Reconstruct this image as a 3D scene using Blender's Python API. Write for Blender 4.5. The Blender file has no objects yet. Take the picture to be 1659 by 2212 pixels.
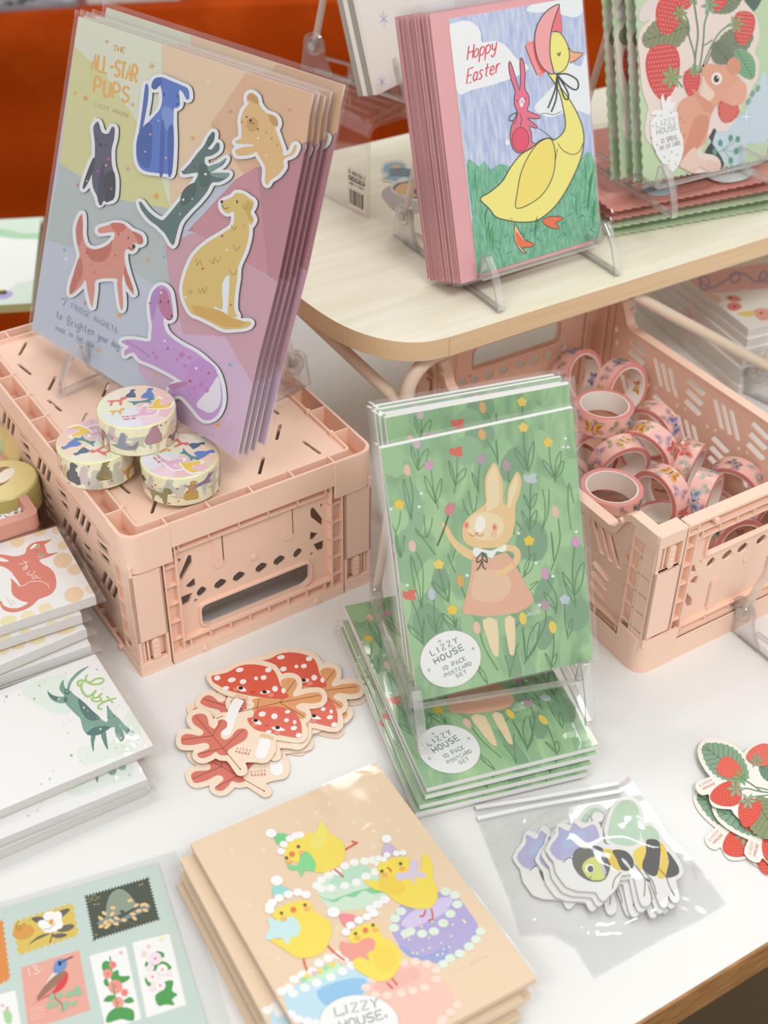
import bpy, math, random
import numpy as np
from mathutils import Vector, Matrix, noise
from mathutils.geometry import tessellate_polygon
random.seed(7)
SC = bpy.context.scene
COL = SC.collection
CM = 0.01

# ------------------------------------------------------------------ camera
FPX, TH, RO, HC = 2890.0, 0.666, 0.017, 59.3
_fw = np.array([0, math.cos(TH), -math.sin(TH)])
_r0 = np.array([1., 0, 0]); _u0 = np.cross(_r0, _fw)
_r = math.cos(RO) * _r0 + math.sin(RO) * _u0
_u = -math.sin(RO) * _r0 + math.cos(RO) * _u0
CAMP = np.array([0, 0, HC])
cam = bpy.data.cameras.new('camera'); camo = bpy.data.objects.new('camera', cam); COL.objects.link(camo)
cam.sensor_fit = 'HORIZONTAL'; cam.sensor_width = 36; cam.lens = 36 * FPX / 1659
cam.clip_start = 0.02; cam.clip_end = 50
camo.matrix_world = Matrix(((_r[0], _u[0], -_fw[0], 0), (_r[1], _u[1], -_fw[1], 0), (_r[2], _u[2], -_fw[2], HC * CM), (0, 0, 0, 1)))
cam.dof.use_dof = True; cam.dof.focus_distance = 0.80; cam.dof.aperture_fstop = 10
SC.camera = camo
# ------------------------------------------------------------------ colour management, world and lamps
vs = SC.view_settings
vs.view_transform = 'Standard'; vs.look = 'None'; vs.exposure = -0.20; vs.gamma = 1.0; vs.use_curve_mapping = False
w = bpy.data.worlds.new('hall'); SC.world = w; w.use_nodes = True
w.node_tree.nodes['Background'].inputs[0].default_value = (1.0, 0.998, 0.99, 1)
w.node_tree.nodes['Background'].inputs[1].default_value = 0.80
def lamp(name, loc, aim, sx, sy, power, col=(1, .99, .975)):
    l = bpy.data.lights.new(name, 'AREA'); l.shape = 'RECTANGLE'; l.size = sx; l.size_y = sy; l.energy = power; l.color = col
    o = bpy.data.objects.new(name, l); COL.objects.link(o); o.location = loc
    o.rotation_euler = (Vector(aim) - Vector(loc)).to_track_quat('-Z', 'Y').to_euler()
    o['kind'] = 'structure'
    return o
lamp('ceiling_or_fill_lamp', (0.9, -0.5, 2.1), (0.05, .65, 0), 1.0, .35, 23)
lamp('ceiling_or_fill_lamp', (0.2, 2.7, 2.4), (0, .9, 0), 1.8, .3, 19)
lamp('ceiling_or_fill_lamp', (-0.9, -1.0, 1.9), (-.1, .8, .1), .9, .4, 14)  # fill light added at front left to brighten the leaning cards
cy = SC.cycles
cy.max_bounces = 10; cy.transparent_max_bounces = 40; cy.transmission_bounces = 8; cy.glossy_bounces = 4; cy.diffuse_bounces = 4
cy.caustics_reflective = False; cy.caustics_refractive = False

# ------------------------------------------------------------------ view rays
def ray(x, y): return _fw + _r * (x - 829.5) / FPX - _u * (y - 1106) / FPX
def U(x, y, z=0.0):
    d = ray(x, y); return CAMP + d * ((z - HC) / d[2])

# ------------------------------------------------------------------ materials
MATS = {}
def lin(h):
    v = [int(h[i:i + 2], 16) / 255 for i in (0, 2, 4)]
    return [c / 12.92 if c < .04045 else ((c + .055) / 1.055) ** 2.4 for c in v]
def mat(h, rough=.5, spec=.4, k=1.0, bump=0, bscale=200, kind='', sss=0):
    key = (h, rough, spec, round(k, 3), bump, kind, sss)
    if key in MATS: return MATS[key]
    m = bpy.data.materials.new(kind or 'ink_' + h); m.use_nodes = True
    nt = m.node_tree; b = nt.nodes['Principled BSDF']
    c = [min(.93, v * k) for v in lin(h)]
    b.inputs['Base Color'].default_value = (*c, 1)
    b.inputs['Roughness'].default_value = rough
    b.inputs['Specular IOR Level'].default_value = spec
    if sss:
        b.inputs['Subsurface Weight'].default_value = sss; b.inputs['Subsurface Scale'].default_value = .004
        b.inputs['Subsurface Radius'].default_value = (1, .6, .45)
    if bump:
        tc = nt.nodes.new('ShaderNodeTexCoord'); n = nt.nodes.new('ShaderNodeTexNoise'); bp = nt.nodes.new('ShaderNodeBump')
        n.inputs['Scale'].default_value = bscale; nt.links.new(tc.outputs['Object'], n.inputs['Vector'])
        nt.links.new(n.outputs['Fac'], bp.inputs['Height']); bp.inputs['Strength'].default_value = bump; bp.inputs['Distance'].default_value = .001
        nt.links.new(bp.outputs['Normal'], b.inputs['Normal'])
    MATS[key] = m; return m
def textured(name, c1, c2, scale, rough, stretch=(1, 1, 1), bump=.0, detail=4, c3=None, dist=0.0, k=1, spec=.4):
    m = bpy.data.materials.new(name); m.use_nodes = True; nt = m.node_tree; b = nt.nodes['Principled BSDF']
    tc = nt.nodes.new('ShaderNodeTexCoord'); mp = nt.nodes.new('ShaderNodeMapping'); mp.inputs['Scale'].default_value = stretch
    n = nt.nodes.new('ShaderNodeTexNoise'); n.inputs['Scale'].default_value = scale; n.inputs['Detail'].default_value = detail
    n.inputs['Distortion'].default_value = dist
    r = nt.nodes.new('ShaderNodeValToRGB')
    r.color_ramp.elements[0].position = .35; r.color_ramp.elements[1].position = .65
    r.color_ramp.elements[0].color = (*[v * k for v in lin(c1)], 1); r.color_ramp.elements[1].color = (*[v * k for v in lin(c2)], 1)
    if c3:
        e = r.color_ramp.elements.new(.5); e.color = (*[v * k for v in lin(c3)], 1)
    L = nt.links.new
    L(tc.outputs['Object'], mp.inputs[0]); L(mp.outputs[0], n.inputs['Vector']); L(n.outputs['Fac'], r.inputs[0]); L(r.outputs[0], b.inputs['Base Color'])
    b.inputs['Roughness'].default_value = rough; b.inputs['Specular IOR Level'].default_value = spec
    if bump:
        bp = nt.nodes.new('ShaderNodeBump'); bp.inputs['Strength'].default_value = bump; bp.inputs['Distance'].default_value = .002
        L(n.outputs['Fac'], bp.inputs['Height']); L(bp.outputs['Normal'], b.inputs['Normal'])
    return m
def clear(name, tint=(1, 1, 1), haze=.02, rough=.06, gloss=1.0, bump=.0, bscale=60, ior=1.5, refr=0.0, hcol=(1, 1, 1)):
    m = bpy.data.materials.new(name); m.use_nodes = True; nt = m.node_tree; nt.nodes.remove(nt.nodes['Principled BSDF'])
    out = nt.nodes['Material Output']; L = nt.links.new
    t = nt.nodes.new('ShaderNodeBsdfTransparent'); t.inputs[0].default_value = (*tint, 1)
    g = nt.nodes.new('ShaderNodeBsdfGlossy'); g.inputs['Roughness'].default_value = rough; g.inputs[0].default_value = (gloss, gloss, gloss, 1)
    d = nt.nodes.new('ShaderNodeBsdfDiffuse'); d.inputs[0].default_value = (*hcol, 1)
    lw = nt.nodes.new('ShaderNodeLayerWeight'); lw.inputs[0].default_value = .5
    pw = nt.nodes.new('ShaderNodeMath'); pw.operation = 'POWER'; pw.inputs[1].default_value = 4.5
    ma = nt.nodes.new('ShaderNodeMath'); ma.operation = 'MULTIPLY_ADD'; ma.use_clamp = True
    f0 = ((ior - 1) / (ior + 1)) ** 2 * 1.5; ma.inputs[1].default_value = .8 - f0; ma.inputs[2].default_value = f0
    L(lw.outputs['Facing'], pw.inputs[0]); L(pw.outputs[0], ma.inputs[0]); fr = ma
    m1 = nt.nodes.new('ShaderNodeMixShader'); m1.inputs[0].default_value = haze
    m2 = nt.nodes.new('ShaderNodeMixShader')
    if refr:
        gl = nt.nodes.new('ShaderNodeBsdfRefraction'); gl.inputs['IOR'].default_value = 1.3; gl.inputs['Roughness'].default_value = .02
        m3 = nt.nodes.new('ShaderNodeMixShader'); m3.inputs[0].default_value = refr
        L(t.outputs[0], m3.inputs[1]); L(gl.outputs[0], m3.inputs[2]); L(m3.outputs[0], m1.inputs[1])
    else: L(t.outputs[0], m1.inputs[1])
    L(d.outputs[0], m1.inputs[2])
    L(m1.outputs[0], m2.inputs[1]); L(g.outputs[0], m2.inputs[2]); L(fr.outputs[0], m2.inputs[0]); L(m2.outputs[0], out.inputs[0])
    if bump:
        tc = nt.nodes.new('ShaderNodeTexCoord'); n = nt.nodes.new('ShaderNodeTexNoise'); bp = nt.nodes.new('ShaderNodeBump')
        n.inputs['Scale'].default_value = bscale; n.inputs['Detail'].default_value = 2; n.inputs['Distortion'].default_value = .6
        L(tc.outputs['Object'], n.inputs['Vector']); L(n.outputs['Fac'], bp.inputs['Height'])
        bp.inputs['Strength'].default_value = bump; bp.inputs['Distance'].default_value = .004
        L(bp.outputs['Normal'], g.inputs['Normal'])
    return m
FILM = clear('clear_film', haze=.015, rough=.05, bump=.08, bscale=38, ior=1.42)
FILMC = clear('crinkled_film', haze=.05, rough=.06, bump=.6, bscale=26, ior=1.6)
BAGM = clear('bag_film', haze=.05, rough=.06, bump=.5, bscale=18, ior=1.55)
ACR = clear('clear_acrylic', tint=(.99, .985, .985), haze=.08, rough=.02, ior=1.7, refr=.3, hcol=(1, .97, .96))
ACRP = clear('clear_acrylic_panel', tint=(.97, .95, .94), haze=.03, rough=.02, ior=1.49, hcol=(.9, .8, .75))
MILK = clear('milky_plastic', tint=(.93, .88, .84), haze=.45, rough=.25, ior=1.45, hcol=(.9, .82, .75))
PINKP = mat('f8d2bc', .42, .4, 1.0, bump=.03, bscale=900, kind='peach_plastic')
WHITE = mat('f4f3f0', .6, .3, kind='white_paper')
KRAFT = mat('e9d6c0', .7, .2, kind='grey_board')

# ------------------------------------------------------------------ mesh collector (centimetres, local frame)
class M:
    def __init__(s): s.v = []; s.f = []; s.m = []; s.mats = []; s.sm = []
    def mi(s, m):
        if m not in s.mats: s.mats.append(m)
        return s.mats.index(m)
    def add(s, vs_, fs, m, smooth=False):
        o = len(s.v); i = s.mi(m); s.v += [tuple(v) for v in vs_]
        for f in fs: s.f.append([o + k for k in f]); s.m.append(i); s.sm.append(smooth)
    def box(s, x0, x1, y0, y1, z0, z1, m, X=None):
        vs_ = [(x, y, z) for z in (z0, z1) for y in (y0, y1) for x in (x0, x1)]
        if X: vs_ = [X(*v) for v in vs_]
        s.add(vs_, [(0, 2, 3, 1), (4, 5, 7, 6), (0, 1, 5, 4), (2, 6, 7, 3), (0, 4, 6, 2), (1, 3, 7, 5)], m)
    def prism(s, loop, z0, z1, m, side=None, holes=(), X=None, bottom=True, smooth_side=False):
        """extruded outline with holes; loop in the xy plane, X maps (x,y,z) elsewhere"""
        loops = [list(loop)] + [list(h) for h in holes]
        if area(loops[0]) < 0: loops[0].reverse()
        for h in loops[1:]:
            if area(h) > 0: h.reverse()
        pts = [p for l in loops for p in l]
        tris = tessellate_polygon([[Vector((p[0], p[1], 0)) for p in l] for l in loops])
        n = len(pts); f = X or (lambda a, b, c: (a, b, c))
        top = [f(p[0], p[1], z1) for p in pts]; bot = [f(p[0], p[1], z0) for p in pts]
        def a3(t): 
            (ax, ay), (bx, by), (cx, cy_) = [pts[i][:2] for i in t]; return (bx - ax) * (cy_ - ay) - (by - ay) * (cx - ax)
        T = [t if a3(t) > 0 else (t[0], t[2], t[1]) for t in tris]
        s.add(top, T, m)
        if z1 - z0 > 1e-6:
            if bottom: s.add(bot, [(t[0], t[2], t[1]) for t in T], side or m)
            o = 0; sv = []; sf = []
            for l in loops:
                k = len(l)
                for i in range(k):
                    j = (i + 1) % k; sf.append((n + o + i, n + o + j, o + j, o + i))
                o += k
            s.add(top + bot, sf, side or m, smooth_side)
    def tube(s, pts, r, m, n=8, closed=False, taper=None):
        P = [Vector(p) for p in pts]; k = len(P); vs_ = []; fs = []; up = None
        for i, p in enumerate(P):
            a = P[(i - 1) % k] if (closed or i) else p; b = P[(i + 1) % k] if (closed or i < k - 1) else p
            d = (b - a).normalized()
            if up is None: up = d.orthogonal().normalized()
            up = (up - d * up.dot(d)).normalized(); q = d.cross(up)
            rr = r * (taper[i] if taper else 1)
            for j in range(n):
                t = 2 * math.pi * j / n; vs_.append(p + (up * math.cos(t) + q * math.sin(t)) * rr)
        for i in range(k if closed else k - 1):
            for j in range(n):
                a = i * n; b = ((i + 1) % k) * n; fs.append((a + j, a + (j + 1) % n, b + (j + 1) % n, b + j))
        if not closed: fs += [tuple(range(n))[::-1], tuple((k - 1) * n + j for j in range(n))]
        s.add(vs_, fs, m, True)
    def strip(s, pts, wx, wy, m, side=(0, 0, 1)):
        """rectangular bar swept along pts: wx across `side`x dir, wy along `side`"""
        P = [Vector(p) for p in pts]; k = len(P); vs_ = []; fs = []; S = Vector(side)
        for i, p in enumerate(P):
            a = P[max(0, i - 1)]; b = P[min(k - 1, i + 1)]; d = (b - a).normalized(); q = d.cross(S).normalized()
            for e, g in ((-1, -1), (1, -1), (1, 1), (-1, 1)): vs_.append(p + q * wx / 2 * e + S * wy / 2 * g)
        for i in range(k - 1):
            a = i * 4; b = a + 4
            for j in range(4): fs.append((a + j, a + (j + 1) % 4, b + (j + 1) % 4, b + j))
        fs += [(3, 2, 1, 0), tuple((k - 1) * 4 + j for j in range(4))]
        s.add(vs_, fs, m)
    def lathe(s, prof, m, n=48, closed=True, mats=None, X=None, smooth=True):
        k = len(prof); f = X or (lambda a, b, c: (a, b, c))
        vs_ = [f(p[0] * math.cos(2 * math.pi * j / n), p[0] * math.sin(2 * math.pi * j / n), p[1]) for p in prof for j in range(n)]
        base = len(s.v); s.v += [tuple(v) for v in vs_]
        for i in range(k if closed else k - 1):
            mm = s.mi(mats[i] if mats else m); a = i * n; b = ((i + 1) % k) * n
            for j in range(n):
                s.f.append([base + a + j, base + a + (j + 1) % n, base + b + (j + 1) % n, base + b + j]); s.m.append(mm); s.sm.append(smooth)
    def build(s, name, parent=None, bevel=0):
        me = bpy.data.meshes.new(name)
        me.from_pydata([(a * CM, b * CM, c * CM) for a, b, c in s.v], [], s.f)
        for m in s.mats: me.materials.append(m)
        me.polygons.foreach_set('material_index', s.m); me.polygons.foreach_set('use_smooth', s.sm); me.update()
        if any(s.sm): 
            try: me.set_sharp_from_angle(angle=math.radians(38))
            except Exception: pass
        o = bpy.data.objects.new(name, me); COL.objects.link(o)
        if parent: o.parent = parent
        if bevel:
            b = o.modifiers.new('bevel', 'BEVEL'); b.width = bevel * CM; b.segments = 2; b.limit_method = 'ANGLE'; b.angle_limit = math.radians(40)
        return o
def area(l): return sum(l[i][0] * l[(i + 1) % len(l)][1] - l[(i + 1) % len(l)][0] * l[i][1] for i in range(len(l))) / 2
def rrect(x0, x1, y0, y1, r, n=5):
    out = []
    for cx, cy_, a0 in ((x1 - r, y1 - r, 0), (x0 + r, y1 - r, 90), (x0 + r, y0 + r, 180), (x1 - r, y0 + r, 270)):
        for i in range(n + 1):
            a = math.radians(a0 + 90 * i / n); out.append((cx + r * math.cos(a), cy_ + r * math.sin(a)))
    return out
def smooth(pts, closed=True, n=4):
    if n < 2: return [tuple(p) for p in pts]
    P = [np.array(p[:2], float) for p in pts]; k = len(P); out = []
    for i in range(k if closed else k - 1):
        p0 = P[(i - 1) % k] if closed or i else P[0]; p1 = P[i]; p2 = P[(i + 1) % k]; p3 = P[(i + 2) % k] if closed or i + 2 < k else P[-1]
        for j in range(n):
            t = j / n; out.append(tuple(.5 * (2 * p1 + (p2 - p0) * t + (2 * p0 - 5 * p1 + 4 * p2 - p3) * t * t + (3 * p1 - p0 - 3 * p2 + p3) * t ** 3)))
    if not closed: out.append(tuple(P[-1]))
    return out
def pp(s): return [tuple(float(q) for q in t.split(',')) for t in s.split()]

# ------------------------------------------------------------------ things
def frame(o, X, Y):
    X = Vector(X).normalized(); N = X.cross(Vector(Y)).normalized(); Y = N.cross(X)
    o = Vector(o) * CM
    return Matrix(((X.x, Y.x, N.x, o.x), (X.y, Y.y, N.y, o.y), (X.z, Y.z, N.z, o.z), (0, 0, 0, 1)))
def shift(mx, a=0, b=0, c=0, rot=0):
    return mx @ Matrix.Translation((a * CM, b * CM, c * CM)) @ Matrix.Rotation(math.radians(rot), 4, 'Z')
def thing(name, label, cat, mx=None, group=None):
    o = bpy.data.objects.new(name, None); COL.objects.link(o); o.empty_display_size = .01
    if mx is not None: o.matrix_world = mx
    o['label'] = label; o['category'] = cat
    if group: o['group'] = group
    return o
def tag(o, label, cat, group=None, mx=None):
    o['label'] = label; o['category'] = cat
    if group: o['group'] = group
    if mx is not None: o.matrix_world = mx
    return o
def copy_thing(src, mx, label=None):
    c = src.copy(); COL.objects.link(c); c.matrix_world = mx
    if label: c['label'] = label
    for ch in list(src.children):
        d = ch.copy(); COL.objects.link(d); d.parent = c
        for g in list(ch.children):
            e = g.copy(); COL.objects.link(e); e.parent = d
    return c
def flatframe(p0, p1, z, ang=None):
    """frame lying flat: origin under pixel p0, x towards pixel p1, y away"""
    a = U(*p0, z); b = U(*p1, z); return frame(a, b - a, np.cross([0, 0, 1], b - a)), float(np.linalg.norm(b - a))
def poseframe(bl, z, yaw, tilt, roll):
    ex = np.array([math.cos(yaw), math.sin(yaw), 0]); back = np.cross([0, 0, 1.], ex)
    up = back * math.sin(tilt) + np.array([0, 0, 1]) * math.cos(tilt)
    X = ex * math.cos(roll) + up * math.sin(roll); Y = -ex * math.sin(roll) + up * math.cos(roll)
    return frame(U(*bl, z), X, Y)

# ------------------------------------------------------------------ printed artwork
def homog(src, dst):
    A = []
    for (x, y), (u_, v_) in zip(src, dst):
        A += [[x, y, 1, 0, 0, 0, -u_ * x, -u_ * y, -u_], [0, 0, 0, x, y, 1, -v_ * x, -v_ * y, -v_]]
    h = np.linalg.svd(np.array(A, float))[2][-1].reshape(3, 3)
    def f(x, y):
        q = h @ np.array([x, y, 1.]); return (q[0] / q[2], q[1] / q[2])
    return f
def quadmap(bl, br, tr, tl, W, H): return homog((bl, br, tr, tl), ((0, 0), (W, 0), (W, H), (0, H)))
def planemap(mx, t=0):
    inv = mx.inverted(); o = np.array(mx.translation) / CM; N = np.array(mx.col[2][:3]); o = o + N * t
    def f(x, y):
        d = ray(x, y); p = CAMP + d * (((o - CAMP) @ N) / (d @ N)); q = inv @ Vector(p * CM); return (q.x / CM, q.y / CM)
    return f
def refine(loop, n):
    return loop
GL = {'A': '0,0 .5,1 1,0;.2,.38 .8,.38', 'B': '0,0 0,1 .7,1 .9,.75 .6,.52 0,.52;.6,.52 1,.25 .7,0 0,0', 'C': '1,.85 .6,1 .15,.8 0,.45 .2,.1 .6,0 1,.15',
      'D': '0,0 0,1 .6,.95 1,.5 .6,.03 0,0', 'E': '1,1 0,1 0,0 1,0;0,.52 .8,.52', 'F': '1,1 0,1 0,0;0,.52 .8,.52', 'G': '1,.85 .5,1 0,.5 .4,0 1,.1 1,.45 .6,.45',
      'H': '0,0 0,1;1,0 1,1;0,.5 1,.5', 'I': '.5,0 .5,1', 'K': '0,0 0,1;1,1 0,.45 1,0', 'L': '0,1 0,0 .9,0', 'M': '0,0 .15,1 .5,.4 .85,1 1,0', 'N': '0,0 0,1 1,0 1,1',
      'O': '.5,1 .1,.8 0,.5 .1,.2 .5,0 .9,.2 1,.5 .9,.8 .5,1', 'P': '0,0 0,1 .7,1 1,.75 .7,.48 0,.48', 'R': '0,0 0,1 .7,1 1,.75 .7,.5 0,.5;.5,.5 1,0',
      'S': '1,.88 .6,1 .1,.85 .1,.6 .9,.42 .95,.15 .5,0 0,.12', 'T': '0,1 1,1;.5,1 .5,0', 'U': '0,1 0,.3 .3,0 .7,0 1,.3 1,1', 'V': '0,1 .5,0 1,1',
      'W': '0,1 .25,0 .5,.7 .75,0 1,1', 'Y': '0,1 .5,.5 1,1;.5,.5 .4,0', 'Z': '0,1 1,1 0,0 1,0', '0': '.5,1 0,.7 0,.3 .5,0 1,.3 1,.7 .5,1', '1': '.3,.8 .5,1 .5,0',
      '2': '0,.8 .5,1 1,.75 0,0 1,0', '3': '0,.9 .6,1 .9,.75 .4,.52 1,.25 .5,0 0,.1', '5': '1,1 .2,1 .1,.55 .7,.6 1,.3 .6,0 0,.1', '6': '.8,1 .2,.6 0,.25 .5,0 1,.25 .6,.5 .1,.35',
      '7': '0,1 1,1 .4,0', '$': '1,.8 .5,.9 .1,.7 .9,.35 .5,.1 0,.2;.5,1.05 .5,-.05', '-': '.1,.5 .9,.5', '.': '.4,0 .6,0', 'c': '.9,.5 .4,.6 .1,.3 .4,0 .9,.1',
      't': '.5,.9 .45,.1 .8,0;.1,.6 .9,.6', 'o': '.5,.6 .1,.4 .15,.1 .5,0 .9,.2 .8,.5 .5,.6', 'r': '.2,.6 .2,0;.2,.35 .5,.6 .9,.55', 'i': '.5,.6 .5,0;.45,.85 .55,.85',
      'g': '.9,.55 .4,.6 .1,.35 .4,.1 .85,.2;.9,.6 .85,-.3 .4,-.4 .1,-.2', 'h': '.1,1 .1,0;.1,.35 .5,.6 .9,.4 .9,0', 'e': '.1,.3 .9,.35 .6,.6 .2,.5 .1,.2 .5,0 .9,.1',
      'n': '.1,.6 .1,0;.1,.35 .5,.6 .9,.4 .9,0', 'y': '.1,.6 .2,.2 .6,.1 .9,.3;.9,.6 .8,-.2 .4,-.4 .1,-.2', 'u': '.1,.6 .15,.1 .5,0 .85,.15 .9,.6 .9,0',
      'd': '.9,1 .9,0;.9,.5 .4,.6 .1,.3 .4,0 .9,.15', 'a': '.85,.5 .4,.6 .1,.3 .4,0 .8,.15;.85,.6 .9,0', 'm': '.0,.6 .05,0;.05,.4 .3,.6 .5,.4 .5,0;.5,.4 .75,.6 .95,.4 1,0', ' ': '', 'v': '0,.6 .5,0 1,.6', 'p': '.1,.6 .12,-.45;.1,.45 .5,.62 .95,.35 .6,0 .12,.08', 's': '.85,.52 .4,.62 .25,.42 .75,.2 .5,0 .1,.05'}
def cliprect(L, x0, x1, y0, y1):
    for ax, lim, sg in ((0, x0, 1), (0, x1, -1), (1, y0, 1), (1, y1, -1)):
        out = []
        for i in range(len(L)):
            a, b = L[i - 1], L[i]; da, db = (a[ax] - lim) * sg, (b[ax] - lim) * sg
            if (da >= 0) != (db >= 0):
                t = da / (da - db); out.append((a[0] + (b[0] - a[0]) * t, a[1] + (b[1] - a[1]) * t))
            if db >= 0: out.append(b)
        L = out
        if len(L) < 3: return []
    return L
class Art:
    def __init__(s, mesh, fn, z, view=(0, 0, 1), k=1.0, rough=.5, dz=.0025, spec=.35, upv=None, X=None):
        s.M = mesh; s.fn = fn; s.z = z; s.k = k; s.rough = rough; s.dz = dz; s.spec = spec; s.upv = upv; s.X = X; s.view(*view)
    def view(s, ox, oy, sc): s.ox, s.oy, s.sc = ox, oy, sc; return s
    def up(s, n=1): s.z += s.dz * n; return s
    def loc(s, p): return s.fn(s.ox + p[0] / s.sc, s.oy + p[1] / s.sc)
    cnt = 0
    def zz(s): s.cnt = (s.cnt + 1) % 24; return s.z + s.cnt * s.dz / 25
    def mt(s, c): return mat(c, s.rough, s.spec, s.k)
    clip = None
    def poly(s, c, pts, holes=(), loc=True):
        L_ = [s.loc(p) for p in pts] if loc else list(pts)
        if s.clip: L_ = cliprect(L_, *s.clip)
        if len(L_) < 3: return
        z_ = s.zz(); s.M.prism(L_, z_, z_, s.mt(c) if isinstance(c, str) else c, holes=[[s.loc(p) for p in h] for h in holes], X=s.X)
    def f(s, c, t, n=3): s.poly(c, smooth(pp(t) if isinstance(t, str) else t, True, n)); return s
    def e(s, c, x, y, rx, ry=None, a=0, n=20):
        ry = ry or rx; a = math.radians(a); ca, sa = math.cos(a), math.sin(a)
        s.poly(c, [(x + rx * math.cos(t) * ca - ry * math.sin(t) * sa, y + rx * math.cos(t) * sa + ry * math.sin(t) * ca) for t in [2 * math.pi * i / n for i in range(n)]]); return s
    def s_(s, c, w, t, n=4, closed=False, taper=False):
        P = smooth(pp(t) if isinstance(t, str) else t, closed, n); k = len(P)
        if k < 2: return s
        L_ = [];R_ = []
        for i, p in enumerate(P):
            a = P[(i - 1) % k] if closed else P[max(0, i - 1)]; b = P[(i + 1) % k] if closed else P[min(k - 1, i + 1)]
            dx, dy = b[0] - a[0], b[1] - a[1]; l = math.hypot(dx, dy) or 1; ww = w / 2 * (math.sin(math.pi * (.08 + .84 * i / (k - 1))) if taper else 1)
            L_.append((p[0] - dy / l * ww, p[1] + dx / l * ww)); R_.append((p[0] + dy / l * ww, p[1] - dx / l * ww))
        A = [s.loc(p) for p in L_]; B = [s.loc(p) for p in R_]
        if s.clip:
            x0, x1, y0, y1 = s.clip; cl = lambda p: (min(max(p[0], x0), x1), min(max(p[1], y0), y1)); A = [cl(p) for p in A]; B = [cl(p) for p in B]
        X = s.X or (lambda a, b, c_: (a, b, c_))
        z_ = s.zz(); q_ = s.dz * .7 / k; vs_ = [X(p[0], p[1], z_ + q_ * (i % k)) for i, p in enumerate(A + B)]; fs = []
        for i in range(k if closed else k - 1):
            j = (i + 1) % k; fs.append((i, j, k + j, k + i))
        # face the reader
        if fs:
            q = fs[0]; a = A + B; ar = area([a[i] for i in q])
            if ar < 0: fs = [f_[::-1] for f_ in fs]
        s.M.add(vs_, fs, s.mt(c)); return s
    def t(s, c, w, x0, y0, x1, y1, h, text, gap=.35, upv=None):
        n = len(text); dx, dy = x1 - x0, y1 - y0; L_ = math.hypot(dx, dy)
        uv = upv or s.upv or (dy / L_, -dx / L_)
        tot = sum((.45 if ch in 'I.1i' else 1) + gap for ch in text) - gap
        cw = 1 / tot; pos = 0
        for ch in text:
            wd = .45 if ch in 'I.1i' else 1
            for st in GL.get(ch, '').split(';'):
                if not st: continue
                P = [(x0 + dx * (pos + a * wd) * cw + uv[0] * b * h, y0 + dy * (pos + a * wd) * cw + uv[1] * b * h) for a, b in pp(st)]
                s.s_(c, w, P, n=3 if ch in 'OCGSUBDPR0369ceoagydnhrum2ps' else 1)
            pos += wd + gap
        return s
    def star(s, c, x, y, r, n=5, inner=.42, rot=0):
        s.poly(c, [(x + (r if i % 2 == 0 else r * inner) * math.sin(math.pi * i / n + rot), y - (r if i % 2 == 0 else r * inner) * math.cos(math.pi * i / n + rot)) for i in range(2 * n)]); return s
    def tick(s, c, w, x, y, r, n=3, rot=0.2):
        for i in range(n):
            a = rot + math.pi * i / n; s.s_(c, w, [(x - r * math.cos(a), y - r * math.sin(a)), (x + r * math.cos(a), y + r * math.sin(a))], n=1)
        return s
def contour(polys, d, step=3.0, fill=True):
    """outline of a set of polygons grown by d (distance field + marching squares)"""
    allp = np.array([p for q in polys for p in q]); x0, y0 = allp.min(0) - d - 3 * step; x1, y1 = allp.max(0) + d + 3 * step
    xs = np.arange(x0, x1, step); ys = np.arange(y0, y1, step); GX, GY = np.meshgrid(xs, ys); G = np.full(GX.shape, 1e9)
    for q in polys:
        q = np.array(q); ins = np.zeros(GX.shape, bool); D = np.full(GX.shape, 1e9)
        for i in range(len(q)):
            a = q[i]; b = q[(i + 1) % len(q)]; ab = b - a; l2 = ab @ ab
            if l2 < 1e-9: continue
            t = np.clip(((GX - a[0]) * ab[0] + (GY - a[1]) * ab[1]) / l2, 0, 1)
            D = np.minimum(D, np.hypot(GX - a[0] - t * ab[0], GY - a[1] - t * ab[1]))
            c = (a[1] > GY) != (b[1] > GY)
            if a[1] != b[1]: ins ^= c & (GX < (b[0] - a[0]) * (GY - a[1]) / (b[1] - a[1]) + a[0])
        G = np.minimum(G, np.where(ins, -D, D))
    V = G - d; segs = {}
    def ip(i, j, i2, j2):
        a, b = V[i, j], V[i2, j2]; t = a / (a - b); return (xs[j] + (xs[j2] - xs[j]) * t, ys[i] + (ys[i2] - ys[i]) * t)
    S = V < 0; R, Cn = V.shape
    act = (S[:-1, :-1].astype(int) + S[:-1, 1:] + S[1:, :-1] + S[1:, 1:])
    for i, j in zip(*np.where((act > 0) & (act < 4))):
        c = [(i, j), (i, j + 1), (i + 1, j + 1), (i + 1, j)]; ins = [S[q] for q in c]; out = []; inn = []
        for e in range(4):
            a, b = c[e], c[(e + 1) % 4]
            if ins[e] != ins[(e + 1) % 4]:
                key = (min(a, b), max(a, b)); (out if ins[e] else inn).append((key, ip(*a, *b)))
        for (k1, p1), (k2, p2) in zip(inn, out): segs[k1] = (p1, k2)
    loops = []
    while segs:
        k0 = next(iter(segs)); k = k0; lp = []
        while k in segs:
            p, nk = segs.pop(k); lp.append(p); k = nk
        if len(lp) > 6: loops.append(lp)
    loops.sort(key=lambda l: -abs(area(l))); return [l[::1] for l in loops]
def simplify(l, tol):
    out = [l[0]]
    for p in l[1:]:
        if math.hypot(p[0] - out[-1][0], p[1] - out[-1][1]) > tol: out.append(p)
    return out
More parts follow.
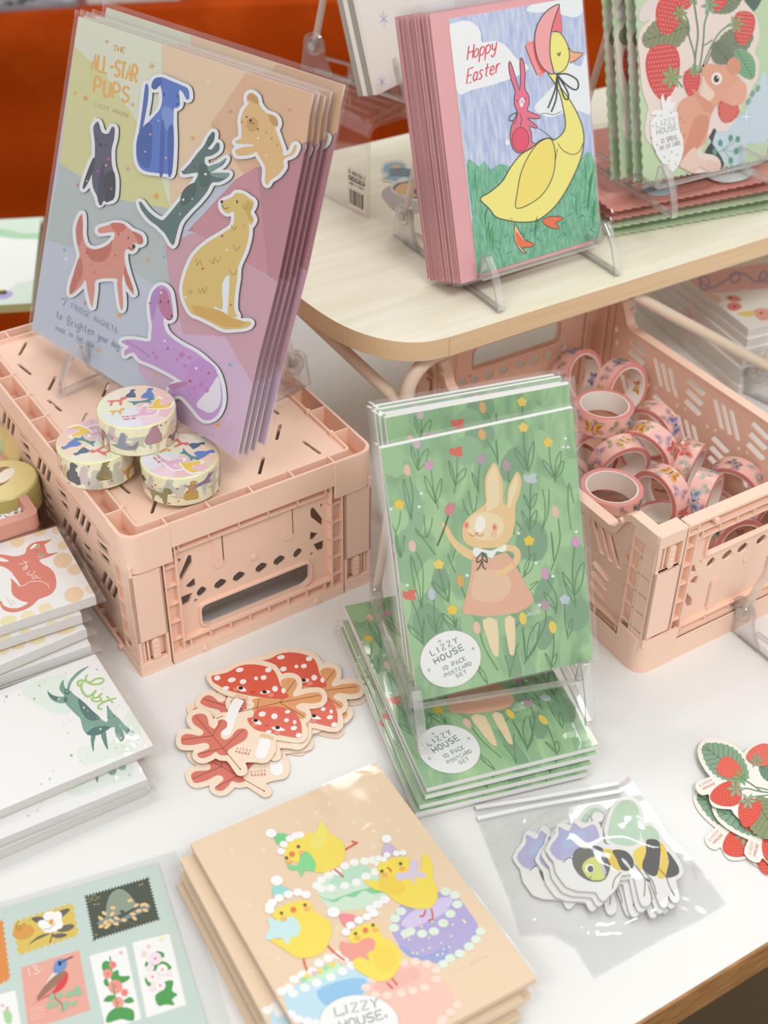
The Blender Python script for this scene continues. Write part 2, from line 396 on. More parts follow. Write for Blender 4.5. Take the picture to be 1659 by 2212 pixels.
# ================================================================== SETTING
CY, SY = math.cos(math.radians(32.3)), math.sin(math.radians(32.3))
EX = np.array([CY, SY, 0]); EY = np.array([-SY, CY, 0])
def at(o, u_=0, v_=0, z=0): return np.array([o[0], o[1], 0]) + EX * u_ + EY * v_ + np.array([0, 0, z])
g = M(); g.box(-420, 420, -120, 620, -75, -74, textured('carpet', '4a3d2b', '6b5a42', 900, .95, bump=.6, detail=6))
fl = g.build('floor'); fl['kind'] = 'structure'
g = M(); g.box(-420, 420, 610, 620, -75, 260, mat('8d8172', .9)); o = g.build('wall_back'); o['kind'] = 'structure'
# ---- display table
T0 = (12.77, 35.72)
TT = thing('display_table', 'white topped display table with a light wood edge that carries all the goods', 'table', frame(at(T0, 0, 0, 0), EX, EY))
wood_edge = textured('wood_edge', '8f6337', 'b98a58', 14, .5, stretch=(4, 4, 60), bump=.05, dist=.4)
g = M(); g.prism(rrect(-70, 75, .12, 76, .4), -2.4, 0, mat('e9e9e6', .34, .45, kind='white_laminate'), side=wood_edge); g.build('table_top', TT)
g = M(); g.box(-70.1, 75.1, -.02, .14, -2.4, -.03, wood_edge); g.build('edge_band', TT)
for x in (-62, 67):
    for y in (8, 68):
        g = M(); g.box(x - 2, x + 2, y - 2, y + 2, -74, -2.4, mat('7d7468', .4)); g.build('leg', TT)
# ---- neighbouring table under the rust cloth
def drape():
    m = M(); cloth = textured('rust_cloth', 'a83c06', 'b9480e', 9, .8, stretch=(1, .3, 1), bump=.15, detail=5, c3='ad3f08', dist=.5, spec=.05)
    nx, nz = 260, 26; vs_ = []; fs = []
    for k in range(nz + 1):
        t = k / nz; z = -t * 73.5
        for i in range(nx + 1):
            x = -90 + i * 180 / nx
            fold = max(0, min(1, (x - 36) / 6)) * (1 - max(0, min(1, (x - 58) / 6)))
            amp = (.5 + .5 * t) * (.5 + 4.6 * fold)
            y = -amp * (math.sin(x * (.75 if fold > .05 else .12) + .4 * math.sin(x * .3)) + .4 * math.sin(x * .31 + 2 * t)) + .7 * math.sin(z * .33 + x * .03) * math.exp(-((z + 14) / 16) ** 2) * (1 - fold)
            if k == 0: y = 0
            vs_.append((x, y - 1.0 * (t > 0) , z))
    for k in range(nz):
        for i in range(nx):
            a = k * (nx + 1) + i; fs.append((a, a + 1, a + nx + 2, a + nx + 1))
    m.add(vs_, fs, cloth, True)
    m.box(-90, 90, 0, 75, -.4, 0, cloth)
    return m
YT = math.radians(9)
NT = thing('neighbouring_table', 'next stall table far behind, draped to the floor in a rust orange cloth', 'table', frame((-40, 185.2, -.2), (math.cos(YT), math.sin(YT), 0), (-math.sin(YT), math.cos(YT), 0)))
drape().build('tablecloth', NT)
NT.children[0]['kind'] = 'part'; del NT.children[0]['kind']
def farpack(x, y, w_, d_, rot, cols, label):
    mx = NT.matrix_world @ Matrix.Translation((x * CM, y * CM, 0)) @ Matrix.Rotation(rot, 4, 'Z')
    t = thing('sticker_pack', label, 'sticker pack', mx)
    g = M(); g.prism(rrect(-w_ / 2, w_ / 2, -d_ / 2, d_ / 2, .5), 0.02, .8, mat(cols[0], .5)); g.build('backing_card', t)
    g = M(); g.prism(rrect(-w_ / 2 - .8, w_ / 2 + .8, -d_ / 2 - .8, d_ / 2 + .8, .3), 0.0, 1.3, BAGM); g.build('sleeve', t)
    g = M()
    for i in range(9):
        a = random.uniform(-w_ * .4, w_ * .4); b = random.uniform(-d_ * .4, d_ * .4)
        g.prism([(a + random.uniform(.6, 1.3) * math.cos(q), b + random.uniform(.6, 1.3) * math.sin(q)) for q in [j * .7 for j in range(9)]], .8, .84, mat(cols[1 + i % (len(cols) - 1)], .5))
    g.build('sticker', t)
farpack(-9, 4.0, 12, 5, .1, ('8e9199', '55504e', 'b9bcc4'), 'grey clear pack at the far left on the rust cloth table')
farpack(4.5, 6.2, 13, 6, .05, ('dfe5dc', '5d7a5a', 'c9867b', '8fae8c'), 'pale green and pink clear pack right of the grey one on the rust cloth table')

# ================================================================== PINK FOLDING CRATES
W_, L_, H_ = 17.0, 25.8, 11.0
def dia(cx, cz, w_, h_, sk=0): return [(cx - w_ / 2, cz - sk), (cx, cz - h_ / 2), (cx + w_ / 2, cz + sk), (cx, cz + h_ / 2)]
def rndpoly(pts, r=.12, n=3):
    out = []; k = len(pts)
    for i in range(k):
        a, b, c = (np.array(pts[(i + d) % k], float) for d in (-1, 0, 1))
        ra = min(r, .45 * np.linalg.norm(a - b), .45 * np.linalg.norm(c - b)); p = b + (a - b) / np.linalg.norm(a - b) * ra; q = b + (c - b) / np.linalg.norm(c - b) * ra
        for j in range(n + 1):
            t = j / n; out.append(tuple((1 - t) ** 2 * p + 2 * t * (1 - t) * b + t * t * q))
    return out
def crate(mx, label, closed_top):
    P = PINKP; t = thing('folding_crate', label, 'crate', mx)
    BV = .05
    # base with slotted floor, double rim and open cells
    g = M(); slots = []
    k = 0
    for r in range(9):
        for c in range(4):
            x = 3.0 + c * 3.6 + (.9 if r % 2 else 0); y = 2.6 + r * 2.6; a = math.radians(128 if (r + c) % 2 else 82); l = .8
            if x > W_ - 2.2: continue
            dx, dy = math.cos(a), math.sin(a)
            cap = []
            for s_ in (1, -1):
                for q in range(5):
                    b = a + math.pi / 2 * (-1 + q / 2) + (math.pi if s_ < 0 else 0); cap.append((x + dx * l * s_ + .11 * math.cos(b), y + dy * l * s_ + .11 * math.sin(b)))
            slots.append(cap)
    g.prism(rrect(1.3, W_ - 1.3, 1.0, L_ - 1.0, .3), .35, .55, P, holes=slots)
    g.build('floor_panel', t)
    g = M()
    g.prism(rrect(0, W_, 0, L_, 1.0), 0, 1.75, P, holes=[rrect(.16, W_ - .16, .16, L_ - .16, .85)])
    g.prism(rrect(1.2, W_ - 1.2, .9, L_ - .9, .3), .12, 1.75, P, holes=[rrect(1.34, W_ - 1.34, 1.04, L_ - 1.04, .2)])
    g.prism(rrect(.1, W_ - .1, .1, L_ - .1, .9), 1.55, 1.75, P, holes=[rrect(1.3, W_ - 1.3, 1.0, L_ - 1.0, .3)])
    n = 9
    for i in range(1, n):
        y = L_ * i / n
        for x0, x1 in ((.1, 1.25), (W_ - 1.25, W_ - .1)): g.box(x0, x1, y - .06, y + .06, .05, 1.6, P)
    for i in range(1, 6):
        x = W_ * i / 6
        for y0, y1 in ((.1, .95), (L_ - .95, L_ - .1)): g.box(x - .06, x + .06, y0, y1, .05, 1.6, P)
    for x in (1.28, W_ - 1.28):       # small round pips where ribs meet the inner rim
        for i in range(1, n): g.tube([(x, L_ * i / n + .18, .02), (x, L_ * i / n + .18, .35)], .16, P, 10)
    g.build('base_frame', t, BV)
    # corner skirts
    for sx in (0, 1):
        for sy in (0, 1):
            def X(x, y, z, sx=sx, sy=sy): return (W_ - x if sx else x, L_ - y if sy else y, z)
            r = .95; arc = [(r - .03 + r * math.cos(a), r - .03 + r * math.sin(a)) for a in [math.radians(180 + 90 * i / 6) for i in range(7)]]
            out = [(-.03, 2.3)] + arc + [(2.9, -.03)]; ri = r - .18
            inn = [(2.9, .18)] + [(r + ri * math.cos(a), r + ri * math.sin(a)) for a in [math.radians(270 - 90 * i / 6) for i in range(7)]] + [(.18, 2.3)]
            m = M(); lp = out + inn
            if sx != sy:
                m.prism([(W_ - x if sx else x, L_ - y if sy else y) for x, y in lp], -0.02 if not closed_top else .04, 2.75, P)
            else: m.prism([(W_ - x if sx else x, L_ - y if sy else y) for x, y in lp], -0.02 if not closed_top else .04, 2.75, P)
            m.build('corner_foot', t, BV)
    # short walls
    for e in (0, 1):
        def X(a, b, c, e=e): return ((W_ - a) if e else a, (L_ - c) if e else c, b)   # a along wall, b height, c depth from the outer face
        g = M(); x0, x1 = 3.05, W_ - 3.05; zt = H_ - .15
        holes = [rndpoly([(4.6, 7.55), (12.4, 7.55), (12.4, 9.0), (11.9, 9.3), (5.1, 9.3), (4.6, 9.0)], .4)]
        for cx, w__ in ((5.35, .75), (6.7, .95), (8.0, .95), (9.6, .95), (10.9, .95), (12.2, .75)): holes.append(rndpoly([(cx - w__ / 2, 6.45), (cx - .05, 6.1), (cx + w__ / 2 - .1, 6.3), (cx + w__ / 2, 6.6), (cx + .1, 6.95), (cx - w__ / 2 + .1, 6.75)]))
        for a in (5.75, W_ - 6.35): holes.append([(a - .13, 2.7), (a - .04, 2.7), (a - .04, 4.8), (a - .13, 4.8)])
        for s_ in (1, -1):
            q = lambda x: x if s_ > 0 else W_ - x
            for pl in ([(3.45, 4.6), (3.5, 5.1), (4.35, 4.0), (4.35, 3.4), (4.15, 3.3)], [(3.75, 5.6), (4.4, 5.2), (4.45, 5.9), (4.1, 5.95)], [(3.4, 6.3), (4.2, 6.3), (3.9, 7.0), (3.45, 7.1)], [(3.45, 3.3), (3.65, 3.3), (3.6, 3.6), (3.45, 3.55)], [(4.25, 6.9), (4.5, 6.95), (4.4, 7.2), (4.2, 7.1)]):
                holes.append(rndpoly([(q(a), b) for a, b in pl], .1))
        g.prism(rrect(x0, x1, 1.7, zt, .1), -.78, -.62, P, holes=holes, X=lambda a, b, c: X(a, b, -c))
        def bx(m, a0, a1, b0, b1, c0, c1): m.box(a0, a1, b0, b1, c0, c1, P, X=X)
        # flanges and ribs
        bx(g, 2.3, W_ - 2.3, H_ - .18, H_, .1, .95); bx(g, 2.3, W_ - 2.3, H_ - .85, H_ - .7, .1, .8); bx(g, 2.3, W_ - 2.3, H_ - .8, H_ - .05, .62, .78)
        if closed_top: bx(g, 2.3, W_ - 2.3, H_ - .75, H_, .05, .2)
        bx(g, 3.0, W_ - 3.0, H_ - 1.55, H_ - 1.42, .2, .8)
        for i in range(8): a = 3.6 + i * (W_ - 7.2) / 7; bx(g, a - .05, a + .05, H_ - 1.5, H_ - .75, .2, .8)
        bx(g, 3.0, W_ - 3.0, 2.35, 2.47, .25, .8); bx(g, 3.0, W_ - 3.0, 1.8, 1.95, .2, .8)
        for i in range(6): a = 3.4 + i * (W_ - 6.8) / 5; bx(g, a - .05, a + .05, 1.85, 2.45, .25, .8)
        # collar of the handle
        hc = rndpoly([(4.45, 7.4), (12.55, 7.4), (12.55, 9.05), (12.0, 9.45), (5.0, 9.45), (4.45, 9.05)], .45); hi = rndpoly([(4.58, 7.53), (12.42, 7.53), (12.42, 9.0), (11.9, 9.32), (5.1, 9.32), (4.58, 9.0)], .4)
        g.prism(hc, -.78, -.42, P, holes=[hi], X=lambda a, b, c: X(a, b, -c))
        for a in (5.75, W_ - 6.35):      # embossed fingers
            g.prism(rndpoly([(a, 2.5), (a + .62, 2.5), (a + .62, 4.9), (a + .45, 5.1), (a + .1, 5.1), (a, 4.9)], .12), -.7, -.52, P, X=lambda a_, b, c: X(a_, b, -c))
        for a in (2.25, 3.05, W_ - 3.15, W_ - 2.35): bx(g, a, a + .1, 1.8, H_ - .1, .12, .8)
        for a in (2.25, W_ - 3.15):
            for i in range(7): b = 1.85 + i * 1.45; bx(g, a, a + .9, b, b + .1, .2, .8)
        bx(g, 2.25, 3.1, 1.8, H_ - .1, .6, .75); bx(g, W_ - 3.1, W_ - 2.25, 1.8, H_ - .1, .6, .75)
        wl = g.build('short_wall', t, BV)
        for a in (4.4, 12.6, 8.5):
            m = M(); b = H_ - .38
            if a == 8.5: b = 5.4; m.tube([X(a, b, .64), X(a, b, .50)], .2, P, 14)
            else: m.tube([X(a, b, .3), X(a, b, -.08)], .2, P, 14)
            m.build('peg', wl, .03)
        for q in (0, 1):                # corner post, sliding latch
            m = M(); f = (lambda a: W_ - a) if q else (lambda a: a)
            def bb(a0, a1, b0, b1, c0, c1): m.box(min(f(a0), f(a1)), max(f(a0), f(a1)), b0, b1, c0, c1, P, X=X)
            bb(.12, 2.15, 2.9, H_ - 2.75, .1, .3); bb(.12, .35, 2.2, H_ - 2.6, .1, 1.6); bb(.7, .85, 2.2, H_ - .2, .25, 1.6)
            bb(.13, 2.13, H_ - .95, H_ - .05, .12, .5); bb(.09, .28, H_ - 1.3, H_ - .04, .13, 2.3); bb(.12, 2.2, H_ - .2, H_ + (.03 if q else .015), .1, 1.2); bb(.14, .32, H_ - 2.7, H_ - .1, .14, 1.2)
            bb(1.95, 2.15, 2.9, H_ - .1, .1, .9); bb(.3, 2.1, H_ - 2.9, H_ - 2.75, .1, .9)
            bb(.3, 1.95, H_ - 2.8, H_ - .9, .55, .7)
            m.build('corner_post', t, BV)
            m = M(); fa = f(1.0), f(1.5)
            m.prism(rrect(min(fa), max(fa), H_ - 2.75, H_ - 1.05, .2), -.5, -.12, P, X=lambda a, b, c: X(a, b, -c))
            for i in range(4): b = H_ - 2.5 + i * .36; m.box(min(f(1.12), f(1.38)), max(f(1.12), f(1.38)), b, b + .1, .06, .14, P, X=X)
            m.build('latch', t, .02)
    # long walls
    for e in (0, 1):
        def X(a, b, c, e=e): return ((W_ - c) if e else c, a, b)     # a along, b height, c from the outer face
        g = M(); zc = H_; zm = H_ - (0.15 if closed_top else 1.9)
        top = [(L_ - .3, zc), (L_ - 2.7, zc), (L_ - 3.1, zc - .25), (L_ - 3.9, zm + .2), (L_ - 4.4, zm), (4.4, zm), (3.9, zm + .2), (3.1, zc - .25), (2.7, zc), (.3, zc)]
        if closed_top: top = [(L_ - .3, zc), (.3, zc)]
        top = [(a, b - .15) for a, b in top]
        loop = [(.3, 1.6), (L_ - .3, 1.6)] + top; holes = []
        def slot(cx, cz, l, w__, a):
            a = math.radians(a); dx, dy = math.cos(a) * l / 2, math.sin(a) * l / 2; nx_, ny_ = -math.sin(a) * w__ / 2, math.cos(a) * w__ / 2; c1 = w__ * .45
            ux, uy = math.cos(a) * c1, math.sin(a) * c1
            return rndpoly([(cx - dx - nx_ + ux, cz - dy - ny_ + uy), (cx + dx - nx_, cz + dy - ny_), (cx + dx + nx_ - ux, cz + dy + ny_ - uy), (cx - dx + nx_, cz - dy + ny_)], .09, 2)
        for gi in range(6):
            c0 = 4.0 + gi * 3.15
            for j in range(3):
                if gi % 2: holes += [slot(c0 + .9, 7.95 - j * .85, 1.9, .5, 12)] if c0 < L_ - 5 else []
                else: holes += [slot(c0 + j * .8, 7.1, 2.4, .42, 58)]
                if gi % 2: holes += [slot(c0 + j * .8, 4.0, 2.4, .42, 58)]
                else: holes += [slot(c0 + .9, 4.9 - j * .85, 1.9, .5, 12)]
            holes += [dia(c0 - .75, 5.6, .3, .42), dia(c0 + 1.6, 5.75, .3, .3)]
        for a, b in ((2.6, 8.3), (2.9, 7.4), (L_ - 2.6, 8.2), (L_ - 2.9, 7.2), (2.7, 5.2), (2.6, 3.7)): holes.append(dia(a, b, .4, .7))
        g.prism(loop, .45, .6, P, holes=holes, X=lambda a, b, c: X(a, b, c))
        # rolled rim
        pts = [(a, b + .05) for a, b in top]; seq = [Vector((0, 0, 0))]
        vs_ = []; fs = []; prof = ((.05, -.45), (.05, .1), (.8, .1), (.8, -.05), (.2, -.05), (.2, -.45)); k = len(pts); n = len(prof)
        for a, b in pts:
            for c, d in prof: vs_.append(X(a, b + d, c))
        for i in range(k - 1):
            for j in range(n): fs.append((i * n + j, i * n + (j + 1) % n, (i + 1) * n + (j + 1) % n, (i + 1) * n + j))
        fs += [tuple(range(n)), tuple((k - 1) * n + j for j in range(n))[::-1]]
        g.add(vs_, fs, P)
        for a in (.35, 1.2, 2.25, L_ - 2.35, L_ - 1.3, L_ - .45): g.box(a, a + .1, 1.7, H_ - .2, .1, .6, P, X=X)
        for a in (.35, L_ - 2.3):
            for i in range(7): b = 1.8 + i * 1.4; g.box(a, a + 1.95, b, b + .1, .12, .55, P, X=X)
        for i in range(9): a = 4.4 + i * (L_ - 8.8) / 8; g.box(a - .05, a + .05, zm - .55, zm - .1, .1, .5, P, X=X)
        g.box(2.3, L_ - 2.3, 2.3, 2.42, .12, .5, P, X=X)
        for i in range(11): a = 2.6 + i * (L_ - 5.2) / 10; g.box(a - .05, a + .05, 1.7, 2.35, .12, .5, P, X=X)
        wl = g.build('long_wall', t, BV)
        for a in (3.4, L_ - 3.4) if not closed_top else (3.0,):
            m = M(); m.tube([X(a, H_ - .9 if not closed_top else H_ - .4, .15), X(a, H_ - .9 if not closed_top else H_ - .4, -.12)], .2, P, 14); m.build('peg', wl, .03)
    return t
c1y = math.radians(34.0); c1x = np.array([math.cos(c1y), math.sin(c1y), 0]); c1v = np.array([-c1x[1], c1x[0], 0]); C1O = np.array([-14.75, 58.35, 0])
# turned upside down: x -> W-x, z -> H-z
mxA = frame(C1O + c1x * W_ + np.array([0, 0, H_]), -c1x, c1v)
crate(mxA, 'peach plastic folding crate turned upside down under the dog magnet packs', True)
C2O = np.array([15.9, 59.3, 0]); c2y = math.radians(32.6); c2x = np.array([math.cos(c2y), math.sin(c2y), 0]); c2v = np.array([-c2x[1], c2x[0], 0])
crate(frame(C2O, c2x, c2v), 'peach plastic folding crate standing open and full of butterfly tape rolls', False)
def c1p(u_, v_, z=H_): return C1O + c1x * u_ + c1v * v_ + np.array([0, 0, z])
def c2p(u_, v_, z=0): return C2O + c2x * u_ + c2v * v_ + np.array([0, 0, z])

# ---- shallow crate at the left edge
c3 = U(86, 1112, 6.0)
t3 = thing('shallow_tray', 'darker pink plastic tray at the left edge holding green tape rolls', 'tray', frame((c3[0], c3[1], 0), EX, EY))
PK2 = mat('d9a08f', .45, .4, kind='rose_plastic')
g = M(); g.prism(rrect(-18, 0, 0, 13.5, .6), 5.0, 6.1, PK2, holes=[rrect(-17.4, -.6, .7, 12.9, .4)]); g.build('rim', t3, .06)
g = M(); g.prism(rrect(-17.9, -.1, .1, 13.4, .5), .05, 5.2, PK2, holes=[rrect(-17.6, -.4, .4, 13.1, .4)]); g.prism(rrect(-17.8, -.2, .2, 13.3, .4), .05, .35, PK2); g.build('body', t3)

# ================================================================== WOODEN SHELF RISER
SO = (7.88, 75.83); SZ = 15.8; ST = 1.4
ply = textured('pale_wood', 'f3edd2', 'faf6e4', 6, .42, stretch=(1.2, 14, 30), bump=.03, c3='f6f1da', dist=.8, k=1.0)
plye = textured('plywood_edge', 'ddbd94', 'e6c9a2', 12, .55, stretch=(1, 1, 80), bump=.05)
sh = thing('shelf_riser', 'pale wooden shelf with rounded corners on bent cream metal legs', 'shelf', frame(at(SO, 0, 0, 0), EX, EY))
crn = [(-1, 0), (-3, 0), (-4.9, .05), (-6.4, .35), (-7.8, 1.25), (-8.9, 2.7), (-9.7, 4.6), (-10.15, 7.0), (-10.35, 9.6)]
loop = crn[::-1] + [(62 - a, b) for a, b in crn[::1]][::1]
loop = [(a, b) for a, b in crn] ; right = 0
loop = crn[::-1] + [(52 - (a + 10.35) , b) for a, b in crn] 
loop = smooth(loop, False, 4); loop += [(52, 22), (50.5, 27.2), (46, 28.8), (-5, 28.8), (-9, 27.2), (-10.35, 22)]
m = M(); m.prism(loop, SZ - ST, SZ, ply, side=plye); m.build('board', sh, .07)
cream = mat('e2cdb6', .35, .5, kind='cream_metal')
def arc(c, r, a0, a1, n, ax, ay): return [tuple(np.array(c) + np.array(ax) * r * math.cos(math.radians(a0 + (a1 - a0) * i / n)) + np.array(ay) * r * math.sin(math.radians(a0 + (a1 - a0) * i / n))) for i in range(n + 1)]
zt = SZ - ST - .48
def legframe(y):
    xl, xr, r = -6.9, 48.5, 2.7
    pts = [(xl, y, .5)] + [(xl, y, 4)] + [(xl, y, 8)] + arc((xl + r, y, zt - r), r, 180, 90, 10, (1, 0, 0), (0, 0, 1)) + arc((xr - r, y, zt - r), r, 90, 0, 10, (1, 0, 0), (0, 0, 1)) + [(xr, y, .5)]
    m = M(); m.tube(pts, .48, cream, 14); m.build('leg', sh)
legframe(1.3); legframe(27.0)
for a, b in (((-9.6, 11.4, zt + .1), (-6.9, 1.3, 10.4)), ((11.3, .9, zt + .1), (31.0, 1.2, .4))):
    m = M(); m.tube([a, b], .42, cream, 12); m.build('brace', sh)

# ================================================================== CLEAR DISPLAY EASELS
def easel(mx, label, cat='easel', W=9.8, D=11.5, UP=11, mat_=None, hook=3.2, lean=14):
    """x right, y away from the shopper, z up; toes at y=0"""
    t = thing('display_easel', label, cat, mx); A = mat_ or ACR
    for sx in (-W / 2, W / 2):
        m = M(); m.strip([(sx, 0.1, .2), (sx, 3.0, .2), (sx, 7, .2), (sx, D, .2)], .38, .34, A); m.strip([(sx, 2.2, 1.5), (sx, 4, 1.5), (sx, 8, 1.35), (sx, D - 1.2, 1.2)], .3, .22, A)
        m.strip([(sx, 5.5, .3), (sx, 5.6, 1.4)], .3, .3, A, side=(1, 0, 0))
        m.build('base_rail', t, .04)
        m = M(); pts = [(sx, .05, .1), (sx, .25, .9), (sx, .62, 1.8), (sx, 1.15, 2.6), (sx, 1.75, hook), (sx, 2.05, hook - .05), (sx, 2.15, 2.2), (sx, 2.3, 1.5)]
        m.strip(pts, .26, .55, A, side=(1, 0, 0)); m.build('front_hook', t, .04)
        # rear lug with a round screw cap
        m = M(); lp = [(D - 1.7, .02), (D + 1.5, .02), (D + 1.2, 1.7)] + [(D + .2 + 1.0 * math.cos(a), 2.0 + 1.0 * math.sin(a)) for a in [math.radians(20 + 22 * i) for i in range(9)]] + [(D - 1.0, 1.0)]
        m.prism(lp, sx - .16, sx + .16, A, X=lambda a, b, c: (c, a, b)); m.build('rear_lug', t, .03)
        m = M(); m.lathe([(.0, -.3), (.62, -.3), (.7, -.15), (.7, .15), (.62, .3), (.0, .3)], A, 24, closed=False, X=lambda a, b, c: (sx + c, D + .2 + a, 2.0 + b))
        m.lathe([(.0, -.34), (.34, -.33), (.36, -.2)], mat('b8b4b0', .25, .8, kind='screw_metal'), 16, closed=False, X=lambda a, b, c: (sx + c, D + .2 + a, 2.0 + b))
        m.build('screw_cap', t)
        m = M(); k = math.tan(math.radians(lean))
        top = (sx * .92, D + .1 - UP * .22, 2.2 + UP * .95)
        m.tube([(sx, D + .1, 2.2), (sx * .96, (D + .1 + top[1]) / 2, (2.2 + top[2]) / 2), top], .27, MILK, 10); m.build('back_support', t)
    m = M(); m.strip([(-W / 2, 2.3, 1.4), (W / 2, 2.3, 1.4)], .34, .2, A); m.strip([(-W / 2, 5.6, .25), (W / 2, 5.6, .25)], .5, .22, A); m.build('cross_bar', t, .03)
    return t
def easelmx(px, z, yaw): 
    """px: pixel of the left toe; yaw of the front edge in degrees"""
    a = U(*px, z); c, s_ = math.cos(math.radians(yaw)), math.sin(math.radians(yaw))
    o = a + np.array([c, s_, 0]) * 4.9; return frame(o, (c, s_, 0), (-s_, c, 0))
easel(easelmx((132, 854), 11.02, -46), 'clear easel with front hooks holding up the dog magnet packs')
easel(easelmx((1082, 676), SZ + .02, 32.5), 'clear easel on the wooden shelf under the pink goose cards')
easel(easelmx((912, 1630), 3.0, 13.5), 'clear easel standing on the green postcard packs')
easel(easelmx((1457, 474), SZ + 2.62, 30), 'clear easel on the wooden shelf under the strawberry packs')

# ---- acrylic riser box on the shelf with the price label
def riser():
    o = U(793, 474, SZ + .02); e = U(677, 412, SZ + .02) - o; dy = math.degrees(math.atan2(e[1], e[0]))
    a = math.radians(dy - 90 + 0)
    mx = frame(o, (math.cos(a), math.sin(a), 0), (-math.sin(a), math.cos(a), 0))
    t = thing('acrylic_riser', 'clear acrylic bridge riser with a barcode label on the wooden shelf', 'riser', mx)
    D, Wd, Hh, th = 8.5, 13, 7.0, .3
    m = M(); pr = []
    prof = [(0, 0), (0, Hh - .8)] + [(.8 - .8 * math.cos(b), Hh - .8 + .8 * math.sin(b)) for b in [math.radians(18 * i) for i in range(1, 6)]] + [(Wd - .8 + .8 * math.sin(b), Hh - .8 + .8 * math.cos(b)) for b in [math.radians(18 * i) for i in range(0, 6)]] + [(Wd, 0)]
    inn = [(Wd - th, 0), (Wd - th, Hh - .9)] + [(Wd - .9 + .6 * math.cos(b), Hh - .9 + .6 * math.sin(b)) for b in [math.radians(18 * i) for i in range(1, 6)]] + [(.9 - .6 * math.sin(b), Hh - .9 + .6 * math.cos(b)) for b in [math.radians(18 * i) for i in range(0, 6)]] + [(th, 0)]
    m.prism(prof + inn, 0, D, ACRP, X=lambda x, z, y: (x, y, z)); m.build('bridge', t, .04)
    # label on the outer left leg
    lb = M(); fx = lambda a, b, c: (-c, a, b)
    W0 = 2.05; lx = .15
    lb.prism(rrect(lx, lx + W0, .3, 3.4, .15), .005, .02, mat('e9dfd2', .6), X=lambda a, b, c: (-c, W0 + 2 * lx - a, b))
    fn = lambda x, y: (x, y)
    A = Art(lb, fn, .022, X=lambda a, b, c: (-c, W0 + 2 * lx - a, b)); 
    A.t('1c1a1a', .05, lx + .12, 2.9, lx + 1.95, 2.9, .26, '12 10017250 2', upv=(0, 1))
    A.poly('1c1a1a', rrect(lx + .1, lx + 1.95, 2.42, 2.76, .16)); A.up()
    A.t('e9dfd2', .035, lx + .2, 2.52, lx + 1.85, 2.52, .17, 'THE CONTAINER STORE', upv=(0, 1)); A.t('1c1a1a', .03, lx + .25, 2.1, lx + 1.8, 2.1, .2, 'MaDE IN TAIWAN', upv=(0, 1))
    x = lx + .2; random.seed(3)
    while x < lx + 1.8:
        ww = random.choice((.03, .05, .08)); A.poly('1c1a1a', [(x, .6), (x + ww, .6), (x + ww, 1.75), (x, 1.75)]); x += ww + random.choice((.03, .05, .07))
    lb.build('price_label', t)
    return mx
RMX = riser()
rt = (RMX @ Vector((0.0, 0.085, .0702)))
_a = U(653, 147, SZ + 7.08); _b = U(815, 202, SZ + 7.08); _f = (_a - _b) / np.linalg.norm(_a - _b); _x = np.array([_f[1], -_f[0], 0])
easel(frame(_a - _f * 10.5 + _x * 4.5, _x, _f), 'clear easel on the acrylic riser behind the white notepad', W=9.0, D=9.0, UP=10)
# right-hand edge easels
_a = U(1572, 1352, .02); _b = U(1659, 1424, .02); _f = (_a - _b) / np.linalg.norm(_a - _b); _x = np.array([_f[1], -_f[0], 0])
easel(frame(_a - _f * 12.6 + _x * 4.9, _x, _f), 'clear easel at the right edge of the white table, mostly out of view')

_a = U(1603, 847, .02); _b = U(1659, 872, .02); _f = (_a - _b) / np.linalg.norm(_a - _b); _x = np.array([_f[1], -_f[0], 0])
easel(frame(_a - _f * 12.6 + _x * 4.9, _x, _f), 'clear easel corner at the right edge, beside the notecard boxes behind the crate')
# ================================================================== SLEEVED PACKS
def sleeve(parent, x0, x1, y0, y1, T, film=None, pad=.35, top=.5, bot=.15, name='sleeve', seed=0, puff=.06, z0=-.03):
    m = M(); film = film or FILM; nx, ny = 16, 20; X0, X1, Y0, Y1 = x0 - pad, x1 + pad, y0 - bot, y1 + top
    vs_ = []; fs = []; xs = sorted({X0, x0 - .02, x1 + .02, X1} | {x0 + (x1 - x0) * i / nx for i in range(nx + 1)}); ys = sorted({Y0, y0 - .02, y1 + .02, Y1} | {y0 + (y1 - y0) * i / ny for i in range(ny + 1)})
    for y in ys:
        for x in xs:
            ex = max(0, x0 - .03 - x, x - x1 - .03) / pad; ey = max(0, (y0 - .03 - y) / bot, (y - y1 - .03) / top); e = min(1, max(ex, ey))
            n = noise.noise(Vector((x * .35 + seed * 7, y * .35, seed))) * puff * .9
            vs_.append((x, y, (T + puff + .03 + n) * (1 - e) + (T * .45) * e))
    a = len(xs)
    for j in range(len(ys) - 1):
        for i in range(a - 1): k = j * a + i; fs.append((k, k + 1, k + a + 1, k + a))
    m.add(vs_, fs, film, True)
    m.add([(X0, Y0, T * .45), (X1, Y0, T * .45), (X1, Y1, T * .45), (X0, Y1, T * .45), (x0, y0, z0), (x1, y0, z0), (x1, y1, z0), (x0, y1, z0)], [(4, 7, 6, 5), (0, 4, 5, 1), (1, 5, 6, 2), (2, 6, 7, 3), (3, 7, 4, 0)], film)
    return m.build(name, parent)
ORD = ['front', 'second', 'third', 'fourth', 'fifth', 'sixth', 'seventh', 'eighth', 'ninth', 'tenth', 'eleventh', 'twelfth', 'thirteenth', 'fourteenth', 'fifteenth', 'sixteenth']

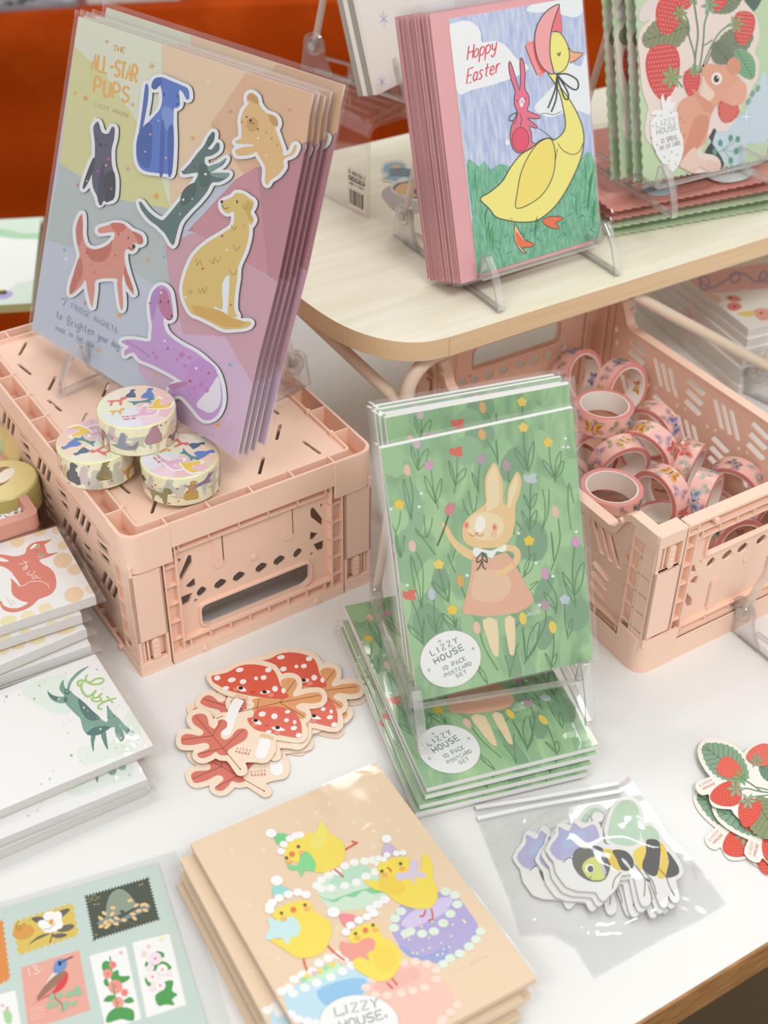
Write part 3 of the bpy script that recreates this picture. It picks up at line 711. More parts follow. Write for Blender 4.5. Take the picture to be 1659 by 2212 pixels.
# ------------------------------------------------------------------ dog magnet packs
Z1 = (60, 0, 2.37); Z2 = (60, 450, 2.37)
PW, PH, PT = 23.0, 20.75, .12
def pup_art(card, t):
    fn = quadmap((72, 712), (513, 986), (680, 203), (172, 36), PW, PH); K = 1.08
    A = Art(card, fn, PT + .003, (0, 0, 1), K, .42, .003, upv=(.1, -.99))
    # colour fields
    A.poly('b5bccb', [(172.5, 37), (679, 203.5), (512.5, 985), (72.8, 711.5)]); A.up()
    A.poly('d0d3bd', [(172.5, 37), (352, 95), (353, 160), (372, 450), (292, 252), (228, 160), (163, 100)])
    A.poly('c9c68e', [(163, 100), (228, 160), (292, 252), (340, 350), (372, 452), (250, 430), (131, 353)])
    A.poly('d9bd9e', [(352, 96), (679, 203.5), (667, 305), (513, 388), (372, 450), (358, 250)])
    A.poly('b07880', [(667, 305), (513, 388), (408, 500), (424, 502), (583, 598), (604, 610)])
    A.poly('c0929f', [(424, 502), (583, 600), (604, 610), (548, 830), (490, 728), (398, 722), (370, 640), (360, 530)])
    A.poly('c6a6c0', [(376, 620), (398, 722), (490, 728), (548, 832), (512.5, 985), (380, 903), (300, 800), (330, 700)])
    A.poly('aab4b4', [(131, 354), (250, 430), (372, 452), (360, 530), (372, 640), (250, 560), (104, 520)]); A.up()
    A.poly('d0a684', [(535, 158), (679, 203.5), (667, 304), (530, 378), (458, 270)])
    A.poly('bd838c', [(513, 388), (560, 360), (583, 598), (424, 502), (420, 490)]); A.up()
    # lettering
    A.view(*Z1); A.t('c9963f', 5, 445, 262, 505, 274, 28, 'THE'); A.t('d9a548', 12, 333, 355, 562, 425, 82, 'ALL-STAR', .25); A.t('d9a548', 12, 345, 475, 520, 528, 78, 'PUPS', .5)
    A.t('b18a6a', 3, 345, 545, 525, 606, 20, 'LIZZY HOUSE', .6)
    A.view(*Z2); A.t('6a6fa0', 5, 178, 498, 205, 500, 34, '7'); A.t('7c84a0', 3.4, 230, 512, 462, 642, 28, 'FRIDGE MAGNETS', .45); A.t('6f7ca0', 3.6, 152, 560, 182, 574, 40, 'to')
    A.t('6f7ca0', 3.6, 210, 595, 345, 655, 42, 'Brighten'); A.t('6f7ca0', 3.6, 365, 668, 482, 728, 36, 'your day.'); A.t('6f7fa0', 3, 150, 622, 345, 715, 20, 'MADE IN THE USA', .5)
    A.view(*Z1)
    for c, x, y, r in (('d98f3a', 303, 505, 17), ('dba24a', 545, 538, 14), ('d9963a', 665, 1008, 22), ('d9a04a', 248, 480, 12), ('c97a72', 264, 950, 14), ('c97a72', 1047, 573, 14)): A.star(c, x, y, r, rot=.2)
    for c, x, y, r in (('c98a3a', 643, 340, 18), ('d5984a', 852, 710, 16), ('c98a80', 519, 868, 14), ('e0dcd0', 933, 425, 15), ('c9857a', 413, 215, 11), ('c97f7a', 1350, 563, 12), ('e8e6e0', 350, 610, 12)): A.tick(c, 3, x, y, r)
    A.view(*Z2)
    for c, x, y, r in (('6d9bc0', 195, 215, 11), ('d99f45', 476, 548, 20), ('6fa3c6', 1042, 802, 15), ('7fa0c0', 706, 250, 10), ('d9963a', 978, 1110, 16)): A.star(c, x, y, r, rot=.2)
    for c, x, y, r in (('d5a24a', 624, 268, 14), ('d9b04a', 371, 728, 15), ('dba84a', 663, 853, 14), ('d07a7a', 300, 486, 12), ('e6e6ee', 205, 262, 13)): A.tick(c, 3, x, y, r)
# dogs: (view, label, outer parts, coloured details)
DOGS = [
 (Z1, 'blue sitting dog magnet', ['650,450 662,410 700,398 745,415 800,438 838,458 845,505 830,512 812,478 792,468 797,535 782,556 766,560 762,620 766,740 756,890 730,894 690,890 620,880 585,850 572,790 578,710 612,655 662,600 695,560 706,505 695,440 672,462', '622,432 614,470 606,540 592,640 584,700 600,680 618,600 632,520 636,450'],
  [('f', '4a6cba', 0), ('f', '3f5fa8', 1), ('F', '2f4f9c', '580,700 620,640 650,640 655,740 640,860 600,850 575,790'), ('F', '7089c6', '706,560 740,552 764,590 755,660 730,670 708,620'), ('F', '34539f', '700,640 718,650 712,880 690,888'), ('F', '34539f', '735,670 762,650 764,740 754,888 735,892'),
   ('F', '33529e', '650,450 662,412 695,402 705,430 690,445 670,462'), ('E', '1c2238', 717, 486, 4, 8), ('E', '1c2238', 786, 497, 4, 8), ('E', '1c2238', 784, 536, 7, 5), ('T', 'd890b0', 645, 692, 9), ('T', 'e0a0b0', 725, 812, 9), ('T', 'a8c0e8', 618, 780, 7), ('T', 'a8c0e8', 686, 622, 7)]),
 (Z1, 'black small dog magnet with upright ears', ['352,660 368,630 380,632 396,680 428,688 446,655 462,662 458,720 446,770 448,850 466,920 462,1010 440,1032 400,1034 384,1050 372,1010 350,960 345,890 358,830 360,740', '350,815 362,820 350,880 325,940 302,972 300,950 322,880'],
  [('f', '4b4560', 0), ('f', '2b2838', 1), ('F', '33304a', '390,860 410,850 402,1032 384,1050 374,1000'), ('F', '2a2434', '412,900 455,880 466,930 462,1010 440,1030 412,1030'), ('E', '15131c', 390, 745, 8, 9), ('E', '15131c', 371, 718, 5, 5), ('E', '15131c', 416, 746, 5, 5), ('T', 'd05a6a', 430, 817, 9), ('T', 'd8c05a', 418, 850, 8), ('T', 'd05a6a', 376, 880, 8), ('T', 'd8c05a', 320, 930, 7), ('T', 'c05a8a', 445, 970, 8)]),
 (Z1, 'dark green leaping dog magnet', ['812,880 850,838 885,790 918,752 935,720 962,680 976,688 968,730 940,762 960,768 985,735 1000,742 996,775 960,800 925,810 930,850 965,855 1000,835 1036,812 1020,845 985,868 950,885 985,895 1046,888 1040,912 1000,935 960,940 935,985 890,1040 850,1080 800,1140 780,1200 760,1260 720,1200 700,1180 680,1160 640,1130 600,1080 586,1040 600,1040 640,1090 700,1130 730,1110 780,1050 830,990 868,940 890,890 850,892 815,896', ],
  [('f', '4a6664', 0), ('F', '3b5552', '900,840 935,850 958,900 945,950 905,960 890,900'), ('F', '375250', '935,720 960,685 975,690 965,730 940,760'), ('F', '6f8c88', '950,885 985,868 1036,815 1000,835 940,858'), ('F', '6f8c88', '950,890 1046,890 1038,912 985,912'), ('F', '35504e', '830,960 880,940 870,1010 810,1060 800,1010'), ('E', '141a1a', 808, 882, 4, 4), ('E', '141a1a', 862, 826, 3, 5), ('E', '141a1a', 870, 858, 3, 5), ('T', 'e8ecd8', 928, 895, 10), ('T', 'e8ecd8', 814, 1026, 9), ('T', '9fc0a0', 860, 1022, 8), ('T', '9fc0a0', 796, 1100, 8)]),
 (Z1, 'tan puppy magnet seen upside down', ['1140,520 1143,490 1165,478 1195,500 1205,540 1240,580 1285,598 1302,630 1296,655 1285,650 1300,700 1325,770 1328,800 1365,785 1385,745 1398,755 1380,795 1340,812 1328,830 1330,860 1300,900 1262,925 1246,950 1232,930 1234,860 1200,800 1190,780 1160,795 1100,802 1082,788 1085,770 1130,755 1175,752 1160,742 1085,738 1088,722 1110,710 1112,660 1108,620 1122,570 1150,532'],
  [('f', 'd3ab72', 0), ('E', 'c39358', 1168, 640, 30, 38, 0), ('F', 'b98a52', '1142,500 1165,482 1195,502 1200,535 1170,525 1148,515'), ('F', 'b98a52', '1250,590 1285,600 1300,632 1294,650 1270,640'), ('E', '2a1c14', 1160, 620, 8, 7), ('E', '2a1c14', 1140, 602, 4, 6), ('E', '2a1c14', 1197, 665, 4, 6), ('S', '2a1c14', 3, '1155,625 1160,635 1170,632 1178,640'), ('T', 'b5503a', 1118, 628, 7), ('T', 'c0502a', 1268, 712, 7), ('T', 'efe6c8', 1198, 712, 8), ('T', 'b5503a', 1240, 682, 6), ('T', 'efe6c8', 1240, 800, 7), ('T', 'c0502a', 1297, 745, 6)]),
 (Z2, 'coral walking dog magnet', ['295,30 300,80 300,140 318,195 365,212 420,192 455,160 462,130 440,125 385,130 378,105 420,92 470,80 512,88 550,118 598,140 608,175 590,188 560,180 566,205 550,222 520,212 512,260 530,340 560,430 552,438 520,390 506,340 500,400 505,480 500,522 488,500 474,400 468,362 370,368 360,420 352,480 345,508 325,440 312,370 290,400 245,440 230,432 240,370 275,280 282,240 268,180 262,110 275,60'],
  [('f', 'cd8576', 0), ('F', 'b5604a', '318,205 360,215 430,190 445,165 440,230 400,275 350,270 322,235'), ('F', 'b8665a', '275,60 292,45 298,120 290,180 272,190 264,120'), ('F', 'c2604a', '440,82 490,78 518,92 510,118 470,125'), ('F', 'b9614f', '552,120 598,142 607,178 590,186 575,160'), ('F', 'b8644f', '510,300 535,350 560,430 520,390'), ('F', 'b8644f', '282,250 300,330 250,430 230,430 245,360'), ('E', '1c1414', 560, 198, 8, 12), ('E', '1c1414', 482, 135, 3, 6), ('E', '1c1414', 532, 155, 3, 6), ('S', '1c1414', 3, '530,200 545,212 556,206'), ('T', 'b02a2a', 318, 230, 8), ('T', 'b02a2a', 465, 245, 7), ('T', 'b02a2a', 254, 374, 8), ('T', 'b02a2a', 529, 355, 7), ('T', 'c05050', 360, 330, 7), ('T', 'c05050', 420, 293, 6), ('T', 'c05050', 345, 290, 6)]),
 (Z2, 'golden long haired sitting dog magnet', ['1010,-25 1030,-40 1065,-55 1085,-75 1120,-70 1150,-50 1175,-30 1170,0 1155,20 1175,60 1160,90 1150,80 1150,140 1130,220 1095,300 1090,360 1078,440 1075,520 1090,555 1060,560 1040,555 1050,350 1015,380 1012,430 1015,500 1005,520 970,505 990,560 1070,585 1140,580 1160,590 1140,612 1080,620 1020,620 960,590 900,560 855,540 825,490 808,430 815,370 838,300 870,240 935,180 1000,140 1060,100 1075,60 1070,20 1040,30 1012,5'],
  [('f', 'cdb063', 0), ('F', 'c79b44', '860,500 930,510 1000,525 1060,560 1130,585 1100,608 1020,605 950,575 880,545'), ('F', 'c09a4c', '1140,-40 1170,-10 1158,30 1172,70 1150,60 1135,10'), ('S', 'a07a34', 3, '880,260 885,295 900,270 908,298'), ('S', 'a07a34', 3, '945,265 965,285 975,255 990,280 1005,250'), ('S', 'a07a34', 3, '890,410 900,440 912,410 920,438 935,405'), ('S', 'a07a34', 3, '1070,190 1085,220 1105,195'), ('S', 'a07a34', 3, '1050,315 1070,345 1090,315'), ('S', 'a07a34', 3, '1060,90 1072,115 1088,92'), ('S', 'a07a34', 3, '1120,-20 1128,10 1140,-15'), ('S', 'a07a34', 3, '835,420 850,440 858,420'),
   ('E', '1c1414', 1012, -30, 7, 9), ('E', '1c1414', 1090, -30, 4, 9), ('S', '2a1c14', 3, '1012,-15 1025,5 1048,0'), ('T', 'b0302a', 1013, 145, 9), ('T', 'b0302a', 913, 311, 9), ('T', 'b0302a', 1057, 497, 8), ('T', 'e8e0e0', 1037, 217, 9), ('T', 'e8e0e0', 826, 457, 9), ('T', 'c07a3a', 1125, 92, 7), ('T', 'c07a3a', 968, 282, 7)]),
 (Z2, 'lilac reclining dog magnet', ['645,470 660,425 690,398 720,402 745,430 755,480 762,545 755,570 735,575 715,560 712,590 730,640 790,690 880,740 940,790 985,840 1010,920 1012,1000 985,1060 940,1085 900,1070 850,1010 800,960 755,965 735,940 760,905 815,895 780,870 730,840 650,800 590,775 560,740 530,745 515,755 512,730 535,710 500,690 505,675 560,672 640,682 648,640 652,600 645,560 640,510'],
  [('f', 'b78fc4', 0), ('F', 'b0688c', '690,420 725,420 745,480 758,560 735,575 705,545 682,480'), ('F', 'a57cba', '645,470 660,425 690,405 688,460 672,520 658,570 648,550'), ('F', 'b483c0', '850,800 900,770 960,800 985,850 960,930 900,990 840,960 820,900'), ('F', 'd9d2dc', '880,1000 950,920 990,860 1005,930 1000,1000 960,1045 915,1035'), ('F', 'b06ea0', '735,905 820,885 830,905 760,925'), ('S', '8a5a90', 3, '520,680 580,715 640,760'),
   ('S', '96b', 3, '0,0 0,0') if 0 else ('E', '1c1414', 755, 553, 5, 8), ('E', '1c1414', 697, 480, 3, 8), ('E', '1c1414', 737, 480, 3, 8), ('S', '1c1414', 3, '730,565 740,572 752,566'), ('T', 'c02a3a', 848, 884, 12), ('T', 'c02a3a', 943, 845, 10), ('T', 'c02a3a', 734, 718, 9), ('T', 'e8dcec', 880, 820, 11), ('T', 'e8dcec', 700, 434, 9), ('T', 'e8dcec', 718, 680, 9), ('T', 'c02a4a', 643, 488, 9),
   ('E', 'b870a8', 805, 750, 17, 14), ('E', 'b870a8', 822, 806, 10, 9), ('E', 'b870a8', 845, 765, 12, 9), ('E', 'b870a8', 780, 775, 8, 8), ('E', 'b870a8', 905, 900, 12, 16), ('E', 'b870a8', 935, 930, 10, 14), ('E', 'b870a8', 870, 920, 9, 12), ('E', 'b870a8', 675, 765, 8, 12), ('E', 'b870a8', 660, 740, 7, 8)]),
]
def magnet(parent, D, fn):
    vw, lab, parts, det = D; m = M(); K = 1.1
    polys = [smooth(pp(p), True, 3) for p in parts]; cs = contour(polys, 17, 4)
    A = Art(m, fn, PT + .15, vw, K, .38, .003)
    big = [simplify(c, 6) for c in cs if abs(area(c)) > .02 * abs(area(cs[0]))]
    outer = [c for c in big if area(c) * area(big[0]) > 0]; holes = [c for c in big if area(c) * area(big[0]) < 0 and abs(area(c)) > 3000]
    wh = mat('e4e6ea', .4, .4, 1.0)
    for c in outer:
        hs = holes if c is outer[0] else []
        m.prism([A.loc(p) for p in c], PT + .004, PT + .10, mat('2b2726', .6), holes=[[A.loc(p) for p in h] for h in hs])
        m.prism([A.loc(p) for p in c], PT + .1001, PT + .145, wh, holes=[[A.loc(p) for p in h] for h in hs])
    for d in det:
        if d[0] == 'f': A.poly(d[1], polys[d[2]])
    A.up()
    for d in det:
        if d[0] == 'F': A.f(d[1], d[2])
    A.up()
    for d in det:
        if d[0] == 'E': A.e(*d[1:])
        elif d[0] == 'S': A.s_(*d[1:])
        elif d[0] == 'T': A.star(*d[1:])
    o = m.build('magnet', parent); o['label'] = lab
def pup_pack():
    t = thing('magnet_pack', 'front pack of seven dog magnets on a pastel card in a clear sleeve', 'magnet pack', frame((-24.32, 79.83, 12.0), (.6853, -.725, .0695), (.2172, .2945, .9306)), 'dog magnet packs on the upturned crate')
    m = M(); m.box(0, PW, 0, PH, 0, PT, mat('e6cfc8', .6)); pup_art(m, t); m.build('backing_card', t)
    fn = quadmap((72, 712), (513, 986), (680, 203), (172, 36), PW, PH)
    for D in DOGS: magnet(t, D, fn)
    sleeve(t, 0, PW, 0, PH, .3, pad=.45, top=.35, bot=.2, seed=1)
    return t
PUP = pup_pack(); pm = PUP.matrix_world
for i, (dx, dy, r) in enumerate(((.0, .1, .0), (.05, .05, -.1), (.1, .25, .1), (.4, .9, -.3))):
    copy_thing(PUP, shift(pm, dx, dy, -.40 * (i + 1), r), ['second dog magnet pack, just behind the front one', 'third dog magnet pack from the front', 'fourth dog magnet pack from the front', 'rearmost dog magnet pack whose pale top edge shows highest'][i])

# ------------------------------------------------------------------ goose cards
GW, GH = 11.4, 15.9; Z4 = (860, 0, 3.568)
def goose():
    t = thing('greeting_card', '', 'greeting card', frame((5.76, 78.63, SZ + 1.6), (.7861, .6156, -.0559), (-.1527, .281, .9475)), 'pink goose cards in the easel')
    m = M(); pk = mat('e9a9ad', .5, .35, kind='pink_envelope')
    m.box(-1.35, GW + .15, -.25, GH + .45, 0, .07, pk); m.build('envelope', t)
    m = M(); m.box(0, GW, 0, GH, .075, .15, mat('ecd3c4', .5))
    fn = quadmap((1028, 596), (1290, 514), (1257.5, -5), (961, 42), GW, GH)
    A = Art(m, fn, .153, Z4, 1.18, .35, .0025); A.clip = (0, GW, 0, GH)
    sky = textured('print_sky', 'adbce2', 'd3dbf0', 120, .35, stretch=(3, .6, 1)); grass = textured('print_grass', '56a580', '8cc8a6', 220, .35, stretch=(4, .7, 1))
    def tp(mt_, pts, sm=3):
        A.poly(mt_, smooth(pp(pts), True, sm))
    tp(sky, '362,152 1416,-14 1536,1832 602,2120', 1); A.up()
    A.f('e3e6ee', '365,230 420,180 490,165 560,185 620,260 630,340 740,330 830,380 900,470 1000,545 880,620 700,680 540,720 450,750 410,600')
    A.f('dfe4ee', '980,90 1030,40 1100,20 1300,10 1416,-5 1422,110 1360,150 1280,135 1180,100 1060,110')
    A.f('dfe4ee', '1040,860 1120,760 1230,640 1290,500 1400,540 1450,450 1480,880 1380,880 1260,900 1150,930')
    tp(grass, '510,1290 560,1270 610,1310 650,1265 700,1330 760,1290 830,1300 900,1330 1000,1250 1200,1260 1400,1240 1440,1200 1500,1270 1535,1830 603,2118 560,1700', 2); A.up()
    random.seed(5)
    for i in range(60):
        x = random.uniform(530, 1500); y = random.uniform(1330, 1900); 
        if 600 < x < 1300 and y < 1650: continue
        if y > 2110 - (x - 600) * .31 - 60: continue
        xl = 505 + (y - 1290) * .115
        if x < xl + 20: continue
        A.s_(random.choice(('2f7a48', '3c8f5a', '5aa07a')), 14, [(x, y + 70), (x + random.uniform(-10, 10), y), (x + random.uniform(-12, 25), y - 90)], taper=True)
    for i in range(46):
        y = random.uniform(1500, 2000); x = random.uniform(720, 1480)
        if y > 2105 - (x - 600) * .31 - 30: continue
        A.s_('2e6a80', 5, [(x, y), (x + 40, y + random.choice((-25, 25)))], n=1)
    A.up()
    Yl, Or, Pk, Ln = 'f2dc78', 'e0683c', 'dd7a78', '2b332c'
    # goose
    body = '620,1555 700,1500 790,1420 850,1320 930,1220 1010,1170 1080,1110 1150,1090 1190,1105 1250,1060 1278,1000 1270,900 1240,760 1200,670 1150,590 1215,600 1240,690 1310,790 1370,900 1410,1010 1418,1110 1400,1220 1350,1350 1270,1500 1180,1620 1060,1710 940,1728 830,1715 740,1690 690,1630'
    A.f(Yl, body); A.up(); A.s_(Ln, 8, body, closed=True)
    A.f('f5b98f', '885,1745 900,1760 960,1860 1035,1885 1000,1915 930,1915 975,1950 940,1945 895,1890 880,1830'); A.s_(Ln, 6, '885,1745 900,1760 960,1860 1035,1885 1000,1915 930,1915 975,1955 940,1950 895,1890 880,1830', closed=True, n=2)
    A.f(Or, '1090,1715 1170,1680 1265,1695 1195,1730 1230,1770 1160,1768'); A.s_(Ln, 6, '1090,1715 1170,1680 1265,1695 1195,1730 1230,1770 1160,1768', closed=True, n=2)
    A.f(Or, '893,1790 950,1860 1030,1887 1000,1912 930,1912 965,1945 900,1890', 2)
    A.f('f0d468', '900,1625 905,1500 940,1340 1010,1200 1080,1120 1160,1095 1195,1180 1190,1330 1140,1460 1050,1560'); A.s_(Ln, 7, '900,1625 905,1500 940,1340 1010,1200 1080,1120 1160,1095 1195,1180 1190,1330 1140,1460 1050,1560', closed=True)
    A.s_(Ln, 6, '1218,1130 1260,1185 1330,1215 1385,1190 1410,1130'); A.s_(Ln, 5, '1215,1170 1200,1250 1195,1310')
    A.e(Yl, 1235, 430, 78, 168, -6); A.s_(Ln, 7, '1170,262 1240,270 1290,340 1315,430 1305,510 1265,570 1200,598')
    A.f('eda37c', '1315,400 1350,430 1420,435 1380,475 1320,505'); A.s_(Ln, 6, '1313,390 1345,425 1420,435 1380,478 1318,512', n=3)
    A.f('e98f92', '970,375 1045,340 1060,450 1125,575 1060,600'); A.s_(Ln, 6, '970,375 1045,340 1060,450 1125,575 1060,600', closed=True, n=1); A.up()
    A.f('d8433f', '1030,350 1050,345 1075,470 1125,570 1100,580 1050,480')
    A.f('ee9c9c', '1240,45 1150,90 1075,190 1045,310 1060,450 1110,550 1190,595 1165,450 1170,300 1190,200 1220,110'); A.s_(Ln, 8, '1240,45 1150,90 1075,190 1045,310 1060,450 1110,550 1190,595 1165,450 1170,300 1190,200 1220,110', closed=True)
    A.f('e06a72', '1240,70 1253,170 1255,270 1215,255 1175,258 1190,190'); A.s_(Ln, 6, '1240,60 1253,170 1255,272 1215,255 1175,258')
    A.s_(Ln, 10, '1222,430 1235,455 1244,425', n=2); A.up()
    for s1 in ('1215,600 1290,595 1370,640 1380,700 1350,718 1290,680 1225,610', '1215,610 1250,720 1275,785 1300,790 1300,740 1250,650 1220,612', '1215,620 1200,720 1145,860', '1220,620 1210,780 1170,890'): A.s_(Ln, 12, s1)
    A.s_(Ln, 4, '1085,905 1130,900 1190,910 1250,885'); A.s_(Ln, 4, '1060,1010 1110,1040 1190,1105'); A.e('e8e6ea', 828, 1125, 17, 20)
    # rabbit
    rb = '848,490 870,540 900,640 925,720 932,600 928,500 940,465 960,510 970,600 965,700 995,760 1000,830 985,880 1075,915 1080,940 1020,940 985,935 1010,960 1060,1000 1050,1015 1000,1000 1015,1050 1020,1120 1050,1135 1020,1160 960,1195 915,1205 870,1170 850,1080 862,1000 890,930 905,885 885,840 884,770 890,730 860,640 840,540'
    A.f('dc6a84', rb, 2); A.up(); A.s_(Ln, 6, rb, closed=True, n=2); A.e('d94a68', 930, 1100, 66, 92, 0)
    A.s_(Ln, 5, [(930 + 66 * math.cos(q), 1100 + 92 * math.sin(q)) for q in [i * .3 for i in range(21)]], n=1, closed=True)
    A.f('f3e2e4', '925,800 945,775 962,800 955,830 940,855 925,830', 2); A.up(); A.s_(Ln, 5, '935,800 950,800', n=1); A.s_(Ln, 4, '930,820 942,812 955,820', n=2); A.e(Ln, 905, 800, 4, 8); A.e(Ln, 973, 787, 4, 8)
    A.s_(Ln, 7, '905,890 850,920 845,955 880,950 905,895'); A.s_(Ln, 5, '910,895 895,960 880,985'); A.s_(Ln, 5, '925,900 940,940 930,1000')
    # lettering
    A.t('d6414f', 9, 512, 478, 742, 405, 112, 'Hoppy', .12, upv=(.12, -.99)); A.t('d6414f', 9, 508, 668, 770, 575, 118, 'Easter', .12, upv=(.12, -.99))
    m.build('card', t)
    sleeve(t, -1.3, GW + .1, -.2, GH + .4, .17, pad=.16, top=.6, bot=.25, seed=2, puff=.03)
    return t
GO = goose(); gm = GO.matrix_world; NG = 17; random.seed(11)
for i in range(NG):
    lab = 'pink goose card with envelope, frontmost in the easel' if i == 0 else ('pink goose card, rearmost of the row in the easel' if i == NG - 1 else ('pink goose card, just behind the frontmost one' if i == 1 else 'pink goose card with envelope in the middle of the row'))
    if i == 0: GO['label'] = lab; continue
    copy_thing(GO, shift(gm, random.uniform(-.08, .08), random.uniform(-.12, .1), -.215 * i, random.uniform(-.35, .35)), lab)

# ------------------------------------------------------------------ strawberry packs
Z5 = (1250, 0, 3.951)
def straw_shape(A, cx, cy_, rx, ry, a=0, c='d8453f', seeds=60, sc='f8d3bf', lw=6, sl=10):
    ca, sa = math.cos(math.radians(a)), math.sin(math.radians(a))
    def R(x, y): return (cx + x * ca - y * sa, cy_ + x * sa + y * ca)
    A.f(c, [R(x * rx, y * ry) for x, y in ((-.75, -.85), (0, -1), (.75, -.85), (1, -.35), (.85, .3), (.45, .8), (0, 1), (-.45, .8), (-.85, .3), (-1, -.35))]); A.up()
    n = int(math.sqrt(seeds)) + 2
    for j in range(n):
        for i in range(n):
            x = (i + .5 + .5 * (j % 2)) / n * 2 - 1; y = (j + .5) / n * 2 - 1
            wd = .88 if y < .1 else .88 - .62 * (y - .1)
            if abs(x) > wd * .97 or (abs(y) > .86 and abs(x) > .5): continue
            p = R(x * rx, y * ry); q = R(x * rx, y * ry + sl); A.s_(sc, lw, [p, q], n=1)
def calyx(A, x, y, r, c='7fa66a', n=6, rot=0):
    for i in range(n):
        a = rot + 2 * math.pi * i / n; b = a + .35; d = a - .35
        A.f(c, [(x, y), (x + r * .55 * math.cos(b), y + r * .55 * math.sin(b)), (x + r * math.cos(a), y + r * math.sin(a)), (x + r * .55 * math.cos(d), y + r * .55 * math.sin(d))], 1)
    A.up()
def leaf(A, x0, y0, x1, y1, wd, c='7c8a66', vein='3f4a38', teeth=9, fold=None):
    dx, dy = x1 - x0, y1 - y0; l = math.hypot(dx, dy); ux, uy = dx / l, dy / l; nx_, ny_ = -uy, ux; L2 = [];R2 = []
    for i in range(teeth * 2 + 1):
        t = i / (teeth * 2); b = wd * math.sin(math.pi * min(1, t * .95 + .03)) ** .75 + (wd * .09 if i % 2 else 0)
        L2.append((x0 + dx * t + nx_ * b, y0 + dy * t + ny_ * b)); R2.append((x0 + dx * t - nx_ * b, y0 + dy * t - ny_ * b))
    A.poly(c, L2 + R2[::-1]); A.up(); A.s_(vein, 4, [(x0, y0), (x1, y1)], n=1)
    for i in range(1, teeth):
        t = i / teeth; b = wd * math.sin(math.pi * min(1, (t + .08) * .95)) ** .75 * .85
        for s in (1, -1): A.s_(vein, 3, [(x0 + dx * (t - .06), y0 + dy * (t - .06)), (x0 + dx * (t + .1) + nx_ * b * s, y0 + dy * (t + .1) + ny_ * b * s)], n=1)
SBQ = dict(bl=(1387, 397), br=(1659, 360), tr=(1659, -20), tl=(1349, -10))
def sb_pack():
    mx = poseframe((1387, 397), SZ + 3.8, math.radians(37), math.radians(20), math.radians(-6))
    t = thing('die_cut_card_pack', 'front strawberry and mouse die cut card pack leaning in its easel', 'card pack', mx, 'strawberry die cut card packs on the shelf')
    Wp, Hp = 12.9, 13.6; fn = quadmap((1387, 397), (1659, 360), (1659, -20), (1349, -10), 12.3, 13.0)
    Wf, Hf = 15.2, 19.5
    m = M(); lp = []; nb = 26
    for i in range(nb): lp += [(Wf * i / nb, 0), (Wf * (i + .5) / nb, .13)]
    for i in range(nb): lp += [(Wf, Hf * i / nb), (Wf - .13, Hf * (i + .5) / nb)]
    for i in range(nb): lp += [(Wf - Wf * i / nb, Hf), (Wf - Wf * (i + .5) / nb, Hf - .13)]
    for i in range(nb): lp += [(0, Hf - Hf * i / nb), (.13, Hf - Hf * (i + .5) / nb)]
    m.prism(lp, 0, .1, mat('c2d8ae', .45)); m.build('backing_card', t)
    m = M(); A = Art(m, fn, .12, Z5, 1.0, .4, .003); A.clip = (.1, Wf - .1, .1, Hf)
    # cards behind: dark, pale blue with green sprig
    A.f('c9d9e2', '1130,1320 1180,1180 1300,1080 1420,1080 1560,900 1660,720 1700,1200 1590,1290 1480,1290 1440,1440 1260,1420'); A.f('3a3d3c', '1100,1180 1200,1150 1180,1240 1100,1340 1160,1440 1270,1460 1250,1380', 2)
    A.f('e6d6d3', '450,260 460,160 530,90 640,70 620,200 520,270'); A.f('4c6a58', '1390,10 1660,-20 1660,90 1560,230 1480,150'); A.up(2)
    for s1, e1, e2 in (('1270,1330 1340,1290 1410,1240', 1400, 1250), ('1270,1330 1190,1350', 1190, 1340), ('1270,1330 1250,1290', 1240, 1275), ('1270,1330 1380,1345', 1385, 1340), ('1270,1330 1330,1400', 1335, 1410), ('1270,1330 1340,1260', 1335, 1240)):
        A.s_('5a9a80', 4, s1); A.e('5a9a80', e1, e2, 22, 26)
    for x, y in ((1540, 900), (1590, 860), (1500, 960)): A.e('7aa89a', x, y, 20, 28, 30)
    A.star('b9d4e6', 1480, 1080, 70, 7, .3); A.star('eef4f8', 1480, 1080, 60, 4, .15); A.up()
    # main die cut card
    z0 = A.z + .03; out = '640,60 700,-10 720,-60 1560,-60 1530,20 1470,110 1480,150 1560,240 1600,330 1605,460 1560,560 1600,640 1590,760 1540,840 1510,900 1470,960 1420,1010 1370,1110 1300,1180 1220,1190 1180,1160 1150,1200 1060,1330 1090,1350 1190,1370 1240,1420 1230,1480 1140,1490 1000,1500 940,1480 860,1440 560,1240 550,1050 560,980 500,840 470,640 455,540 440,440 470,330 560,250 590,170'
    P2 = smooth(pp(out), True, 3); m.prism([A.loc(p) for p in P2], A.z, z0, mat('eedcd2', .4)); A.z = z0 + .003
    leaf(A, 940, 330, 480, 440, 150, '8a9068', '3c4030'); leaf(A, 1180, 560, 1545, 420, 120, '7d8a6d'); leaf(A, 1150, 200, 1460, 30, 110, '7d8a6d'); leaf(A, 1390, 540, 1540, 780, 90, '7fae84', '3e6a4c'); leaf(A, 1170, 480, 1320, 640, 100, '77806a')
    for w_, s1 in ((16, '990,700 1000,560 1020,400 1000,250 975,120'), (14, '1000,700 985,560 930,400 920,280 850,190'), (14, '1030,720 1060,560 1075,420 1085,300 1130,180 1120,120'), (12, '1040,720 1090,620 1150,500 1230,390 1340,320'), (11, '1060,500 1110,480 1160,450'), (13, '760,750 830,780 880,830'), (13, '1035,720 1100,650 1180,480')): A.s_('6a8a68', w_, s1)
    A.up()
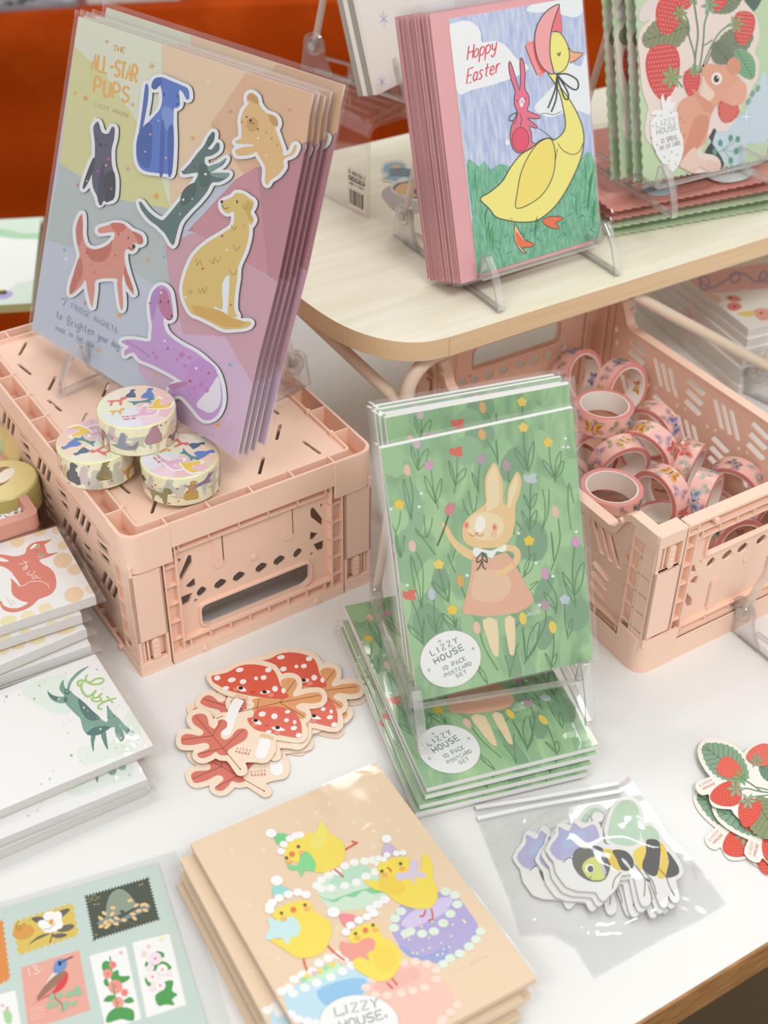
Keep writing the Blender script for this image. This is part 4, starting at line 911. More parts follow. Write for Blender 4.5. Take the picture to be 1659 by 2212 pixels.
    straw_shape(A, 730, 235, 135, 165, 12); straw_shape(A, 690, 700, 165, 230, -4, seeds=100); straw_shape(A, 870, 50, 125, 140, -15); straw_shape(A, 1210, 60, 120, 155, 5); straw_shape(A, 1455, 365, 105, 145, 8); straw_shape(A, 965, 800, 82, 115, 0, seeds=50, lw=4, sl=6); straw_shape(A, 1300, 1035, 100, 90, 25, seeds=50)
    calyx(A, 835, 215, 85); calyx(A, 770, 745, 110, '86ad74', 7); calyx(A, 965, 80, 80, '86ad74'); calyx(A, 1130, 160, 90, '7fae84'); calyx(A, 1380, 330, 85, '86ad74'); calyx(A, 985, 700, 60, '86ad74', 7); A.up()
    # mouse
    A.f('e3a487', '1060,670 1130,650 1200,655 1270,665 1330,700 1400,760 1460,830 1475,910 1440,970 1370,990 1300,980 1230,950 1200,985 1160,1020 1120,1150 1100,1260 1020,1320 960,1390 900,1400 890,1250 850,1150 835,1000 880,930 960,900 1050,860 1060,780'); A.up()
    A.e('dc9578', 1355, 675, 68, 72); A.e('e8a98f', 1390, 890, 82, 105, 30); A.f('f0d2c0', '1060,740 1110,820 1180,890 1120,950 1040,900 1060,800'); A.f('dc9578', '960,840 1010,930 1080,1020 1150,1040 1170,990 1110,940 1030,890'); A.f('d88e70', '880,1400 920,1250 980,1100 1060,1050 1120,1080 1120,1160 1060,1260 960,1380')
    A.f('eccabb', '860,1430 960,1320 1010,1310 1020,1370 1080,1400 1160,1410 1230,1430 1220,1480 1130,1485 1040,1450 1000,1500 920,1470'); A.up()
    A.e('f6ece4', 1195, 770, 50, 50); A.up(); A.e('2a2226', 1193, 772, 27, 30); A.e('2a2226', 1070, 662, 11, 9); A.up(); A.e('f6ece4', 1205, 760, 8, 10)
    m.build('die_cut_card', t)
    # price sticker shaped like a strawberry
    m = M(); A = Art(m, fn, z0 + .06, Z5, 1.0, .45, .004)
    A.f('f4f3f1', '583,1150 590,1080 640,1045 585,1040 590,1015 640,1000 690,1005 670,930 690,872 715,950 740,900 770,905 765,950 810,935 800,990 780,1020 830,1025 900,1060 930,1140 925,1230 900,1330 860,1420 800,1485 740,1450 670,1380 610,1280', 2); A.up()
    A.t('3a3a3e', 4, 640, 1143, 818, 1103, 44, 'LIZZY', .4); A.t('3a3a3e', 4, 646, 1200, 832, 1158, 44, 'HOUSE', .4); A.t('3a3a3e', 3.2, 690, 1268, 835, 1240, 38, '10 SPRING', .3); A.t('3a3a3e', 3, 680, 1318, 866, 1278, 30, 'DIE CUT CARDS', .3)
    for x, y in ((678, 1050), (770, 1030), (603, 1130), (855, 1080), (888, 1110), (594, 1222), (898, 1212), (648, 1275), (893, 1280), (630, 1318), (785, 1333), (838, 1355), (717, 1370), (760, 1402), (820, 1425), (862, 1165)): A.s_('3a3a3e', 5, [(x, y - 9), (x + 2, y + 9)], n=1)
    o = m.build('price_sticker', t)
    sleeve(t, 0, Wf, 0, Hf, .5, pad=.25, top=.4, bot=.3, seed=3, puff=.1)
    return t
SB = sb_pack(); sm_ = SB.matrix_world
for i, (dx, dy) in enumerate(((-.05, .1), (-.5, .35), (-.6, .3))): copy_thing(SB, shift(sm_, dx, dy, -.85 * (i + 1), 0), ['second strawberry card pack, just behind the front one', 'third strawberry card pack from the front in the easel', 'rearmost strawberry card pack leaning in the easel'][i])
# lying packs
fo = U(1312, 521, SZ)
for i in range(4):
    mx = frame(fo + np.array([0, 0, .04 + i * .62]), (math.cos(math.radians(22 + i)), math.sin(math.radians(22 + i)), 0), (-math.sin(math.radians(22 + i)), math.cos(math.radians(22 + i)), 0))
    t = thing('die_cut_card_pack', ['lowest die cut card pack lying flat under the strawberry easel', 'green backed card pack lying second from the bottom under the strawberry easel', 'third card pack from the bottom lying under the strawberry easel', 'salmon pink scalloped card pack on top of the pile under the strawberry easel'][i], 'card pack', mx, 'card packs lying on the shelf')
    m = M(); Wf, Hf = 19.5, 13.5; lp = []; nb = 26
    for k in range(nb): lp += [(.3 + Wf * k / nb, .25), (.3 + Wf * (k + .5) / nb, .42)]
    lp += [(Wf + .3, .25), (Wf + .3, Hf), (.3, Hf)]
    for k in range(18): lp += [(.3, Hf - (Hf - .3) * k / 18), (.47, Hf - (Hf - .3) * (k + .5) / 18)]
    m.prism(lp, .1, .18, mat(['b9cfa2', 'c2d8ae', 'd98c7c', 'e08f80'][i], .45)); m.build('backing_card', t)
    m = M()
    random.seed(20 + i)
    for k in range(7):
        x, y, r = random.uniform(3, 15), random.uniform(1.9, 8), random.uniform(1.2, 2.4); cc = random.choice(['4a4c4a', 'c9d9e2', 'd8453f', 'e8dcd4', '7c8a66'])
        m.prism(smooth([(x + r * random.uniform(.7, 1.1) * math.cos(q), y + r * .7 * random.uniform(.7, 1.1) * math.sin(q)) for q in [j * .785 for j in range(8)]]), .185 + k * .035, .21 + k * .035, mat(cc, .45), side=mat('e8ded6', .6))
    m.build('die_cut_card', t)
    if i == 3:
        m = M(); m.prism(smooth([(10, .9), (11.2, .6), (12.5, .9), (13.6, 2.0), (12.4, 3.4), (11, 3.6), (9.6, 2.2)]), .46, .48, mat('f4f3f1')); A = Art(m, lambda x, y: (x, y), .485)
        A.t('3a3a3e', .06, 10.4, 2.6, 12.6, 2.6, .45, 'LIZZY', upv=(0, 1)); A.t('3a3a3e', .06, 10.4, 1.9, 12.6, 1.9, .45, 'HOUSE', upv=(0, 1)); m.build('price_sticker', t)
    sleeve(t, .2, Wf + .4, .2, Hf, .5, pad=.25, top=.4, bot=.2, seed=30 + i, puff=.06, z0=.02)

# ------------------------------------------------------------------ white notepad in the rear easel
wp = U(815, 205, SZ + 8.3); we = U(890, 168, SZ + 8.3)
t = thing('notepad', 'white notepad with faint blue stars leaning in the rear easel on the acrylic riser', 'notepad', frame(wp, we - wp, (-.1, .33, .95)))
m = M()
for i in range(4): m.box(-.05 * i, 11, 0, 17, -.42 * i - .38, -.42 * i, mat('f3f0ea' if i % 2 == 0 else 'a9a39c', .6))
A = Art(m, lambda x, y: (x, y), .004)
for x, y, r in ((2.4, 4.6, .5), (.8, .7, .4), (4.5, 9, .4)): A.tick('a9b6e0', .07, x, y, r, 3, .3)
m.build('pages', t)

# ------------------------------------------------------------------ stickers lying on the shelf
st = flatframe((845, 380), (925, 405), SZ)[0]
t = thing('sticker', 'die cut sticker of a masked animal face with blue stripes behind the goose cards', 'sticker', st)
m = M(); fn = planemap(st, .05); A = Art(m, fn, .05, (600, 0, 4.1475), 1.0, .4, .003)
P3 = [smooth(pp(p), True, 3) for p in ('955,1490 990,1465 1080,1455 1130,1475 1150,1510 1200,1545 1215,1600 1150,1640 1000,1610 950,1600 990,1565 945,1530', '1035,1700 1060,1650 1150,1620 1300,1610 1480,1640 1500,1780 1330,1790 1200,1770 1130,1740')]
cs = contour(P3, 22, 6)
for c in cs[:1]: m.prism([A.loc(p) for p in simplify(c, 9)], .0, .045, mat('dcd6cf', .5), side=mat('b9a996'))
A.poly('8fb0c0', P3[0]); A.poly('5b6672', P3[1]); A.up(); A.e('d9b98f', 1060, 1490, 40, 18); A.f('e0b882', '1070,1730 1050,1690 1100,1650 1180,1640 1270,1660 1240,1690 1190,1700 1250,1760 1160,1750'); A.f('e6dccb', '1060,1640 1090,1600 1150,1590 1170,1620'); A.up()
for y in (1520, 1545, 1570): A.s_('7a6558', 9, [(1000, y), (1080, y - 8), (1190, y)]); A.s_('5b7f94', 5, [(1010, y + 10), (1100, y + 2), (1200, y + 12)])
A.s_('6a4a30', 5, '1180,1660 1210,1640 1250,1650 1240,1675 1215,1668'); m.build('print', t)
st = flatframe((830, 440), (910, 465), SZ)[0]
t = thing('sticker', 'pale grey translucent round sticker lying by the foot of the goose easel', 'sticker', st)
m = M(); A = Art(m, planemap(st), .05, (600, 0, 4.1475))
m.prism([A.loc(p) for p in smooth(pp('930,1750 960,1690 1040,1660 1150,1660 1200,1750 1270,1790 1300,1850 1280,1900 1180,1925 1090,1915 1000,1850'))], 0, .04, mat('bfb6b2', .5)); m.build('print', t)
# ================================================================== WASHI TAPE ROLLS
def cylpoly(m, poly, R, c, mt_, da=.1, amin=None):
    xs = [p[0] for p in poly]; a0, a1 = min(xs), max(xs); n = max(2, int((a1 - a0) / da)); vs_ = []; fs = []
    def cuts(x):
        o = []
        for i in range(len(poly)):
            p, q = poly[i - 1], poly[i]
            if (p[0] > x) != (q[0] > x): o.append(p[1] + (q[1] - p[1]) * (x - p[0]) / (q[0] - p[0]))
        return sorted(o)
    e = (a1 - a0) * 1e-4
    for i in range(n):
        u0 = a0 + (a1 - a0) * i / n; u1 = a0 + (a1 - a0) * (i + 1) / n; A_, B_ = cuts(u0 + e), cuts(u1 - e)
        if len(A_) != len(B_): A_ = B_ = cuts((u0 + u1) / 2)
        for k in range(0, len(A_) - 1, 2):
            b = len(vs_)
            for u_, v_ in ((u0, A_[k]), (u1, B_[k]), (u1, B_[k + 1]), (u0, A_[k + 1])):
                t = u_ / R; vs_.append(((R + c) * math.cos(t), (R + c) * math.sin(t), v_))
            fs.append((b, b + 1, b + 2, b + 3))
    if fs: m.add(vs_, fs, mt_)
def wing(cx, cy_, s, rot, pts): c, d = math.cos(rot), math.sin(rot); return [(cx + s * (x * c - y * d), cy_ + s * (x * d + y * c)) for x, y in pts]
BW = ([(.05, .05), (.25, .4), (.7, .62), (.95, .5), (.85, .2), (.5, .0)], [(.05, -.02), (.45, -.05), (.7, -.25), (.6, -.6), (.35, -.6), (.12, -.3)])
BFC = {'green': ('8fa878', '4b6040'), 'purple': ('a79cc0', '6a6288'), 'red': ('dd7866', 'b5584a'), 'orange': ('e0a860', 'b9783a'), 'blue': ('a5b2c4', '6f7f98'), 'grey': ('a39a98', '6a6468'), 'yellow': ('e0bd80', 'b98f50'), 'teal': ('a0bdb4', '6f9088')}
def butterfly(emit, cx, cy_, s, rot, col, ghost=0):
    a, b = BFC[col]
    if ghost:
        mixc = lambda h: ''.join('%02x' % int(int(h[i:i + 2], 16) * (1 - ghost) + int('efb7ad'[i:i + 2], 16) * ghost) for i in (0, 2, 4)); a, b = mixc(a), mixc(b)
    for sg in (1, -1):
        for w_ in BW: emit(a, smooth(wing(cx, cy_, s, rot, [(x * sg, y) for x, y in w_]), True, 2), 0)
        for w_ in BW: emit(b, smooth(wing(cx, cy_, s, rot, [(x * sg * .55 + .28 * sg, y * .5 + (.12 if y > 0 else -.12)) for x, y in w_]), True, 2), 1)
    if not ghost:
        emit('2b2726', wing(cx, cy_, s, rot, [(-.05, .2), (0, .3), (.05, .2), (.05, -.3), (0, -.45), (-.05, -.3)]), 2)
        for sg in (1, -1): emit('2b2726', wing(cx, cy_, s, rot, [(0, .25), (.22 * sg, .6), (.26 * sg, .6), (.04 * sg, .22)]), 2)
PKT = mat('f0bdb2', .28, .5, kind='pink_washi'); PKT2 = mat('dd8f88', .35, .4, kind='rose_tape_edge'); CORE = mat('efe6dd', .6, kind='cardboard_core')
def butter_tape_meshes(seed, R=2.05, r=1.62, Wd=1.5):
    random.seed(seed); m = M()
    m.lathe([(R, -Wd / 2 + .04), (R, Wd / 2 - .04), (R - .04, Wd / 2), (r + .1, Wd / 2), (r + .1, -Wd / 2), (R - .04, -Wd / 2)], PKT, 56, mats=[PKT, PKT2, PKT2, PKT2, PKT2, PKT2])
    def emit(g_):
        def f(c, poly, lv):
            poly = [(x, max(-Wd / 2 + .03, min(Wd / 2 - .03, y))) for x, y in poly]; cylpoly(m, poly, R, .004 + .004 * lv + (0 if g_ else .014), mat(c, .3, .5))
        return f
    cols = list(BFC); L = 2 * math.pi * R
    for i in range(9): butterfly(emit(1), L * i / 9 + random.uniform(-.3, .3), random.uniform(-.3, .3), random.uniform(.65, .85), random.uniform(0, 6), random.choice(['grey', 'purple', 'teal', 'green', 'grey']), .5)
    for i in range(4): butterfly(emit(0), L * (i + .3) / 4, random.uniform(-.25, .25), random.uniform(.68, .85), random.uniform(-.8, .8), cols[(seed + i) % len(cols)])
    tape = m
    c = M(); c.lathe([(r + .1, -Wd / 2 + .01), (r + .1, Wd / 2 - .01), (r, Wd / 2 - .01), (r, -Wd / 2 + .01)], CORE, 56)
    # printed sheet seen inside some cores
    if seed % 2:
        def em(cc, poly, lv):
            cylpoly(c, [(x, max(-Wd / 2 + .05, min(Wd / 2 - .05, y))) for x, y in poly], r, -.006 - .004 * lv, mat(cc, .4))
        for i in range(5): butterfly(em, 2 * math.pi * r * i / 5, random.uniform(-.1, .1), .6, random.uniform(-.8, .8), cols[(seed * 3 + i) % len(cols)])
    return tape, c
def axisframe(px, z, ax, spin=0):
    a = np.array(_r) * ax[0] + np.array(_u) * ax[1] - np.array(_fw) * ax[2]; a = Vector(a).normalized(); x = a.orthogonal().normalized()
    mx = frame(U(*px, z), x, a.cross(x)); return mx @ Matrix.Rotation(spin, 4, 'Z')
UPA = (0, math.cos(TH), math.sin(TH))
Y4 = lambda x, y: (1150 + x / 3.259, 560 + y / 3.259)
TAPES = [  # centre, z, axis, label
 (Y4(500, 1085), 7.8, (.03, .80, .60), 2, 'upright pink butterfly tape roll, topmost, beside the leaning green card packs'),
 (Y4(548, 1665), 6.9, (.05, .78, .62), 4, 'upright pink butterfly tape roll at the near left corner of the open crate'),
 (Y4(320, 820), 5.6, (.62, -.15, .75), 3, 'pink butterfly tape roll lying on its side at the far left of the pile'),
 (Y4(620, 905), 6.4, (.58, -.32, .75), 5, 'pink butterfly tape roll whose core shows a butterfly, at the back of the pile'),
 (Y4(840, 1205), 5.0, (-.66, -.45, .6), 6, 'pink butterfly tape roll on its side to the right of the topmost upright roll'),
 (Y4(815, 1345), 6.1, (-.62, -.6, .5), 8, 'pink tape roll with a purple butterfly, tilted in the middle of the pile'),
 (Y4(1075, 1470), 4.6, (.86, -.38, .35), 10, 'pink tape roll just right of the pile middle, its opening turned right'),
 (Y4(1425, 1600), 3.6, (-.55, -.58, .6), 12, 'pink tape roll with red butterflies at the right end of the pile'),
 (Y4(610, 1435), 5.6, (.35, -.68, .64), 14, 'pink tape roll with a dark winged butterfly, just above the near upright roll'),
 (Y4(395, 1385), 4.2, (.35, -.4, .85), 7, 'pink tape roll half hidden behind the green card packs, butterfly print in its core'),
 (Y4(300, 1500), 3.4, (.3, .3, .9), 16, 'pink tape roll mostly hidden behind the green card packs at the left of the pile'),
 (Y4(905, 1665), 5.2, (-.8, -.36, .48), 18, 'pink tape roll with a green butterfly, its opening turned to the left'),
 (Y4(1200, 1690), 4.6, (.86, -.3, .4), 20, 'pink tape roll with a coral butterfly, near right with its opening to the right'),
 (Y4(900, 1890), 3.6, (-.2, .75, .6), 22, 'pink tape roll with a blue butterfly right behind the near rim'),
 ((1596, 1178), 3.0, (.2, -.3, .9), 24, 'pink tape roll with a purple butterfly seen through the crate handle'),
 ((1655, 1135), 3.2, (.5, -.3, .8), 26, 'pink tape roll with an orange butterfly seen through the handle at the right edge'),
 ((1395, 1165), 1.7, (.1, .78, .62), 28, 'pink tape roll at the bottom of the crate by the near left corner'),
 ((1330, 1085), 1.9, (.1, .78, .62), 30, 'pink tape roll low in the crate behind the slotted side wall'),
 ((1520, 1110), 1.6, (-.1, .78, .62), 32, 'pink tape roll on the crate floor behind the near short wall'),
]
cache = {}
for px, z, ax, sd, lab in TAPES:
    mx = axisframe(px, z, ax, sd * .7); t = thing('washi_tape_roll', lab, 'washi tape', mx, 'butterfly tape rolls in the open crate')
    k = sd % 7 if sd > 20 else sd
    a, c = butter_tape_meshes(sd); a.build('tape', t); c.build('core', t)
# ---- dog tape rolls on the upturned crate
Y1 = (0, 680, 3.770)
CRM = mat('f8f3d0', .3, .5, kind='cream_tape'); CRE = mat('ecebb2', .35)
DOGC = {'blue': '5b80c8', 'teal': '3f8f98', 'yellow': 'f0c944', 'coral': 'e8766a', 'orange': 'eeb05a', 'lilac': 'e2b6d0', 'navy': '4a6488'}
SHD = {'sit': '0,-.5 .35,-.5 .3,.0 .2,.3 .35,.5 .1,.62 -.05,.5 -.1,.2 -.35,-.1 -.4,-.45', 'walk': '-.7,.35 -.6,.1 -.3,.15 .2,.15 .3,.45 .65,.4 .6,.15 .4,.1 .35,-.5 .2,-.5 .15,-.1 -.2,-.1 -.3,-.5 -.45,-.5 -.4,-.05 -.6,0', 'run': '-.9,.1 -.4,.05 .2,.1 .5,.35 .75,.25 .9,.3 .7,.1 .5,.0 .6,-.3 .35,-.15 -.2,-.15 -.5,-.4 -.6,-.1', 'lie': '-.6,-.2 -.2,-.1 0,.5 .2,.6 .3,.4 .2,.1 .5,-.1 .8,.2 .7,-.25 .2,-.35 -.2,-.3'}
def dogtape(px, z, rot, label, seed):
    R, Wd = 2.32, 2.0; mx = frame(U(*px, z), (1, 0, 0), (0, 1, 0)) @ Matrix.Rotation(rot, 4, 'Z')
    t = thing('washi_tape_roll', label, 'washi tape', mx, 'dog tape rolls on the upturned crate')
    m = M(); m.lathe([(R, -Wd + .06), (R, -.06), (R - .06, 0), (R - .5, 0), (R - .5, -Wd), (R - .06, -Wd)], CRM, 72, mats=[CRM, CRE, CRE, CRE, CRE, CRE]); random.seed(seed)
    L = 2 * math.pi * R; ks = list(SHD); gc = ['8a94a0', 'b58a90', '4b4a50', '8d8a60', 'c9a04a', 'a07aa0', '6c8a94', 'a86a6a']
    for i in range(22):
        sh_ = pp(random.choice(list(SHD.values()))); s = random.uniform(1.1, 1.5); x0, y0 = L * i / 22, -Wd / 2 + random.uniform(-.45, .45); g_ = i % 3 != 0
        c = gc[(i * 3 + seed) % 8]
        if g_: c = ''.join('%02x' % int(int(c[q:q + 2], 16) * .35 + int('f4eed2'[q:q + 2], 16) * .65) for q in (0, 2, 4))
        pts = [(x0 + x * s, max(-Wd + .06, min(-.06, y0 + y * s))) for x, y in sh_]; cylpoly(m, smooth(pts, True, 2), R, .006 if g_ else .014, mat(c, .3, .5))
    for i in range(26):
        x0, y0 = random.uniform(0, L), -Wd / 2 + random.uniform(-.85, .85); cylpoly(m, [(x0 + (.1 if j % 2 else .04) * math.sin(math.pi * j / 5), y0 + (.1 if j % 2 else .04) * math.cos(math.pi * j / 5)) for j in range(10)], R, .02, mat(('c0504a', 'd89a4a', 'c06a80')[i % 3], .3))
    m.build('tape', t)
    m = M(); fn = lambda x, y: (x, y); Rr = R - .1
    m.prism([(Rr * math.cos(q), Rr * math.sin(q)) for q in [2 * math.pi * j / 64 for j in range(64)]], -.02, .03, mat('f2f3f4', .35)); A = Art(m, fn, .034, (0, 0, 1), 1.0, .3, .004)
    for a0, a1, c in ((150, 200, 'e8ecd0'), (95, 150, 'f0e6d4'), (55, 95, 'f3d9c0'), (20, 55, 'f0cdb8'), (-40, 20, 'eec4c8'), (-80, -40, 'f2d6e0'), (200, 235, 'dfe8e6'), (235, 280, 'e6e6f2')):
        A.poly(c, [(0, 0)] + [(Rr * math.cos(math.radians(a0 + (a1 - a0) * j / 6)), Rr * math.sin(math.radians(a0 + (a1 - a0) * j / 6))) for j in range(7)])
    A.up(); A.up()
    for c, k, x, y, s in (('navy', 'sit', -.3, 1.35, .8), ('blue', 'sit', .7, 1.25, 1.0), ('coral', 'walk', -1.15, .65, .9), ('teal', 'run', .35, .45, .95), ('yellow', 'lie', 1.15, -.05, 1.15), ('orange', 'walk', -1.1, -.45, .7), ('lilac', 'lie', .35, -.75, 1.1)):
        if c == 'lilac' or c == 'yellow': A.poly('f8f6f4', [(x + a * s * 1.18, y + b * s * 1.3) for a, b in smooth(pp(SHD[k]), True, 2)]); A.up()
        A.poly(DOGC[c], [(x + a * s, y + b * s) for a, b in smooth(pp(SHD[k]), True, 2)])
    A.t('d8707a', .03, -.8, -1.15, .1, -1.15, .14, 'STAR PUPS', upv=(0, 1)); A.t('d8707a', .03, -.7, -1.4, 0, -1.4, .14, 'WASHI TAPE', upv=(0, 1))
    m.build('label_disc', t)
    m = M(); m.lathe([(R + .03, -Wd), (R + .03, -.02), (R - .05, .05), (0.01, .055)], FILM, 60, closed=False); m.build('shrink_wrap', t)
    return t
dogtape((294, 878), 15.1, .15, 'cream dog tape roll lying across the two others, topmost of three', 3)
dogtape((206, 951), 13.05, 2.5, 'cream dog tape roll on the crate, left under the topmost roll', 8)
dogtape((388, 984), 13.05, -.9, 'cream dog tape roll on the crate, right under the topmost roll', 13)
# ---- green rolls in the tray at the left edge
def traytape(px, z, ax, lab, hedgehog):
    mx = axisframe(px, z, ax, .3); t = thing('washi_tape_roll', lab, 'washi tape', mx, 'green tape rolls in the rose tray'); R = 2.4; Wd = 1.9; gt = mat('c3c07a', .3, .5); m = M()
    m.lathe([(R, -Wd / 2), (R, Wd / 2 - .1), (R - .1, Wd / 2), (R - .9, Wd / 2), (R - .9, -Wd / 2)], gt, 48, mats=[gt, gt, mat('e6d893', .3), gt, gt]); m.build('tape', t)
    m = M(); m.prism([((R - .15) * math.cos(q), (R - .15) * math.sin(q)) for q in [2 * math.pi * j / 48 for j in range(48)]], Wd / 2, Wd / 2 + .03, mat('e9d898', .35)); A = Art(m, lambda x, y: (x, y), Wd / 2 + .034)
    if hedgehog: A.e('a5805c', .2, .3, 1.2, .8, 20); A.up(); A.e('f4ecdc', .5, .05, .9, .5, 10)
    else: A.e('cfd8a8', 0, 0, 1.2, 1.2)
    m.build('label_disc', t); return t
tt = traytape((8, 1062), 5.2, (-.02, .80, .60), 'yellow green tape roll with a brown hedgehog on its disc, in the rose tray', True)
traytape((-30, 985), 5.0, (.3, .6, .7), 'green tape roll behind the hedgehog roll in the rose tray', False)
mx = axisframe((12, 1101), 5.3, (.10, .32, .94)); t = M(); t.prism([(1.0 * math.cos(q), 1.0 * math.sin(q)) for q in [2 * math.pi * j / 32 for j in range(32)]], 0, .03, WHITE)
A = Art(t, lambda x, y: (x, y), .034); 
for s1, y in (('LHG', .45), ('WASHI', .12), ('TAPE', -.2), ('$6', -.62)): A.t('3a3a3a', .045, -.12 - .13 * len(s1) + .2, y - .05, .3 + .1 * len(s1), y + .16, .26, s1)
o = t.build('price_sticker'); tag(o, 'white round price sticker on the side of the hedgehog tape roll', 'price sticker', None, mx)
o['label'] = 'white round price sticker on the side of the hedgehog tape roll'

